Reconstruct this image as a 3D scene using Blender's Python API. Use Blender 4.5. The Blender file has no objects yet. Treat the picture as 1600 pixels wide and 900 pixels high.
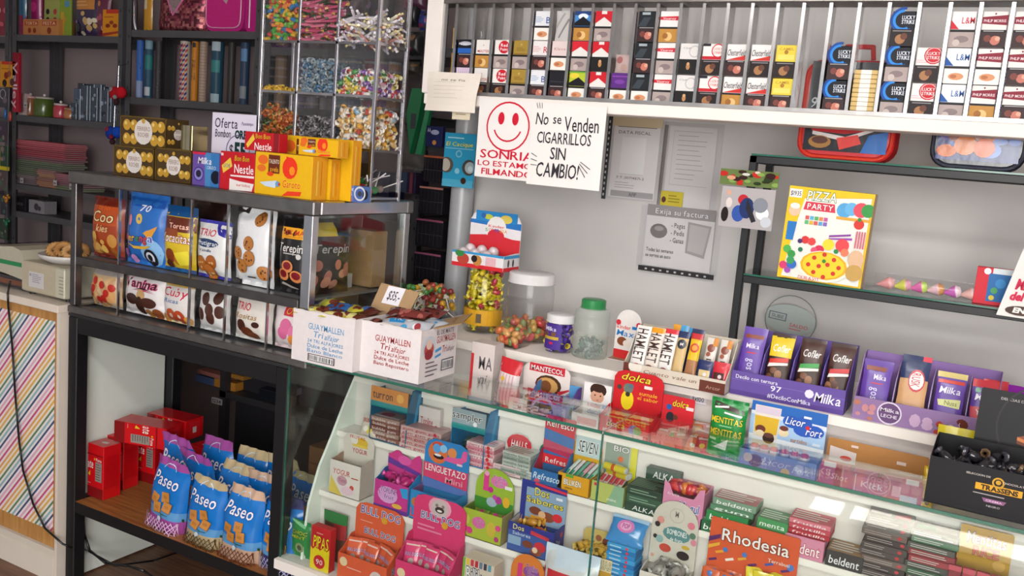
import bpy, math, random
from mathutils import Vector, Matrix
random.seed(7)
sc = bpy.context.scene
COL = sc.collection
# ---------------------------------------------------------------- camera
YW, PT, RL = math.radians(28.25), math.radians(8.34), math.radians(4.85)
FPX = 1422.0
_F = Vector((-math.sin(YW)*math.cos(PT), math.cos(YW)*math.cos(PT), -math.sin(PT)))
_R = Vector((math.cos(YW), math.sin(YW), 0)); _U = _R.cross(_F)
R2 = _R*math.cos(RL)+_U*math.sin(RL); U2 = -_R*math.sin(RL)+_U*math.cos(RL)
CAM = Vector((1.886, -2.175, 1.6))
M3 = Matrix((R2, U2, -_F)).transposed()
cd = bpy.data.cameras.new('camera'); cam = bpy.data.objects.new('camera', cd); COL.objects.link(cam)
cam.matrix_world = Matrix.Translation(CAM) @ M3.to_4x4()
cd.sensor_width = 36; cd.lens = 36*FPX/1600; cd.clip_start = .05
sc.camera = cam
# ---------------------------------------------------------------- world, lights, exposure
w = bpy.data.worlds.new('world'); sc.world = w; w.use_nodes = True
w.node_tree.nodes['Background'].inputs[0].default_value = (.86, .92, 1, 1)
w.node_tree.nodes['Background'].inputs[1].default_value = .55
def area(name, loc, target, sx, sy, power, col=(1, 1, 1), spread=180):
    l = bpy.data.lights.new(name, 'AREA'); l.shape = 'RECTANGLE'; l.size = sx; l.size_y = sy
    l.energy = power; l.color = col; l.spread = math.radians(spread)
    o = bpy.data.objects.new(name, l); COL.objects.link(o); o.location = loc
    o.rotation_euler = (Vector(target)-Vector(loc)).to_track_quat('-Z', 'Y').to_euler()
    return o
area('shopfront_daylight', (3.0, -4.45, 1.75), (.9, .3, 1.0), 3.6, 2.0, 235, (1, .985, .96))
area('overhead_fill_light', (1.2, -1.6, 2.62), (1.2, -1.0, 0), 1.3, .25, 26, (1, .98, .95))  # added overhead fill, no ceiling lamp known here
sun = bpy.data.lights.new('sun', 'SUN'); sun.energy = 45; sun.angle = .004; sun.color = (1, .95, .87)
so_ = bpy.data.objects.new('sun', sun); COL.objects.link(so_); so_.rotation_euler = (math.radians(35), 0, 0)
sc.view_settings.view_transform = 'Standard'; sc.view_settings.look = 'None'
sc.view_settings.gamma = 1; sc.view_settings.use_curve_mapping = False
sc.view_settings.exposure = 0.2
sc.cycles.transparent_max_bounces = 24
sc.cycles.max_bounces = 8
# ---------------------------------------------------------------- pixel to place on a plane
def P3(px, py, X=None, Y=None, Z=None):
    d = M3 @ Vector((px-800, 450-py, -FPX))
    i, v = [(i, v) for i, v in enumerate((X, Y, Z)) if v is not None][0]
    return CAM + d*((v-CAM[i])/d[i])
def fit(xa, ya, xb, yb, yt, Z=None, Y=None):
    """front bottom edge from two pixels (on height Z or plane Y), height from the pixel row of the top left corner"""
    if Y is None: Y = (P3(xa, ya, Z=Z).y+P3(xb, yb, Z=Z).y)/2
    a = P3(xa, ya, Y=Y); b = P3(xb, yb, Y=Y)
    z = Z if Z is not None else (a.z+b.z)/2
    return (Vector(((a.x+b.x)/2, Y, z)), b.x-a.x, P3(xa, yt, Y=Y).z-z)
# ---------------------------------------------------------------- materials
def lin(c):
    if isinstance(c, tuple): return c
    c = c.lstrip('#'); o = []
    for i in (0, 2, 4):
        x = int(c[i:i+2], 16)/255; o.append(x/12.92 if x <= .04045 else ((x+.055)/1.055)**2.4)
    return tuple(o)
MATS = {}
def new_mat(n):
    m = bpy.data.materials.new(n); m.use_nodes = True
    return m, m.node_tree.nodes, m.node_tree.links, m.node_tree.nodes['Principled BSDF']
def attr_mat(n, rough, metal=0, spec=.5, var=.06, scale=60, bump=0, coat=0, sat=1.0, val=.84):
    m, N, L, b = new_mat(n)
    a = N.new('ShaderNodeAttribute'); a.attribute_name = 'Col'
    t = N.new('ShaderNodeTexCoord'); nz = N.new('ShaderNodeTexNoise'); nz.inputs['Scale'].default_value = scale
    L.new(t.outputs['Object'], nz.inputs['Vector'])
    mr = N.new('ShaderNodeMapRange'); mr.inputs[3].default_value = 1-var; mr.inputs[4].default_value = 1+var
    L.new(nz.outputs['Fac'], mr.inputs[0])
    mx = N.new('ShaderNodeVectorMath'); mx.operation = 'SCALE'
    L.new(a.outputs['Color'], mx.inputs[0]); L.new(mr.outputs[0], mx.inputs['Scale'])
    hs = N.new('ShaderNodeHueSaturation'); hs.inputs['Saturation'].default_value = sat; hs.inputs['Value'].default_value = val
    L.new(mx.outputs[0], hs.inputs['Color']); L.new(hs.outputs[0], b.inputs['Base Color'])
    b.inputs['Roughness'].default_value = rough; b.inputs['Metallic'].default_value = metal
    b.inputs['Specular IOR Level'].default_value = spec
    b.inputs['Coat Weight'].default_value = coat
    if bump:
        bp = N.new('ShaderNodeBump'); bp.inputs['Strength'].default_value = bump; bp.inputs['Distance'].default_value = .003
        L.new(nz.outputs['Fac'], bp.inputs['Height']); L.new(bp.outputs[0], b.inputs['Normal'])
    return m
def mat(k):
    if k in MATS: return MATS[k]
    if k == 'card': m = attr_mat('printed_card', .5, spec=.25)
    elif k == 'foil': m = attr_mat('wrapper_foil', .32, 0, .45, .08, 35, .35, .08)
    elif k == 'matte': m = attr_mat('matte_paint', .75, spec=.25, var=.05, scale=9, sat=1, val=1)
    elif k == 'paper': m = attr_mat('paper', .85, spec=.15, var=.03, scale=14)
    elif k == 'plastic': m = attr_mat('plastic', .3, spec=.5)
    elif k == 'gloss': m = attr_mat('glossy_wrap', .2, 0, .55, .1, 30, .3, .12)
    elif k == 'metal': m = attr_mat('chrome', .22, 1, .5, .12, 25)
    elif k == 'worn': m = attr_mat('worn_chrome', .33, .85, .5, .35, 18, .25)
    elif k == 'blackmetal': m = attr_mat('painted_metal', .45, 0, .4, .15, 20)
    elif k == 'cloth': m = attr_mat('cloth', .95, spec=.1, var=.12, scale=90, bump=.4)
    elif k == 'sequin': m = attr_mat('sequins', .28, .6, .6, .5, 160, .6)
    elif k == 'bread': m = attr_mat('bread', .7, spec=.3, var=.3, scale=40, bump=.5)
    elif k in ('glass', 'clear', 'film'):
        m, N, L, b = new_mat({'glass': 'clear_glass', 'clear': 'clear_plastic', 'film': 'plastic_film'}[k])
        N.remove(b); out = N['Material Output']
        tr = N.new('ShaderNodeBsdfTransparent'); gl = N.new('ShaderNodeBsdfGlossy'); mx = N.new('ShaderNodeMixShader')
        fr = N.new('ShaderNodeFresnel'); ior = {'glass': 1.5, 'clear': 1.4, 'film': 1.5}[k]
        ge = N.new('ShaderNodeNewGeometry'); mr = N.new('ShaderNodeMapRange'); mr.inputs[3].default_value = ior; mr.inputs[4].default_value = 1/ior
        L.new(ge.outputs['Backfacing'], mr.inputs[0]); L.new(mr.outputs[0], fr.inputs[0])
        tr.inputs[0].default_value = {'glass': (.95, .975, .96, 1), 'clear': (.975, .975, .975, 1), 'film': (.98, .98, .985, 1)}[k]
        gl.inputs['Roughness'].default_value = {'glass': .01, 'clear': .12, 'film': .2}[k]
        L.new(fr.outputs[0], mx.inputs[0]); L.new(tr.outputs[0], mx.inputs[1]); L.new(gl.outputs[0], mx.inputs[2])
        L.new(mx.outputs[0], out.inputs[0])
    elif k == 'frost':
        m, N, L, b = new_mat('cloudy_plastic'); out = N['Material Output']
        tr = N.new('ShaderNodeBsdfTransparent'); mx = N.new('ShaderNodeMixShader'); mx.inputs[0].default_value = .22
        tr.inputs[0].default_value = (.93, .95, .93, 1)
        b.inputs['Base Color'].default_value = (.62, .66, .62, 1); b.inputs['Roughness'].default_value = .2
        L.new(tr.outputs[0], mx.inputs[1]); L.new(b.outputs[0], mx.inputs[2]); L.new(mx.outputs[0], out.inputs[0])
    elif k == 'edge':
        m, N, L, b = new_mat('green_glass_edge'); b.inputs['Base Color'].default_value = (.02, .11, .075, 1)
        b.inputs['Roughness'].default_value = .12
    elif k in ('wood', 'oak', 'floor'):
        m, N, L, b = new_mat({'wood': 'pine_shelf', 'oak': 'light_board', 'floor': 'laminate_floor'}[k])
        t = N.new('ShaderNodeTexCoord'); mp = N.new('ShaderNodeMapping'); nz = N.new('ShaderNodeTexNoise')
        mp.inputs['Scale'].default_value = (1.5, 22, 22) if k != 'oak' else (18, 18, 1.5)
        nz.inputs['Scale'].default_value = 3; nz.inputs['Detail'].default_value = 6
        cr = N.new('ShaderNodeValToRGB')
        a, c = {'wood': ('7c4a22', 'a86c38'), 'oak': ('a8743c', 'c49254'), 'floor': ('5c3d2c', '7d5a44')}[k]
        cr.color_ramp.elements[0].color = lin(a)+(1,); cr.color_ramp.elements[1].color = lin(c)+(1,)
        cr.color_ramp.elements[0].position = .3; cr.color_ramp.elements[1].position = .7
        L.new(t.outputs['Object'], mp.inputs[0]); L.new(mp.outputs[0], nz.inputs[0]); L.new(nz.outputs['Fac'], cr.inputs[0])
        L.new(cr.outputs[0], b.inputs['Base Color']); b.inputs['Roughness'].default_value = .5
    MATS[k] = m; return m
# ---------------------------------------------------------------- glyphs (Blender's own font, flattened once)
def make_glyphs():
    chars = "ABCDEFGHIJKLMNOPQRSTUVWXYZabcdefghijklmnopqrstuvwxyz0123456789$&%!?.,:;'+-#/()*"
    tmp = []
    for off in (.008, .05):
        for ch in chars:
            for body in ((ch, ch+'|') if off == .008 else (ch,)):
                cu = bpy.data.curves.new('g', 'FONT'); cu.body = body; cu.resolution_u = 2; cu.offset = off; cu.size = 1
                o = bpy.data.objects.new('g', cu); COL.objects.link(o); tmp.append((off, ch, body, o, cu))
    bpy.context.view_layer.update(); dg = bpy.context.evaluated_depsgraph_get()
    G = {}; bar = None
    for off, ch, body, o, cu in tmp:
        me = o.evaluated_get(dg).to_mesh()
        vs = [(v.co.x, v.co.y) for v in me.vertices]
        if len(body) == 2:
            G[('w', ch)] = max(x for x, y in vs)
        else:
            me.calc_loop_triangles()
            G[(off, ch)] = (vs, [tuple(t.vertices) for t in me.loop_triangles])
        o.evaluated_get(dg).to_mesh_clear()
    for off, ch, body, o, cu in tmp:
        bpy.data.objects.remove(o); bpy.data.curves.remove(cu)
    return G
GL = make_glyphs()
_b = GL[('w', '.')] - .0
def adv(ch):
    if ch == ' ': return .3
    vs = GL[(.008, ch)][0]
    return max(x for x, y in vs)+.055
def text_tris(s, off):
    V, T = [], []; x = 0
    for ch in s:
        if ch != ' ' and (off, ch) in GL:
            vs, ts = GL[(off, ch)]; n = len(V); mnx = min(q[0] for q in GL[(.008, ch)][0])
            V += [(a+x-mnx+.03, b) for a, b in vs]; T += [(i+n, j+n, k+n) for i, j, k in ts]
            x += adv(ch)-mnx+.02
        else: x += .3
    return V, T, max(x-.03, .1)
# ---------------------------------------------------------------- art vocabulary for printed surfaces
def Rr(c, u0, v0, u1, v1): return ('r', c, u0, v0, u1, v1)
def E(c, u, v, r, k=1): return ('e', c, u, v, r, k)
def T(c, s, u0, v0, u1, v1, o=None, sh=0, rot=0): return ('t', c, s, u0, v0, u1, v1, o, sh, rot)
def G(c, *pts): return ('g', c, pts)
def RING(c, u, v, r, t=.12, a0=0, a1=360): return ('o', c, u, v, r, t, a0, a1)
def BAR(u0, v0, u1, v1, n=12):
    s = [Rr('f4f4f4', u0, v0, u1, v1)]; rg = random.Random(n); x = u0+.004
    while x < u1-.01:
        d = (u1-u0)*rg.uniform(.012, .04); s.append(Rr('222222', x, v0+(v1-v0)*.1, min(x+d, u1), v1-(v1-v0)*.1)); x += d*rg.uniform(1.6, 2.6)
    return s
def CK(u, v, r, c='b9783a', dots='5a3018', rim='8a5424'):
    rg = random.Random(int(u*1000+v*777)); s = [E(rim, u, v, r*1.06), E(c, u, v, r)]
    for i in range(5):
        a = rg.uniform(0, 6.3); q = rg.uniform(.15, .7)*r; s.append(E(dots, u+q*math.cos(a), v+q*math.sin(a)*.8, r*.15))
    return s
def BLOB(seed, n, cols, u0, v0, u1, v1, r0, r1, k=1):
    rg = random.Random(seed)
    return [E(rg.choice(cols), rg.uniform(u0, u1), rg.uniform(v0, v1), rg.uniform(r0, r1), k*rg.uniform(.6, 1.3)) for _ in range(n)]
def LINES(c, u0, v0, u1, v1, n, seed=1, t=.35):
    rg = random.Random(seed); s = []
    for i in range(n):
        y = v1-(i+.5)*(v1-v0)/n; h = (v1-v0)/n*t
        s.append(Rr(c, u0, y-h/2, u0+(u1-u0)*rg.uniform(.6, 1), y+h/2))
    return s
def STR(c, u0, v0, u1, v1, n):
    return [Rr(c, u0+(u1-u0)*i/n, v0, u0+(u1-u0)*(i+.5)/n, v1) for i in range(n)]
class MB:
    def __init__(s): s.v = []; s.f = []; s.c = []
    def face(s, pts, col):
        n = len(s.v); s.v += [tuple(p) for p in pts]; s.f.append(tuple(range(n, n+len(pts)))); s.c.append(lin(col))
    def box(s, x0, y0, z0, x1, y1, z1, col, m=None):
        n = len(s.v); P = [(x, y, z) for x in (x0, x1) for y in (y0, y1) for z in (z0, z1)]
        if m: P = [tuple(m @ Vector(p)) for p in P]
        s.v += P
        for q in ((0, 1, 3, 2), (4, 6, 7, 5), (0, 4, 5, 1), (2, 3, 7, 6), (0, 2, 6, 4), (1, 5, 7, 3)):
            s.f.append(tuple(n+i for i in q)); s.c.append(lin(col))
    def cbox(s, x0, y0, z0, x1, y1, z1, col, b=.002):
        "box with chamfered vertical and top edges"
        lo = [(x0+b, y0), (x1-b, y0), (x1, y0+b), (x1, y1-b), (x1-b, y1), (x0+b, y1), (x0, y1-b), (x0, y0+b)]
        cx, cy = (x0+x1)/2, (y0+y1)/2
        def ring(z, k): return [(cx+(x-cx)*(1-k/max(abs(x1-x0)/2, 1e-6)), cy+(y-cy)*(1-k/max(abs(y1-y0)/2, 1e-6)), z) for x, y in lo]
        R = [ring(z0, b), ring(z0+b, 0), ring(z1-b, 0), ring(z1, b)]; n = len(s.v)
        for r in R: s.v += r
        for k in range(3):
            for i in range(8):
                j = (i+1) % 8; s.f.append((n+k*8+i, n+k*8+j, n+k*8+8+j, n+k*8+8+i)); s.c.append(lin(col))
        s.f.append(tuple(n+i for i in range(7, -1, -1))); s.f.append(tuple(n+24+i for i in range(8))); s.c += [lin(col)]*2
    def prism(s, pts, axis, a, b, col):
        "2D outline extruded along axis from a to b"
        def mk(p, t): return {'x': (t, p[0], p[1]), 'y': (p[0], t, p[1]), 'z': (p[0], p[1], t)}[axis]
        n = len(s.v); k = len(pts); s.v += [mk(p, a) for p in pts]+[mk(p, b) for p in pts]
        s.f.append(tuple(n+i for i in range(k-1, -1, -1))); s.f.append(tuple(n+k+i for i in range(k))); s.c += [lin(col)]*2
        for i in range(k):
            j = (i+1) % k; s.f.append((n+i, n+j, n+k+j, n+k+i)); s.c.append(lin(col))
    def tube(s, a, b, r, col, seg=8, r2=None, caps=True):
        a = Vector(a); b = Vector(b); d = (b-a).normalized(); u = d.orthogonal().normalized(); w_ = d.cross(u); r2 = r if r2 is None else r2
        n = len(s.v)
        for p, rr in ((a, r), (b, r2)):
            for i in range(seg):
                t = 2*math.pi*i/seg; s.v.append(tuple(p+(u*math.cos(t)+w_*math.sin(t))*rr))
        for i in range(seg):
            j = (i+1) % seg; s.f.append((n+i, n+j, n+seg+j, n+seg+i)); s.c.append(lin(col))
        if caps:
            s.f.append(tuple(n+i for i in range(seg-1, -1, -1))); s.f.append(tuple(n+seg+i for i in range(seg))); s.c += [lin(col)]*2
    def path(s, pts, r, col, seg=8):
        for a, b in zip(pts, pts[1:]): s.tube(a, b, r, col, seg)
        for p in pts[1:-1]: s.ball(p, r, col, 6, 4)
    def lathe(s, prof, col, seg=28, cx=0, cy=0, m=None):
        n = len(s.v)
        for k, (r, z) in enumerate(prof):
            for i in range(seg):
                t = 2*math.pi*i/seg; p = Vector((cx+r*math.cos(t), cy+r*math.sin(t), z)); s.v.append(tuple(m @ p if m else p))
        for k in range(len(prof)-1):
            cc = col[k] if isinstance(col, list) else col
            for i in range(seg):
                j = (i+1) % seg; s.f.append((n+k*seg+i, n+k*seg+j, n+(k+1)*seg+j, n+(k+1)*seg+i)); s.c.append(lin(cc))
    def ball(s, c, r, col, su=10, sv=7, sz=(1, 1, 1)):
        n = len(s.v); c = Vector(c)
        for k in range(sv+1):
            ph = math.pi*k/sv
            for i in range(su):
                t = 2*math.pi*i/su
                s.v.append((c.x+r*sz[0]*math.sin(ph)*math.cos(t), c.y+r*sz[1]*math.sin(ph)*math.sin(t), c.z+r*sz[2]*math.cos(ph)))
        for k in range(sv):
            for i in range(su):
                j = (i+1) % su; s.f.append((n+k*su+i, n+(k+1)*su+i, n+(k+1)*su+j, n+k*su+j)); s.c.append(lin(col))
    def grid(s, fn, nu, nv, colfn):
        n = len(s.v)
        for j in range(nv+1):
            for i in range(nu+1): s.v.append(tuple(fn(i/nu, j/nv)))
        for j in range(nv):
            for i in range(nu):
                a = n+j*(nu+1)+i; s.f.append((a, a+1, a+nu+2, a+nu+1))
                s.c.append(lin(colfn((i+.5)/nu, (j+.5)/nv) if callable(colfn) else colfn))
    def art(s, P, shapes, asp=1.0, curved=False, h0=.0003, dh=.00012):
        h = h0
        flat = []
        def rec(l):
            for q in l:
                if isinstance(q, list): rec(q)
                else: flat.append(q)
        rec(shapes)
        for q in flat:
            h += dh; c = lin(q[1]); n = len(s.v)
            if q[0] == 'r':
                _, _, u0, v0, u1, v1 = q
                nu, nv = (max(1, int((u1-u0)*9)), max(1, int((v1-v0)*12))) if curved else (1, 1)
                for j in range(nv+1):
                    for i in range(nu+1): s.v.append(tuple(P(u0+(u1-u0)*i/nu, v0+(v1-v0)*j/nv, h)))
                for j in range(nv):
                    for i in range(nu):
                        a = n+j*(nu+1)+i; s.f.append((a, a+1, a+nu+2, a+nu+1)); s.c.append(c)
            elif q[0] == 'e':
                _, _, u, v, r, k = q; sg = 14 if r > .05 else 8; rings = (.5, 1) if (curved and r > .08) else (1,)
                s.v.append(tuple(P(u, v, h)))
                for rr in rings:
                    for i in range(sg):
                        t = 2*math.pi*i/sg; uu = min(max(u+r*rr*math.cos(t), 0), 1); vv = min(max(v+r*rr*asp*k*math.sin(t), 0), 1)
                        s.v.append(tuple(P(uu, vv, h)))
                for i in range(sg):
                    j = (i+1) % sg; s.f.append((n, n+1+i, n+1+j)); s.c.append(c)
                    if len(rings) > 1: s.f.append((n+1+i, n+1+sg+i, n+1+sg+j, n+1+j)); s.c.append(c)
            elif q[0] == 'g' and curved and len(q[2]) == 4:
                A, B, C_, D_ = q[2]
                for j in range(5):
                    for i in range(5):
                        a, b = i/4, j/4; uv = [A[k]*(1-a)*(1-b)+B[k]*a*(1-b)+C_[k]*a*b+D_[k]*(1-a)*b for k in (0, 1)]; s.v.append(tuple(P(uv[0], uv[1], h)))
                for j in range(4):
                    for i in range(4):
                        a = n+j*5+i; s.f.append((a, a+1, a+6, a+5)); s.c.append(c)
            elif q[0] == 'g':
                for (u, v) in q[2]: s.v.append(tuple(P(u, v, h)))
                s.f.append(tuple(range(n, n+len(q[2])))); s.c.append(c)
            elif q[0] == 'o':
                _, _, u, v, r, t_, a0, a1 = q; sg = max(6, int(28*abs(a1-a0)/360))
                for i in range(sg+1):
                    t = math.radians(a0+(a1-a0)*i/sg)
                    for rr in (r, r*(1-t_)): s.v.append(tuple(P(u+rr*math.cos(t), v+rr*asp*math.sin(t), h)))
                for i in range(sg): s.f.append((n+2*i, n+2*i+2, n+2*i+3, n+2*i+1)); s.c.append(c)
            elif q[0] == 't':
                _, _, st, u0, v0, u1, v1, o, sh, rot = q
                for off, cc in (((.05, o),) if o else ())+((.008, q[1]),):
                    V, TT, W = text_tris(st, off); n = len(s.v); cc = lin(cc); h += dh
                    for a, b in V:
                        a = (a+sh*b)/(W+abs(sh)*.7); b = b/.72
                        if rot: uu, vv = u0+b*(u1-u0), v1-a*(v1-v0)
                        else: uu, vv = u0+a*(u1-u0), v0+b*(v1-v0)
                        s.v.append(tuple(P(uu, vv, h)))
                    for t in TT: s.f.append((n+t[0], n+t[1], n+t[2])); s.c.append(cc)
    def mesh(s, name, m='card', smooth=False):
        me = bpy.data.meshes.new(name); me.from_pydata(s.v, [], s.f)
        a = me.color_attributes.new('Col', 'FLOAT_COLOR', 'CORNER'); buf = []
        for f, c in zip(s.f, s.c): buf += [c[0], c[1], c[2], 1.0]*len(f)
        a.data.foreach_set('color', buf)
        me.materials.append(mat(m) if isinstance(m, str) else m)
        if smooth: me.polygons.foreach_set('use_smooth', [True]*len(me.polygons))
        return me
    def build(s, name, m='card', parent=None, loc=(0, 0, 0), rot=(0, 0, 0), smooth=False):
        return put(name, s.mesh(name, m, smooth), parent, loc, rot)
def put(name, me, parent=None, loc=(0, 0, 0), rot=(0, 0, 0)):
    o = bpy.data.objects.new(name, me); COL.objects.link(o); o.location = loc; o.rotation_euler = rot
    if parent: o.parent = parent
    return o
def tag(o, label, cat, group=None, kind=None):
    if label: o['label'] = label
    if cat: o['category'] = cat
    if group: o['group'] = group
    if kind: o['kind'] = kind
    return o
def empty(name, label, cat, loc=(0, 0, 0), rot=(0, 0, 0), group=None):
    return tag(put(name, None, None, loc, rot), label, cat, group)
def dup(o, loc=None, rot=None, label=None, parent=None):
    c = o.copy(); COL.objects.link(c)
    if loc is not None: c.location = loc
    if rot is not None: c.rotation_euler = rot
    if label: c['label'] = label
    if parent: c.parent = parent
    for ch in list(o.children): dup(ch, parent=c)
    return c
def struct(name, mb, m, **k):
    o = mb.build(name, m, **k); o['kind'] = 'structure'; return o
# ---------------------------------------------------------------- product builders
def boxmb(w_, d, h, c, front=(), right=(), top=(), left=(), side=None, topc=None):
    mb = MB(); s = side or c
    mb.cbox(-w_/2, 0, 0, w_/2, d, h, c, min(.0012, w_/20))
    if side:
        mb.face([(w_/2+.0002, .001, .001), (w_/2+.0002, d-.001, .001), (w_/2+.0002, d-.001, h-.001), (w_/2+.0002, .001, h-.001)], side)
    if topc:
        mb.face([(-w_/2+.001, .001, h+.0002), (w_/2-.001, .001, h+.0002), (w_/2-.001, d-.001, h+.0002), (-w_/2+.001, d-.001, h+.0002)], topc)
    mb.art(lambda u, v, q: (-w_/2+u*w_, -q, v*h), front, w_/h)
    mb.art(lambda u, v, q: (w_/2+q, u*d, v*h), right, d/h)
    mb.art(lambda u, v, q: (-w_/2-q, d-u*d, v*h), left, d/h)
    mb.art(lambda u, v, q: (-w_/2+u*w_, v*d, h+q), top, w_/d)
    return mb
def carton(name, label, cat, fx, d, c, front=(), rz=0, ry=0, rx=0, group=None, m='card', w=None, h=None, parent=None, **k):
    loc, W, H = fx; W = w or W; H = h or H
    o = boxmb(W, d, H, c, front, **k).build(name, m, parent, loc, (rx, ry, rz))
    return tag(o, label, cat, group)
def tray(name, label, cat, fx, d, hb, c, front=(), inner='b29878', header=None, right=(), rz=0, rx=0, group=None, sidec=None, m='card', w=None, hf=None, base=None, notch=None):
    """open display tray: base, walls that rise from front to back, optional header card at the back"""
    loc, W, H = fx; W = w or W; H = hf or H; t = .0022; sc_ = sidec or c
    if abs(loc.z-.447) < .001: d = min(d, .07)
    if abs(loc.z-.635) < .001: d = min(d, .087)
    root = tag(put(name, None, None, loc, (rx, 0, rz)), label, cat, group)
    mb = MB(); mb.box(-W/2, 0, 0, W/2, d, t, inner)
    x0, x1 = -W/2, W/2
    if notch:
        mb.prism([(x0, 0), (x1, 0), (x1, H*1.15), (x1-W*.12, H*1.1), (x1-W*.25, H*.8), (x0+W*.25, H*.8), (x0+W*.12, H*1.1), (x0, H*1.15)], 'y', 0, t, c)
    else: mb.box(x0, 0, 0, x1, t, H, c)
    mb.art(lambda u, v, q: (x0+u*W, -q, v*H), front, W/H)
    mb.build('front_panel', m, root)
    pr = [(t, 0), (d-t, 0), (d-t, hb), (d*.7, hb*.97+H*.03), (d*.3, H+(hb-H)*.3), (t, H)]
    for a, ai in ((x0, x0+t+.0003), (x1-t, x1-t-.0003)):
        mb = MB(); mb.prism(pr, 'x', a, a+t, sc_); mb.face([(ai, p, q*.997) for p, q in pr], inner)
        if a > 0: mb.art(lambda u, v, q: (x1+q, t+u*(d-2*t), v*H), right, d/H)
        mb.build('side_wall', m, root)
    mb = MB(); mb.box(x0, d-t, 0, x1, d, hb, inner if not header else c)
    mb.build('back_wall', m, root)
    if header:
        hh, hc, art_, shape = header[:4]; y = d-t-.001
        mb = MB()
        if shape == 'round':
            rr_ = min(W/2, hh*.6); pts = [(x0, 0), (x1, 0)]+[(x1*math.cos(a), hh-rr_+rr_*math.sin(a)) for a in [math.pi*i/16 for i in range(17)]]
        elif shape == 'ear':
            pts = [(x0, 0), (x1, 0), (x1, hh*.8), (x1-W*.06, hh*.93), (x1-W*.2, hh), (x0+W*.2, hh), (x0+W*.06, hh*.93), (x0, hh*.8)]
        elif shape == 'wave':
            pts = [(x0, 0), (x1, 0), (x1, hh*.7)]+[(x1-W*i/14, hh*(.82+.18*math.sin(i/14*math.pi*3+1))) for i in range(1, 14)]+[(x0, hh*.75)]
        else:
            pts = [(x0, 0), (x1, 0), (x1, hh-.004), (x1-.004, hh), (x0+.004, hh), (x0, hh-.004)]
        zb = hb*.55 if len(header) < 5 else header[4]
        mb.prism([(p[0], p[1]+zb) for p in pts], 'y', y-t, y, hc)
        mb.art(lambda u, v, q: (x0+u*W, y-t-q, zb+v*hh), art_, W/hh)
        mb.build('header_card', m, root)
    return root
def psurf(W, H, TH, seal, bot, seed, wr=.07, lean=0):
    rg = random.Random(seed); a1, a2, a3 = [rg.uniform(0, 6) for _ in range(3)]
    def S(u, v, side=1, q=0):
        s = 2*u-1; e = min(max((v-seal)/(1-2*seal), 0), 1)
        if bot: e = min(max(v/(1-seal), 0), 1); tz = (min(e/.07, 1)*(2-min(e/.07, 1)))**.5*(max(1-e, 0))**.42
        else: tz = (4*e*(1-e))**.5
        tx = max(1-abs(s)**3.2, 0)**.6
        edge = math.exp(-((v-seal)/.09)**2)+math.exp(-((1-v-seal)/.09)**2)
        y = -side*(TH/2*tz*tx)+TH*wr*(math.sin(u*21+a1)*edge*.5+.35*math.sin(v*13+a2+u*4)*tx*tz)*(1 if side > 0 else .7)
        x = s*W/2*(1-.07*tz+.012*math.sin(v*19+a3))
        if bot: x *= 1-.20*max(0, (v-.6)/.4)**1.6; x += .008*math.sin(v*7+a1)*v; y += .03*max(0, v-.82)*math.sin(a2)*4
        return (x+lean*v*v, y+TH/2-side*q, v*H)
    return S
def pmb(W, H, TH, c, art=(), bands=(), seal=.06, sealc=None, bot=False, seed=1, nu=14, nv=18, back=None, lean=0, wr=.07):
    mb = MB(); S = psurf(W, H, TH, seal, bot, seed, wr, lean)
    def cf(u, v):
        if sealc and (v > 1-seal or (v < seal and not bot)): return sealc
        for v0, v1, bc in bands:
            if v0 <= v < v1: return bc
        return c
    mb.grid(lambda u, v: S(u, v, 1), nu, nv, cf)
    mb.grid(lambda u, v: S(1-u, v, -1), nu, nv, back or cf)
    mb.art(lambda u, v, q: S(u, v, 1, q), art, W/H, curved=True, h0=.0009, dh=.00025)
    return mb
def pouch(name, label, cat, fx, th, c, art=(), rz=0, rx=0, ry=0, group=None, m='foil', w=None, h=None, **k):
    loc, W, H = fx; W = w or W; H = h or H
    return tag(pmb(W, H, th, c, art, **k).build(name, m, None, loc, (rx, ry, rz), smooth=True), label, cat, group)
def sheet(name, label, cat, fx, c, art=(), th=.0012, curl=.0, rz=0, rx=0, ry=0, m='paper', w=None, h=None, group=None, dist=0):
    loc, W, H = fx; W = w or W; H = h or H; mb = MB()
    def S(u, v, q=0): return (-W/2+u*W+dist*v, -curl*math.sin(u*math.pi)*(1-v)*1.0-q+.3*curl*math.sin(v*5+u*3), v*H)
    mb.grid(lambda u, v: S(u, v), 8, 6, c); mb.grid(lambda u, v: S(1-u, v, -th), 8, 6, c)
    for (u0, v0, u1, v1) in ((0, 0, 1, 0), (1, 0, 1, 1), (1, 1, 0, 1), (0, 1, 0, 0)):
        for i in range(8):
            a = (u0+(u1-u0)*i/8, v0+(v1-v0)*i/8); b = (u0+(u1-u0)*(i+1)/8, v0+(v1-v0)*(i+1)/8)
            mb.face([S(*a), S(*a, -th), S(*b, -th), S(*b)], c)
    mb.art(S, art, W/H, curved=True, h0=.0006)
    return tag(mb.build(name, m, None, loc, (rx, ry, rz)), label, cat, group)
FL = -.21
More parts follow.
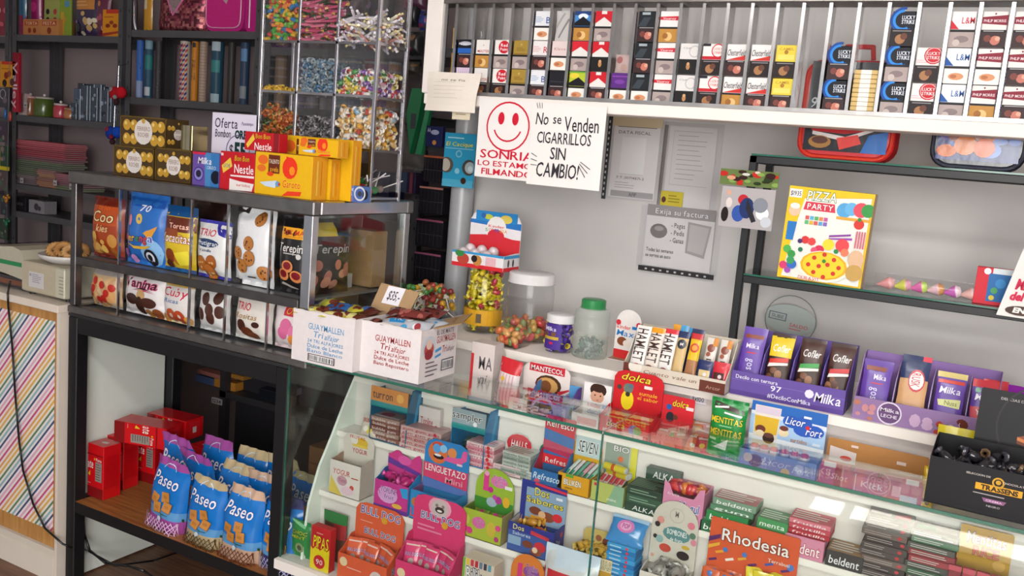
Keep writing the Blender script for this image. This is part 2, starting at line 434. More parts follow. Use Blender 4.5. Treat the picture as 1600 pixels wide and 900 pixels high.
# ================================================================ the room
mb = MB(); mb.box(-4.6, -5.2, FL-.05, 4.2, 1.6, FL, '6a4a38'); struct('floor', mb, 'floor')
TE = math.tan(math.radians(55)); so2 = (2.7-FL)/TE       # how far the sun's rays travel in Y between roof and floor
y_near, y_far = -2.93-so2, -3.19-so2
mb = MB(); mb.box(-4.6, y_near, 2.7, 4.2, 1.6, 2.75, 'd8d4d0'); struct('ceiling', mb, 'matte')
mb = MB(); mb.box(-4.6, y_far-4.5, 2.7, 4.2, y_far, 2.75, 'c8c4c0'); mb.box(-4.6, y_far, 2.7, 1.13, y_near, 2.75, 'c8c4c0'); mb.box(1.29, y_far, 2.7, 1.345, y_near, 2.75, 'c8c4c0'); mb.box(2.5, y_far, 2.7, 4.2, y_near, 2.75, 'c8c4c0')
struct('sun_gap_slabs', mb, 'matte')  # unseen slabs added to cut the sun down to one floor strip
mb = MB(); mb.box(-4.5, -3.3, FL+.0005, 4.1, -2.85, FL+.006, 'f2efe8'); struct('sun_bounce_strip', mb, 'matte')  # unseen pale floor strip, added so its sunlit reflection shows in the glass
WC = 'bcb9b7'
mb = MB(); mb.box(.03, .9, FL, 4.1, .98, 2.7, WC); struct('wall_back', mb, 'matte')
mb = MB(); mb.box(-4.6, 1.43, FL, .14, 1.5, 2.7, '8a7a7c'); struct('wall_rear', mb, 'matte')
mb = MB(); mb.box(.03, .98, FL, .11, 1.43, 2.7, WC); struct('wall_return', mb, 'matte')
mb = MB(); mb.box(-4.6, -5.2, FL, -4.5, 1.43, 2.7, WC); struct('wall_left', mb, 'matte')
mb = MB(); mb.box(4.1, -5.2, FL, 4.2, .98, 2.7, WC); struct('wall_right', mb, 'matte')
# round grey pipe at the corner of the wall
pp = P3(718, 360, Y=.84)
mb = MB(); mb.lathe([(.045, FL), (.045, 2.7)], 'a9aaad', 28); o = mb.build('vertical_pipe', 'plastic', None, (pp.x, .84, 0), smooth=True)
for z in (.6, 1.9):
    b = MB(); b.lathe([(.0455, z), (.051, z+.002), (.051, z+.05), (.0455, z+.052)], '8f9093', 28); b.build('pipe_collar', 'metal', o, smooth=True)
tag(o, 'thick round grey pipe running up the corner beside the wall', 'pipe')

# ---------------------------------------------------------------- black steel table with shelf, white end board
TL, TR, TD = -1.165, -.075, .50
t = empty('steel_table', 'black steel table with wooden lower shelf carrying the snack showcase', 'table', (0, 0, 0))
BK = '17171a'; SZ = .137
for x in (TL, TR-.045):
    for y in (0, TD-.045):
        mb = MB(); mb.cbox(x, y, FL, x+.05, y+.05, .86, BK, .003); mb.build('leg', 'blackmetal', t)
for z0, z1, n in ((.80, .86, 'top_rail'), (SZ-.045, SZ-.002, 'shelf_rail')):
    for y in (.002, TD-.04):
        mb = MB(); mb.box(TL+.05, y, z0, TR-.045, y+.035, z1, BK); mb.build(n, 'blackmetal', t)
    for x in (TL+.005, TR-.04):
        mb = MB(); mb.box(x, .05, z0, x+.035, TD-.045, z1, BK); mb.build(n, 'blackmetal', t)
mb = MB(); mb.box(TL+.052, .004, SZ-.0015, TR-.047, TD-.045, SZ, '9a6a3c'); mb.box(TL+.052, .037, SZ-.018, TR-.047, TD-.045, SZ-.0016, '9a6a3c'); mb.build('lower_shelf', 'wood', t)
mb = MB(); mb.box(TL, 0, .861, TR+.03, TD+.04, .872, '2a2a2c'); mb.build('table_top', 'blackmetal', t)
mb = MB(); mb.box(TL+.002, .052, FL+.01, TL+.006, TD-.05, .80, 'd4dad2')
mb.build('end_board', 'matte', t)
# ---------------------------------------------------------------- chrome and glass snack showcase on the table
SB, SM, ST = .874, 1.09, 1.405; SX0, SX1, SD = -1.16, .0, .52
c = empty('snack_showcase', 'two-tier worn chrome and glass showcase full of biscuit bags on the black table', 'showcase', (0, 0, 0))
CH = '8d8a8a'
for x in (SX0, SX1-.045):
    for y in (0, SD-.03):
        mb = MB(); mb.cbox(x+(.008 if x > -.5 else 0), y, SB+.03, x+(.045 if x > -.5 else .03), y+.03, ST-.045, '6d6b6c' if x < -.5 else 'd8d8dc', .002); mb.build('corner_post', 'worn' if x < -.5 else 'metal', c)
def frame(z0, z1, name, out=.006):
    rm, rc = 'metal', 'c0bec2'
    for y in (-out, SD-.03):
        mb = MB(); mb.cbox(SX0-out, y, z0, SX1+out, y+.03+out, z1, CH, .004); mb.build(name, 'worn', c)
    for x in (SX0-out, SX1-.03):
        mb = MB(); mb.cbox(x, .03, z0, x+.03+out, SD-.031, z1, rc, .004); mb.build(name, rm, c)
frame(ST-.045, ST, 'top_rail', .008); frame(SB, SB+.028, 'bottom_rail', .006)
mb = MB(); mb.cbox(SX0+.03, .001, SM-.03, SX1-.045, .02, SM, '6f6c6c', .002); mb.build('middle_rail', 'worn', c)
mb = MB(); mb.box(SX0+.03, .021, SM-.012, SX1-.045, SD-.03, SM-.004, '77787a'); mb.build('middle_shelf', 'plastic', c)
mb = MB(); mb.box(SX0+.02, .02, SB+.012, SX1-.03, SD-.03, SB+.02, '55565a'); mb.build('bottom_board', 'plastic', c)
mb = MB(); mb.box(SX0+.02, .025, ST-.01, SX1-.03, SD-.03, ST-.003, '3c3c40'); mb.build('top_board', 'plastic', c)
for x in (-.898, -.535, -.366, -.177):
    for z0, z1 in ((SB+.028, SM-.03), (SM, ST-.045)):
        mb = MB(); mb.box(x-.003, .004, z0, x+.003, .012, z1, 'c8c8ca'); mb.build('divider_strip', 'metal', c)
        mb = MB(); mb.box(x-.0015, .013, z0, x+.0015, SD-.04, z1, 'ffffff'); mb.build('divider_pane', 'clear', c)
mb = MB(); mb.box(SX1-.012, .032, SB+.03, SX1-.007, SD-.032, ST-.047, 'ffffff'); mb.build('end_pane', 'glass', c)
mb = MB(); mb.box(SX0+.035, SD-.02, SB+.03, SX1-.2, SD-.015, ST-.05, '8a8f90'); mb.build('back_pane', 'plastic', c)

def cell(x0, x1, ytop, ybot, row): # pixels -> fit on the showcase front
    Z = SM if row == 0 else SB+.03
    a = P3(x0, ybot, Y=.045); b = P3(x1, ybot, Y=.045); tt = P3((x0+x1)/2, ytop, Y=.045)
    return (Vector(((a.x+b.x)/2, .045, Z)), b.x-a.x, tt.z-Z)
def bagcell(label, x0, x1, yt, yb, row, th, colr, art, **k):
    h = k.pop('hh', None); fx = cell(x0, x1, yt, yb, row)
    cat = k.pop('cat', 'biscuit bag')
    return pouch('biscuit_bag', label, cat, fx, th, colr, art, h=h, group='biscuit bags in the showcase', **k)
rb = random.Random(3)
bagcell('tall red-brown and orange bag of filled cookies, top shelf far left', 134, 183, 308, 404, 0, .07, 'a8421c',
    [Rr('c0501c', .1, .55, .9, .86), T('f0d9a0', 'Coo', .12, .60, .88, .78, '5a1608', .2), T('e8c890', 'kies', .3, .44, .7, .56, None, .2), T('f07030', 'trio', .3, .80, .7, .87)]
    +BLOB(5, 9, ['c88a3c', 'e0ac58', 'a86024'], .12, .1, .85, .4, .07, .12)+[E('f0c060', .55, .16, .09)], sealc='6e1f12', bands=[(.86, .94, '7a2414')], seal=.07)
bagcell('bright blue rainbow-lettered bag of ring biscuits, top shelf', 186, 248, 302, 419, 0, .07, '2a6fc4',
    [Rr('1d57b4', .05, .82, .95, .93), T('f4f6fa', '70', .42, .76, .72, .85, None, .2), E('e6c25a', .45, .65, .09), E('2a6fc4', .45, .65, .03), E('8ec0ee', .75, .2, .24), E('dc8a9a', .2, .62, .05, 2),
     G('f0a83a', (.1, .38), (.75, .52), (.9, .58), (.78, .40), (.2, .34)), T('d0307a', 'M', .06, .33, .18, .43, 'ffffff'), T('f0c030', 'er', .20, .33, .38, .44, '4a1a6a'), T('30a050', 'e', .40, .34, .50, .44, '4a1a6a'), T('e05030', 'ng', .52, .34, .70, .45, '4a1a6a'), T('3040b0', 'a', .72, .35, .84, .46, 'e8f0ff'),
     G('e8b838', (.15, .30), (.35, .23), (.65, .24), (.8, .30), (.62, .28), (.35, .27)), E('1b1b26', .74, .13, .15), RING('d8dce8', .74, .13, .1, .4), E('b06ab8', .12, .16, .07), E('c890c8', .3, .08, .08)], sealc='2c7ad6', lean=.012)
bagcell('yellow and brown snack bag leaning against the blue bag, top shelf', 246, 296, 322, 428, 0, .065, 'e3c32a',
    [Rr('17528f', .0, .85, 1, 1), Rr('6a2c18', 0, .62, 1, .84), Rr('9a4a24', .1, .55, .6, .66), T('f4dcc8', 'Tortas', .3, .67, .9, .75, 'b83a28'), T('fbf6ee', 'Xocacitas', .02, .46, .98, .60, 'a02c20', .15),
     E('8a3c1c', .35, .25, .16), E('b8702c', .6, .2, .13), E('5a2412', .3, .12, .1), G('f2e040', (.5, .3), (.9, .35), (.95, .15), (.6, .1))], sealc='1d5a9a', bands=[(.9, 1, '1d5a9a')])
bagcell('white bag with red and navy lettering and waffle biscuits, top shelf middle', 298, 350, 345, 440, 0, .065, 'e4e4e4',
    [G('2e2a98', (.5, 1), (1, 1), (1, .72), (.75, .78)), T('d02438', 'TRIO', .15, .74, .68, .86, None, .1), E('1d3a68', .42, .62, .38, .25), T('f0f4fa', 'Frutigran', .1, .58, .78, .66, None, .1), T('28406a', 'Vainilla', .2, .47, .6, .52)]
    +CK(.25, .25, .17, 'b86a2c', 'e8c080')+CK(.6, .3, .15, 'a85c24', 'e0b070')+CK(.5, .12, .18, 'c07030', 'e8c080'), sealc='3a36a8', seal=.07)
bagcell('large white bag printed with scattered chip cookies, top shelf', 355, 417, 326, 448, 0, .07, 'e6e7ea',
    [G('2a1a18', (0, 0), (.2, 0), (.28, .25), (.1, .6), (.35, 1), (0, 1)), T('f0f0f2', 'Ch', .1, .70, .42, .82, None, .2)]+CK(.7, .88, .13)+CK(.5, .56, .13)+CK(.22, .42, .12)+CK(.55, .37, .14)+CK(.36, .26, .13)+CK(.88, .2, .13)+[Rr('444444', .5, .12, .7, .14)], sealc='eceef0')
bagcell('black bag of jam cookies with orange bonus tag, top shelf right', 425, 474, 338, 460, 0, .07, '1a1718',
    [Rr('e09a1c', .0, .70, .25, .80), Rr('f0a820', .15, .72, 1, .86), T('c03a18', '33% MAS', .22, .77, .97, .83), T('b07010', 'SUPER RELLENO', .3, .735, .9, .755), T('e8e4e0', 'Terepin', .08, .55, .92, .66, None, .15), E('d0ccc8', .78, .5, .07), Rr('b8b4b0', .3, .52, .75, .535)]
    +[q for (a, b) in ((.45, .36), (.3, .25), (.72, .24)) for q in (E('d88a50', a, b, .19, .8), E('7a1420', a, b+.01, .13, .75))]+[G('b0a8a0', (.2, .12), (.8, .04), (.85, .06), (.25, .15))], sealc='141214')
bagcell('round clear-topped bag of red jam-eye biscuits, bottom shelf far left', 134, 180, 420, 482, 1, .07, 'd8b890',
    BLOB(11, 16, ['dca468', 'e6b880', 'caa074'], .1, .08, .9, .75, .1, .15)+[E('c02820', *p, .09) for p in ((.3, .68), (.55, .6), (.85, .55), (.25, .48), (.7, .4), (.15, .35), (.45, .2), (.62, .25))], sealc='9a928e', bands=[(.82, 1, 'aaa29c')])
bagcell('white bag with black and pink script over chocolate petals, bottom shelf', 184, 248, 426, 500, 1, .07, 'e8e2e2',
    [T('1d1620', 'Vanina', .06, .66, .92, .86, 'e85a88', .1), G('c83060', (.3, .58), (.6, .64), (.9, .56), (.6, .61)), G('281c28', (.32, .60), (.6, .68), (.85, .60), (.6, .65)), E('c8a068', .55, .5, .1), E('3a1c14', .32, .38, .16, .6), E('4a241a', .72, .34, .18, .5), E('3a1c14', .52, .25, .1, 1.6), E('b8803c', .7, .08, .09), E('8a4a28', .88, .1, .1)], sealc='e8e4e6')
bagcell('white bag with red script and ring cookies, bottom shelf centre', 246, 293, 440, 510, 1, .065, 'e6e0dc',
    [Rr('e8c060', .0, .88, 1, .97), T('d02040', 'Cuby', .08, .66, .95, .86, 'f4f0f0', .15), T('4a78b8', 'Ricas', .15, .5, .7, .6, None, .2), E('c85a30', .4, .2, .17), E('e8d0c0', .4, .2, .06), E('c04a28', .68, .18, .17), E('f0d8c8', .68, .2, .05), E('d89850', .15, .1, .12), E('e0a050', .9, .12, .1)], sealc='e8d8a8')
bagcell('white bag with five dark chocolate balls, bottom shelf', 301, 349, 448, 524, 1, .065, 'dedcdc',
    [E('4e2a20', *p, .14, 1.1) for p in ((.35, .72), (.75, .78), (.5, .5), (.82, .48), (.2, .38), (.55, .32))], sealc='d4d4d6')
bagcell('white folded-corner bag with red word and chocolate pastries, bottom shelf', 356, 415, 455, 541, 1, .065, 'e2dcd4',
    [G('c0b088', (.1, 1), (.6, 1), (.35, .9)), T('d0222c', 'TRIO', .12, .62, .55, .78, None, .1), T('a87c38', 'Rositas', .1, .45, .75, .56, None, .25), E('4a2418', .3, .3, .13), E('6a3420', .45, .18, .18, .6), E('3e1e14', .7, .36, .1, .6), E('7a4428', .6, .12, .16, .5)], sealc='dcdcd8', lean=.01)
bagcell('pink and white bag with pink flower cookies half hidden by the white carton', 418, 472, 472, 548, 1, .065, 'e8dcdc',
    [Rr('d83a50', .4, .72, 1, .98), T('f0c030', 'Okas', .45, .76, .95, .9, None, .2), E('d86a98', .5, .5, .18), E('e07aa4', .75, .38, .18), E('d86a98', .4, .35, .15), E('e8903c', .7, .2, .15), E('d86090', .9, .55, .15)], sealc='e0c8cc')
# bags standing in the second row, their crumpled tops showing
pouch('biscuit_bag', 'dark brown bag behind the front row, top shelf middle', 'biscuit bag', (Vector((-.46, .2, SM)), .16, .26), .06, '3a2824', BLOB(4, 6, ['6a4a44', '8a7a80'], .1, .5, .9, .9, .06, .1), group='biscuit bags in the showcase')
pouch('biscuit_bag', 'dark maroon bag behind the yellow bag, top shelf', 'biscuit bag', (Vector((-.68, .2, SM)), .2, .25), .06, '38201e', group='biscuit bags in the showcase')
pouch('biscuit_bag', 'black bag of ring cookies behind the showcase end pane', 'biscuit bag', (Vector((-.135, .2, SM)), .14, .2), .12, '17171a', BLOB(9, 8, ['3a3a40', '6a2a28', 'b08068'], .1, .1, .9, .6, .05, .12), rz=1.1, group='biscuit bags in the showcase')
o = pouch('biscuit_bag', 'black and pink glossy bag leaning on the showcase end pane', 'biscuit bag', (Vector((-.045, .16, SM)), .22, .25), .07, '1d1a1e', [T('c8c4c8', 'Terepin', .1, .56, .9, .68, None, .15)]+BLOB(21, 9, ['c87868', 'e09a84', 'b05048'], .1, .12, .9, .42, .07, .11)+[Rr('e0c020', .1, .78, .6, .95)], rz=1.45, group='biscuit bags in the showcase')
carton('cardboard_box', 'plain brown cardboard box inside the right end of the showcase', 'box', (Vector((-.13, .40, SM)), .13, .2), .08, 'a8825c')
carton('flat_packet', 'white packet with red print lying inside the showcase end', 'packet', (Vector((-.17, .28, SM)), .12, .05), .07, 'c8c2c4', [T('b83040', 'Galletas', .1, .3, .9, .7)])

# ---------------------------------------------------------------- long glass counter with stepped white shelves
CZ = .9; GX0, GX1 = -.06, 2.62
g = empty('glass_counter', 'long glass display counter with stepped white shelves full of sweets', 'display counter', (0, 0, 0))
WH = 'd9d2cc'
mb = MB(); mb.box(GX0-.012, -.02, .19, GX1, .42, .222, WH); mb.build('base_ledge', 'matte', g)
mb = MB(); mb.box(GX0+.02, .03, FL, GX1, .42, .188, '1d1c20'); mb.build('plinth', 'matte', g)
for i, (x0, x1) in enumerate(((GX0, 1.024), (1.028, GX1))):
    mb = MB(); mb.box(x0, -.003, .223, x1, .003, CZ-.006, 'ffffff'); mb.build('front_pane', 'glass', g)
    mb = MB(); mb.box(x0, .0, CZ-.005, x1, .238, CZ, 'ffffff'); mb.build('top_pane', 'glass', g)
    mb = MB(); mb.box(x0, -.004, CZ-.0075, x1, -.0005, CZ+.0005, 'ffffff'); mb.build('polished_edge', 'edge', g)
    mb = MB(); mb.box(x0, .2385, CZ-.005, x1, .2395, CZ, 'ffffff'); mb.build('polished_edge', 'glass', g)
mb = MB(); mb.box(1.0243, -.004, .223, 1.0277, .004, CZ-.008, 'ffffff'); mb.build('vertical_pane_edge', 'edge', g)
mb = MB(); mb.box(1.0238, .0, CZ-.001, 1.0282, .238, CZ+.0006, 'dfe6e6'); mb.build('top_joint', 'metal', g)
mb = MB(); mb.box(GX0-.003, .004, .223, GX0+.003, .4, CZ-.006, 'ffffff'); mb.build('end_pane', 'glass', g)
mb = MB(); mb.box(GX0-.004, -.004, .223, GX0-.0032, .004, CZ-.008, 'ffffff'); mb.build('end_pane_edge', 'edge', g)
LC, LA, LB, LF = .808, .635, .447, .2225   # tops of the four levels
YC, YA, YB = .25, .17, .095
sh = '#e2dcd6'
def shelf(y0, y1, z, x0=.006, t=.018, name='stepped_shelf'):
    mb = MB(); mb.box(x0, y0, z-t, GX1-.01, y1, z, sh); mb.build(name, 'matte', g)
def riser(y, z0, z1, name='shelf_riser'):
    mb = MB(); mb.box(.006, y, z0, GX1-.01, y+.006, z1, 'd2cbc6'); mb.build(name, 'matte', g)
shelf(YC, .398, LC); shelf(YA, .262, LA); shelf(YB, .182, LB)
riser(YC+.012, LA+.0005, LC-.0185); riser(YA+.012, LB+.0005, LA-.0185); riser(YB+.012, LF+.0005, LB-.0185)
prof = [(.40, LF), (.03, LF), (.035, .30), (.05, .41), (.095, .53), (.15, .62), (.205, .72), (.255, .80), (.30, .885), (.40, .885)]
mb = MB(); mb.prism(prof, 'x', -.004, .005, 'dfe6de'); mb.build('curved_end_panel', 'matte', g)
# the raised white shelf unit behind the counter
u = empty('back_counter', 'white raised shelf behind the glass counter carrying jars and chocolate trays', 'counter', (0, 0, 0))
BZ = .967
mb = MB(); mb.box(.07, .40, BZ-.028, 3.2, .899, BZ, 'e4ddd6'); mb.build('worktop', 'matte', u)
mb = MB(); mb.box(.07, .43, FL, 3.2, .445, BZ-.029, 'cfc8c4'); mb.build('front_board', 'matte', u)
mb = MB(); mb.box(.07, .446, FL, .09, .899, BZ-.029, 'cfc8c4'); mb.build('end_board', 'matte', u)
tg = P3(1085, 622, Y=.43)
sheet('price_tag', 'tiny handwritten white price tag on the riser above the gummies', 'price tag', (Vector((tg.x+.012, .427, P3(1087, 630, Y=.43).z)), .05, .03), 'f0ecf2', [Rr('b8a8c8', .0, .0, 1, .04), Rr('b8a8c8', .0, .96, 1, 1), T('38343c', '3x100', .12, .25, .88, .75)], th=.001)
# ================================================================ cigarette rack hanging above the counter
RY, RD = .40, .06
r = empty('cigarette_rack', 'wide acrylic cigarette rack with chrome dividers on a white ledge', 'rack', (0, 0, 0))
DX = [.218, .287, .356, .426, .496, .563, .631, .701, .770, .838, .907, .976, 1.044, 1.113, 1.181, 1.250, 1.319, 1.389, 1.461, 1.534, 1.606, 1.677, 1.746, 1.816, 1.886, 1.956, 2.026]
mb = MB(); mb.cbox(.12, RY-.02, 1.742, 3.0, RY+RD+.03, 1.776, 'e0d8d2', .002); mb.build('white_ledge', 'matte', r)
mb = MB(); mb.box(.12, RY-.012, 1.777, 3.0, RY-.006, 1.788, 'b4b0ae'); mb.build('chrome_lip', 'worn', r)
mb = MB(); mb.cbox(.12, RY-.015, 2.066, 3.0, RY+RD+.01, 2.09, '8e8886', .002); mb.build('top_rail', 'worn', r)
mb = MB(); mb.cbox(.108, RY-.02, 1.777, .17, RY+.02, 2.3, 'dcd5d0', .003); mb.build('end_board', 'matte', r)
mb = MB(); mb.box(.12, RY+RD+.004, 1.777, 3.0, RY+RD+.007, 2.065, 'ffffff'); mb.build('back_pane', 'clear', r)
dm = MB(); dm.box(-.0045, -.008, 1.778, .0045, -.004, 2.065, 'c9c6c6'); dm.box(-.0009, -.004, 1.778, .0009, RD, 2.065, 'a8a4a4'); dme = dm.mesh('divider', 'metal')
for x in DX: put('divider', dme, r, (x, RY, 0))
mb = MB(); mb.box(.172, RY-.008, 1.778, .184, RY-.002, 2.065, 'c9c6c6'); mb.build('divider', 'metal', r)
warn = [
 [Rr('241a1c', 0, 0, 1, .49), E('a87850', .45, .2, .22), E('6a4030', .6, .28, .15), Rr('8a8488', .1, .42, .9, .45)],
 [Rr('b0a09c', 0, 0, 1, .49), E('8a7a7c', .5, .22, .3, .5), Rr('1c1a1e', 0, .42, 1, .49), E('c8bab4', .3, .12, .15)],
 [Rr('f0ece6', 0, 0, 1, .42), Rr('201c1e', 0, .42, 1, .49), E('d8966c', .5, .2, .32, .5), E('b8704c', .4, .2, .14, .6)],
 [Rr('3a2628', 0, 0, 1, .49), E('c87868', .6, .2, .2), E('e0a890', .7, .25, .1), E('7a4038', .3, .25, .15), Rr('141214', 0, .42, 1, .49), Rr('a09a9c', .1, .44, .9, .47)],
 [Rr('c08a40', 0, 0, 1, .43), Rr('1c1a1e', 0, .43, 1, .49), E('e8c080', .5, .18, .22), E('a06830', .35, .2, .15)],
 [Rr('1a1818', 0, 0, 1, .49), E('c08858', .5, .25, .1, 1.6), E('d8a878', .5, .34, .08)]]
lu = [T('f0f4fa', 'LUCKY', .42, .77, .98, .88, '203860'), T('f0f4fa', 'STRIKE', .42, .64, .98, .75, '203860')]
brands = {
 'dark blue': ('14161e', [Rr('2a62b8', 0, .5, 1, .68), E('b8b8c0', .5, .85, .4, .3), T('e8e8f0', 'Parisiennes', .05, .8, .95, .88)]),
 'pale pink striped': ('e8dce8', STR('d8b8d8', 0, .7, 1, 1, 7)+[E('4a78c0', .5, .58, .42, .5), E('1c3a80', .5, .56, .3, .3)]),
 'white': ('ece6e2', [T('b83030', 'MASTER', .12, .54, .9, .64), E('c8c0bc', .5, .8, .05)]),
 'white with a round red badge': ('ece8e4', [E('cc2030', .62, .75, .36), T('ffffff', 'Red', .4, .76, .85, .88), T('ffffff', 'Point', .38, .62, .88, .73)]),
 'gold': ('a88a3c', [Rr('8a6c28', 0, .5, 1, .54), E('c8aa5c', .5, .85, .06), LINES('7a5c20', .2, .62, .8, .75, 3)]),
 'white with a blue letter B': ('e8e8ec', [T('28549a', 'B', .68, .58, .95, .80), LINES('8aa8d0', .05, .6, .55, .82, 4)]),
 'white with a red letter R': ('ece6e6', [T('d02838', 'R', .68, .58, .95, .80), LINES('e0a0a0', .05, .6, .55, .82, 4)]),
 'pale pink': ('e4d0ce', [T('b88a8a', 'Kleve', .15, .68, .85, .78)]),
 'plain black': ('1d1b22', [Rr('33313a', .1, .6, .9, .64)]),
 'blue with a dark mountain': ('4a8ad0', [Rr('24407a', 0, .86, 1, 1), E('e8f0ff', .5, .82, .3, .5), G('14141c', (0, .5), (1, .5), (1, .6), (.5, .82), (0, .6))]),
 'red and white chevron': ('e8e4e0', [G('cc1f2e', (0, 1), (1, 1), (1, .58), (.5, .80), (0, .58)), Rr('e8e4e0', .35, .9, .65, 1)]),
 'red over white chevron': ('e8e4e0', [G('d42434', (0, 1), (1, 1), (1, .62), (.5, .82), (0, .62))]),
 'green and yellow with a dark mountain': ('b8c838', [E('e8d040', .3, .85, .3, .5), G('18161a', (0, .5), (1, .5), (1, .6), (.55, .8), (0, .6)), Rr('68a83c', 0, .95, 1, 1)]),
 'violet': ('5c2a80', [Rr('8848a8', .05, .86, .95, .9), E('7a40a0', .5, .7, .3, .4)]),
 'black and slate': ('1d2126', [G('39424a', (.0, .5), (.45, .5), (.7, .8), (.3, .8)), Rr('aab4ba', .2, .88, .65, .96)]),
 'white with a red band': ('ece8e6', [G('d02434', (0, .82), (1, .84), (1, .70), (0, .72)), T('f4e8e8', 'Viceroy', .15, .73, .85, .8)]),
 'white with a pale grey ring': ('e4e0de', [RING('c4c0c0', .78, .74, .3, .2), T('a09c9c', 'Club', .15, .82, .6, .88)]),
 'white with red ring over red base': ('ece8e6', [Rr('c82030', 0, .5, 1, .6), Rr('22202a', 0, .92, .4, 1), E('f0ece8', .8, .78, .34), RING('d02434', .8, .78, .34, .15), T('d02434', 'LUCKY', .55, .8, 1, .88), T('d02434', 'STRIKE', .55, .68, 1, .76)]),
 'white with black script over a red wedge': ('ece8e6', [G('d0342c', (0, .5), (1, .5), (1, .66)), T('22202a', 'Chesterfield', .03, .64, .97, .84, None, .35)]),
 'yellow': ('e8cf48', [T('b8862c', 'CAMEL', .15, .84, .85, .92), E('b07a30', .5, .78, .1), Rr('f0dc70', .1, .55, .9, .7)]),
 'black and glowing blue': ('12141f', [RING('2a8ae0', .5, .75, .5, .3, 90, 300), RING('1a4a9a', .5, .75, .58, .2, 80, 310), lu]),
 'white with a round red target': ('ece8e6', [E('cc2434', .72, .78, .4), RING('f0d8d8', .72, .78, .34, .08), T('f8f0f0', 'LUCKY', .45, .79, .99, .88), T('f8f0f0', 'STRIKE', .45, .67, .99, .76), LINES('e0b0b8', .05, .55, .5, .66, 2)]),
 'white with red letters L&M': ('ece8ea', [G('d02838', (0, .5), (.35, .5), (0, .75)), E('e8e4e8', .5, .75, .36), T('c82434', 'L&M', .42, .66, .95, .84)]),
 'white with blue letters L&M': ('e8eaee', [G('2058a8', (0, .5), (.35, .5), (0, .75)), E('e4e8ee', .5, .75, .36), T('2860a8', 'L&M', .42, .66, .95, .84)]),
 'white crossed by a maroon banner': ('ece6e2', [G('8a1f34', (0, .84), (1, .9), (1, .62), (0, .66)), T('f0dce0', 'PHILIP MORRIS', .06, .7, .94, .78), E('8a1f34', .5, .93, .04)])}
cache = {}
def packmesh(b, wn):
    if (b, wn) not in cache:
        c, a = brands[b]; W, H = .056, .0875
        cache[(b, wn)] = boxmb(W, .022, H, c, [a, warn[wn]], side=c).mesh('cigarette_pack', 'card')
    return cache[(b, wn)]
cols = {0: ['pale pink striped', 'dark blue'], 1: ['white']*2, 2: ['white with a round red badge']*2, 3: ['gold']*2,
 4: ['white with a blue letter B', 'white with a red letter R', 'white with a blue letter B'], 5: ['plain black', 'pale pink'],
 6: ['green and yellow with a dark mountain', 'red over white chevron', 'blue with a dark mountain'], 7: ['red and white chevron']*3, 8: ['violet'],
 9: ['black and slate']*3, 10: ['white with a red band']*3, 11: ['white with a pale grey ring']*2, 12: ['white with red ring over red base']*2,
 13: ['white with black script over a red wedge']*2, 14: ['white with black script over a red wedge']*2, 15: ['yellow']*2, 16: [], 17: ['black and glowing blue']*2,
 19: ['black and glowing blue']*3, 20: ['white with a round red target']*2, 21: ['white with blue letters L&M', 'white with blue letters L&M', 'white with red letters L&M'],
 22: ['white crossed by a maroon banner']*3, 23: ['white crossed by a maroon banner']*3, 24: ['white with red ring over red base']*2, 25: ['gold']*2}
W3 = {1: ['bottom', 'top'], 2: ['bottom', 'top'], 3: ['bottom', 'middle', 'top']}
ordn = ['first', 'second', 'third', 'fourth', 'fifth', 'sixth', 'seventh', 'eighth', 'ninth', 'tenth', 'eleventh', 'twelfth', 'thirteenth', 'fourteenth', 'fifteenth', 'sixteenth', 'seventeenth', 'eighteenth', 'nineteenth', 'twentieth', 'twenty-first', 'twenty-second', 'twenty-third', 'twenty-fourth', 'twenty-fifth', 'twenty-sixth']
rg = random.Random(5)
wseq = {0: [1, 3], 1: [0, 4], 2: [0, 1], 3: [1, 1], 4: [3, 3, 2], 5: [3, 2], 6: [2, 1, 4], 7: [3, 5, 1], 8: [2], 9: [2, 3, 3], 10: [1, 1, 4], 11: [5, 5], 12: [0, 0], 13: [4, 3], 14: [3, 0], 15: [3, 0], 17: [3, 3], 19: [1, 1, 0], 20: [0, 0], 21: [1, 2, 1], 22: [4, 2, 3], 23: [3, 3, 3], 24: [0, 0], 25: [1, 1]}
for ci, bs in cols.items():
    for k, b in enumerate(bs):
        pos = W3[len(bs)][k] if len(bs) > 1 else 'only'
        o = put('cigarette_pack', packmesh(b, wseq[ci][k]), None, ((DX[ci]+DX[ci+1])/2+rg.uniform(-.001, .001), RY+.004, 1.7785+k*.0895), (0, 0, 0))
        tag(o, '%s cigarette pack, %s in %s slot from left' % (b, pos, ordn[ci]) if pos != 'only' else '%s cigarette pack, alone in %s slot from left' % (b, ordn[ci]), 'cigarette pack', 'cigarette packs in the rack')
for k in range(10): # rolling paper booklets
    o = carton('rolling_paper_booklet', ['gold and white rolling paper booklet in the tall thin stack', None][0], 'booklet', (Vector(((DX[18]+DX[19])/2, RY+.006, 1.7785+k*.0118)), .06, .011), .03, 'd8b878', [Rr('ece8e2', .28, 0, .72, 1)], group='rolling paper booklets in the rack')
pouch('folded_wrapper', 'clear crumpled empty wrapper above the pale pink pack', 'wrapper', (Vector((DX[5]+.035, RY+.01, 1.957)), .056, .09), .01, 'c8c4c2', [G('8a8684', (.2, .1), (.3, .1), (.9, .7), (.8, .75)), G('a8a4a0', (.1, .4), (.6, .9), (.5, .95), (.05, .5))], m='paper')
pouch('folded_wrapper', 'clear plastic wrapper above the white packs on the left', 'wrapper', (Vector((DX[1]+.035, RY+.012, 1.957)), .05, .03), .01, 'c8c6c4', m='film')
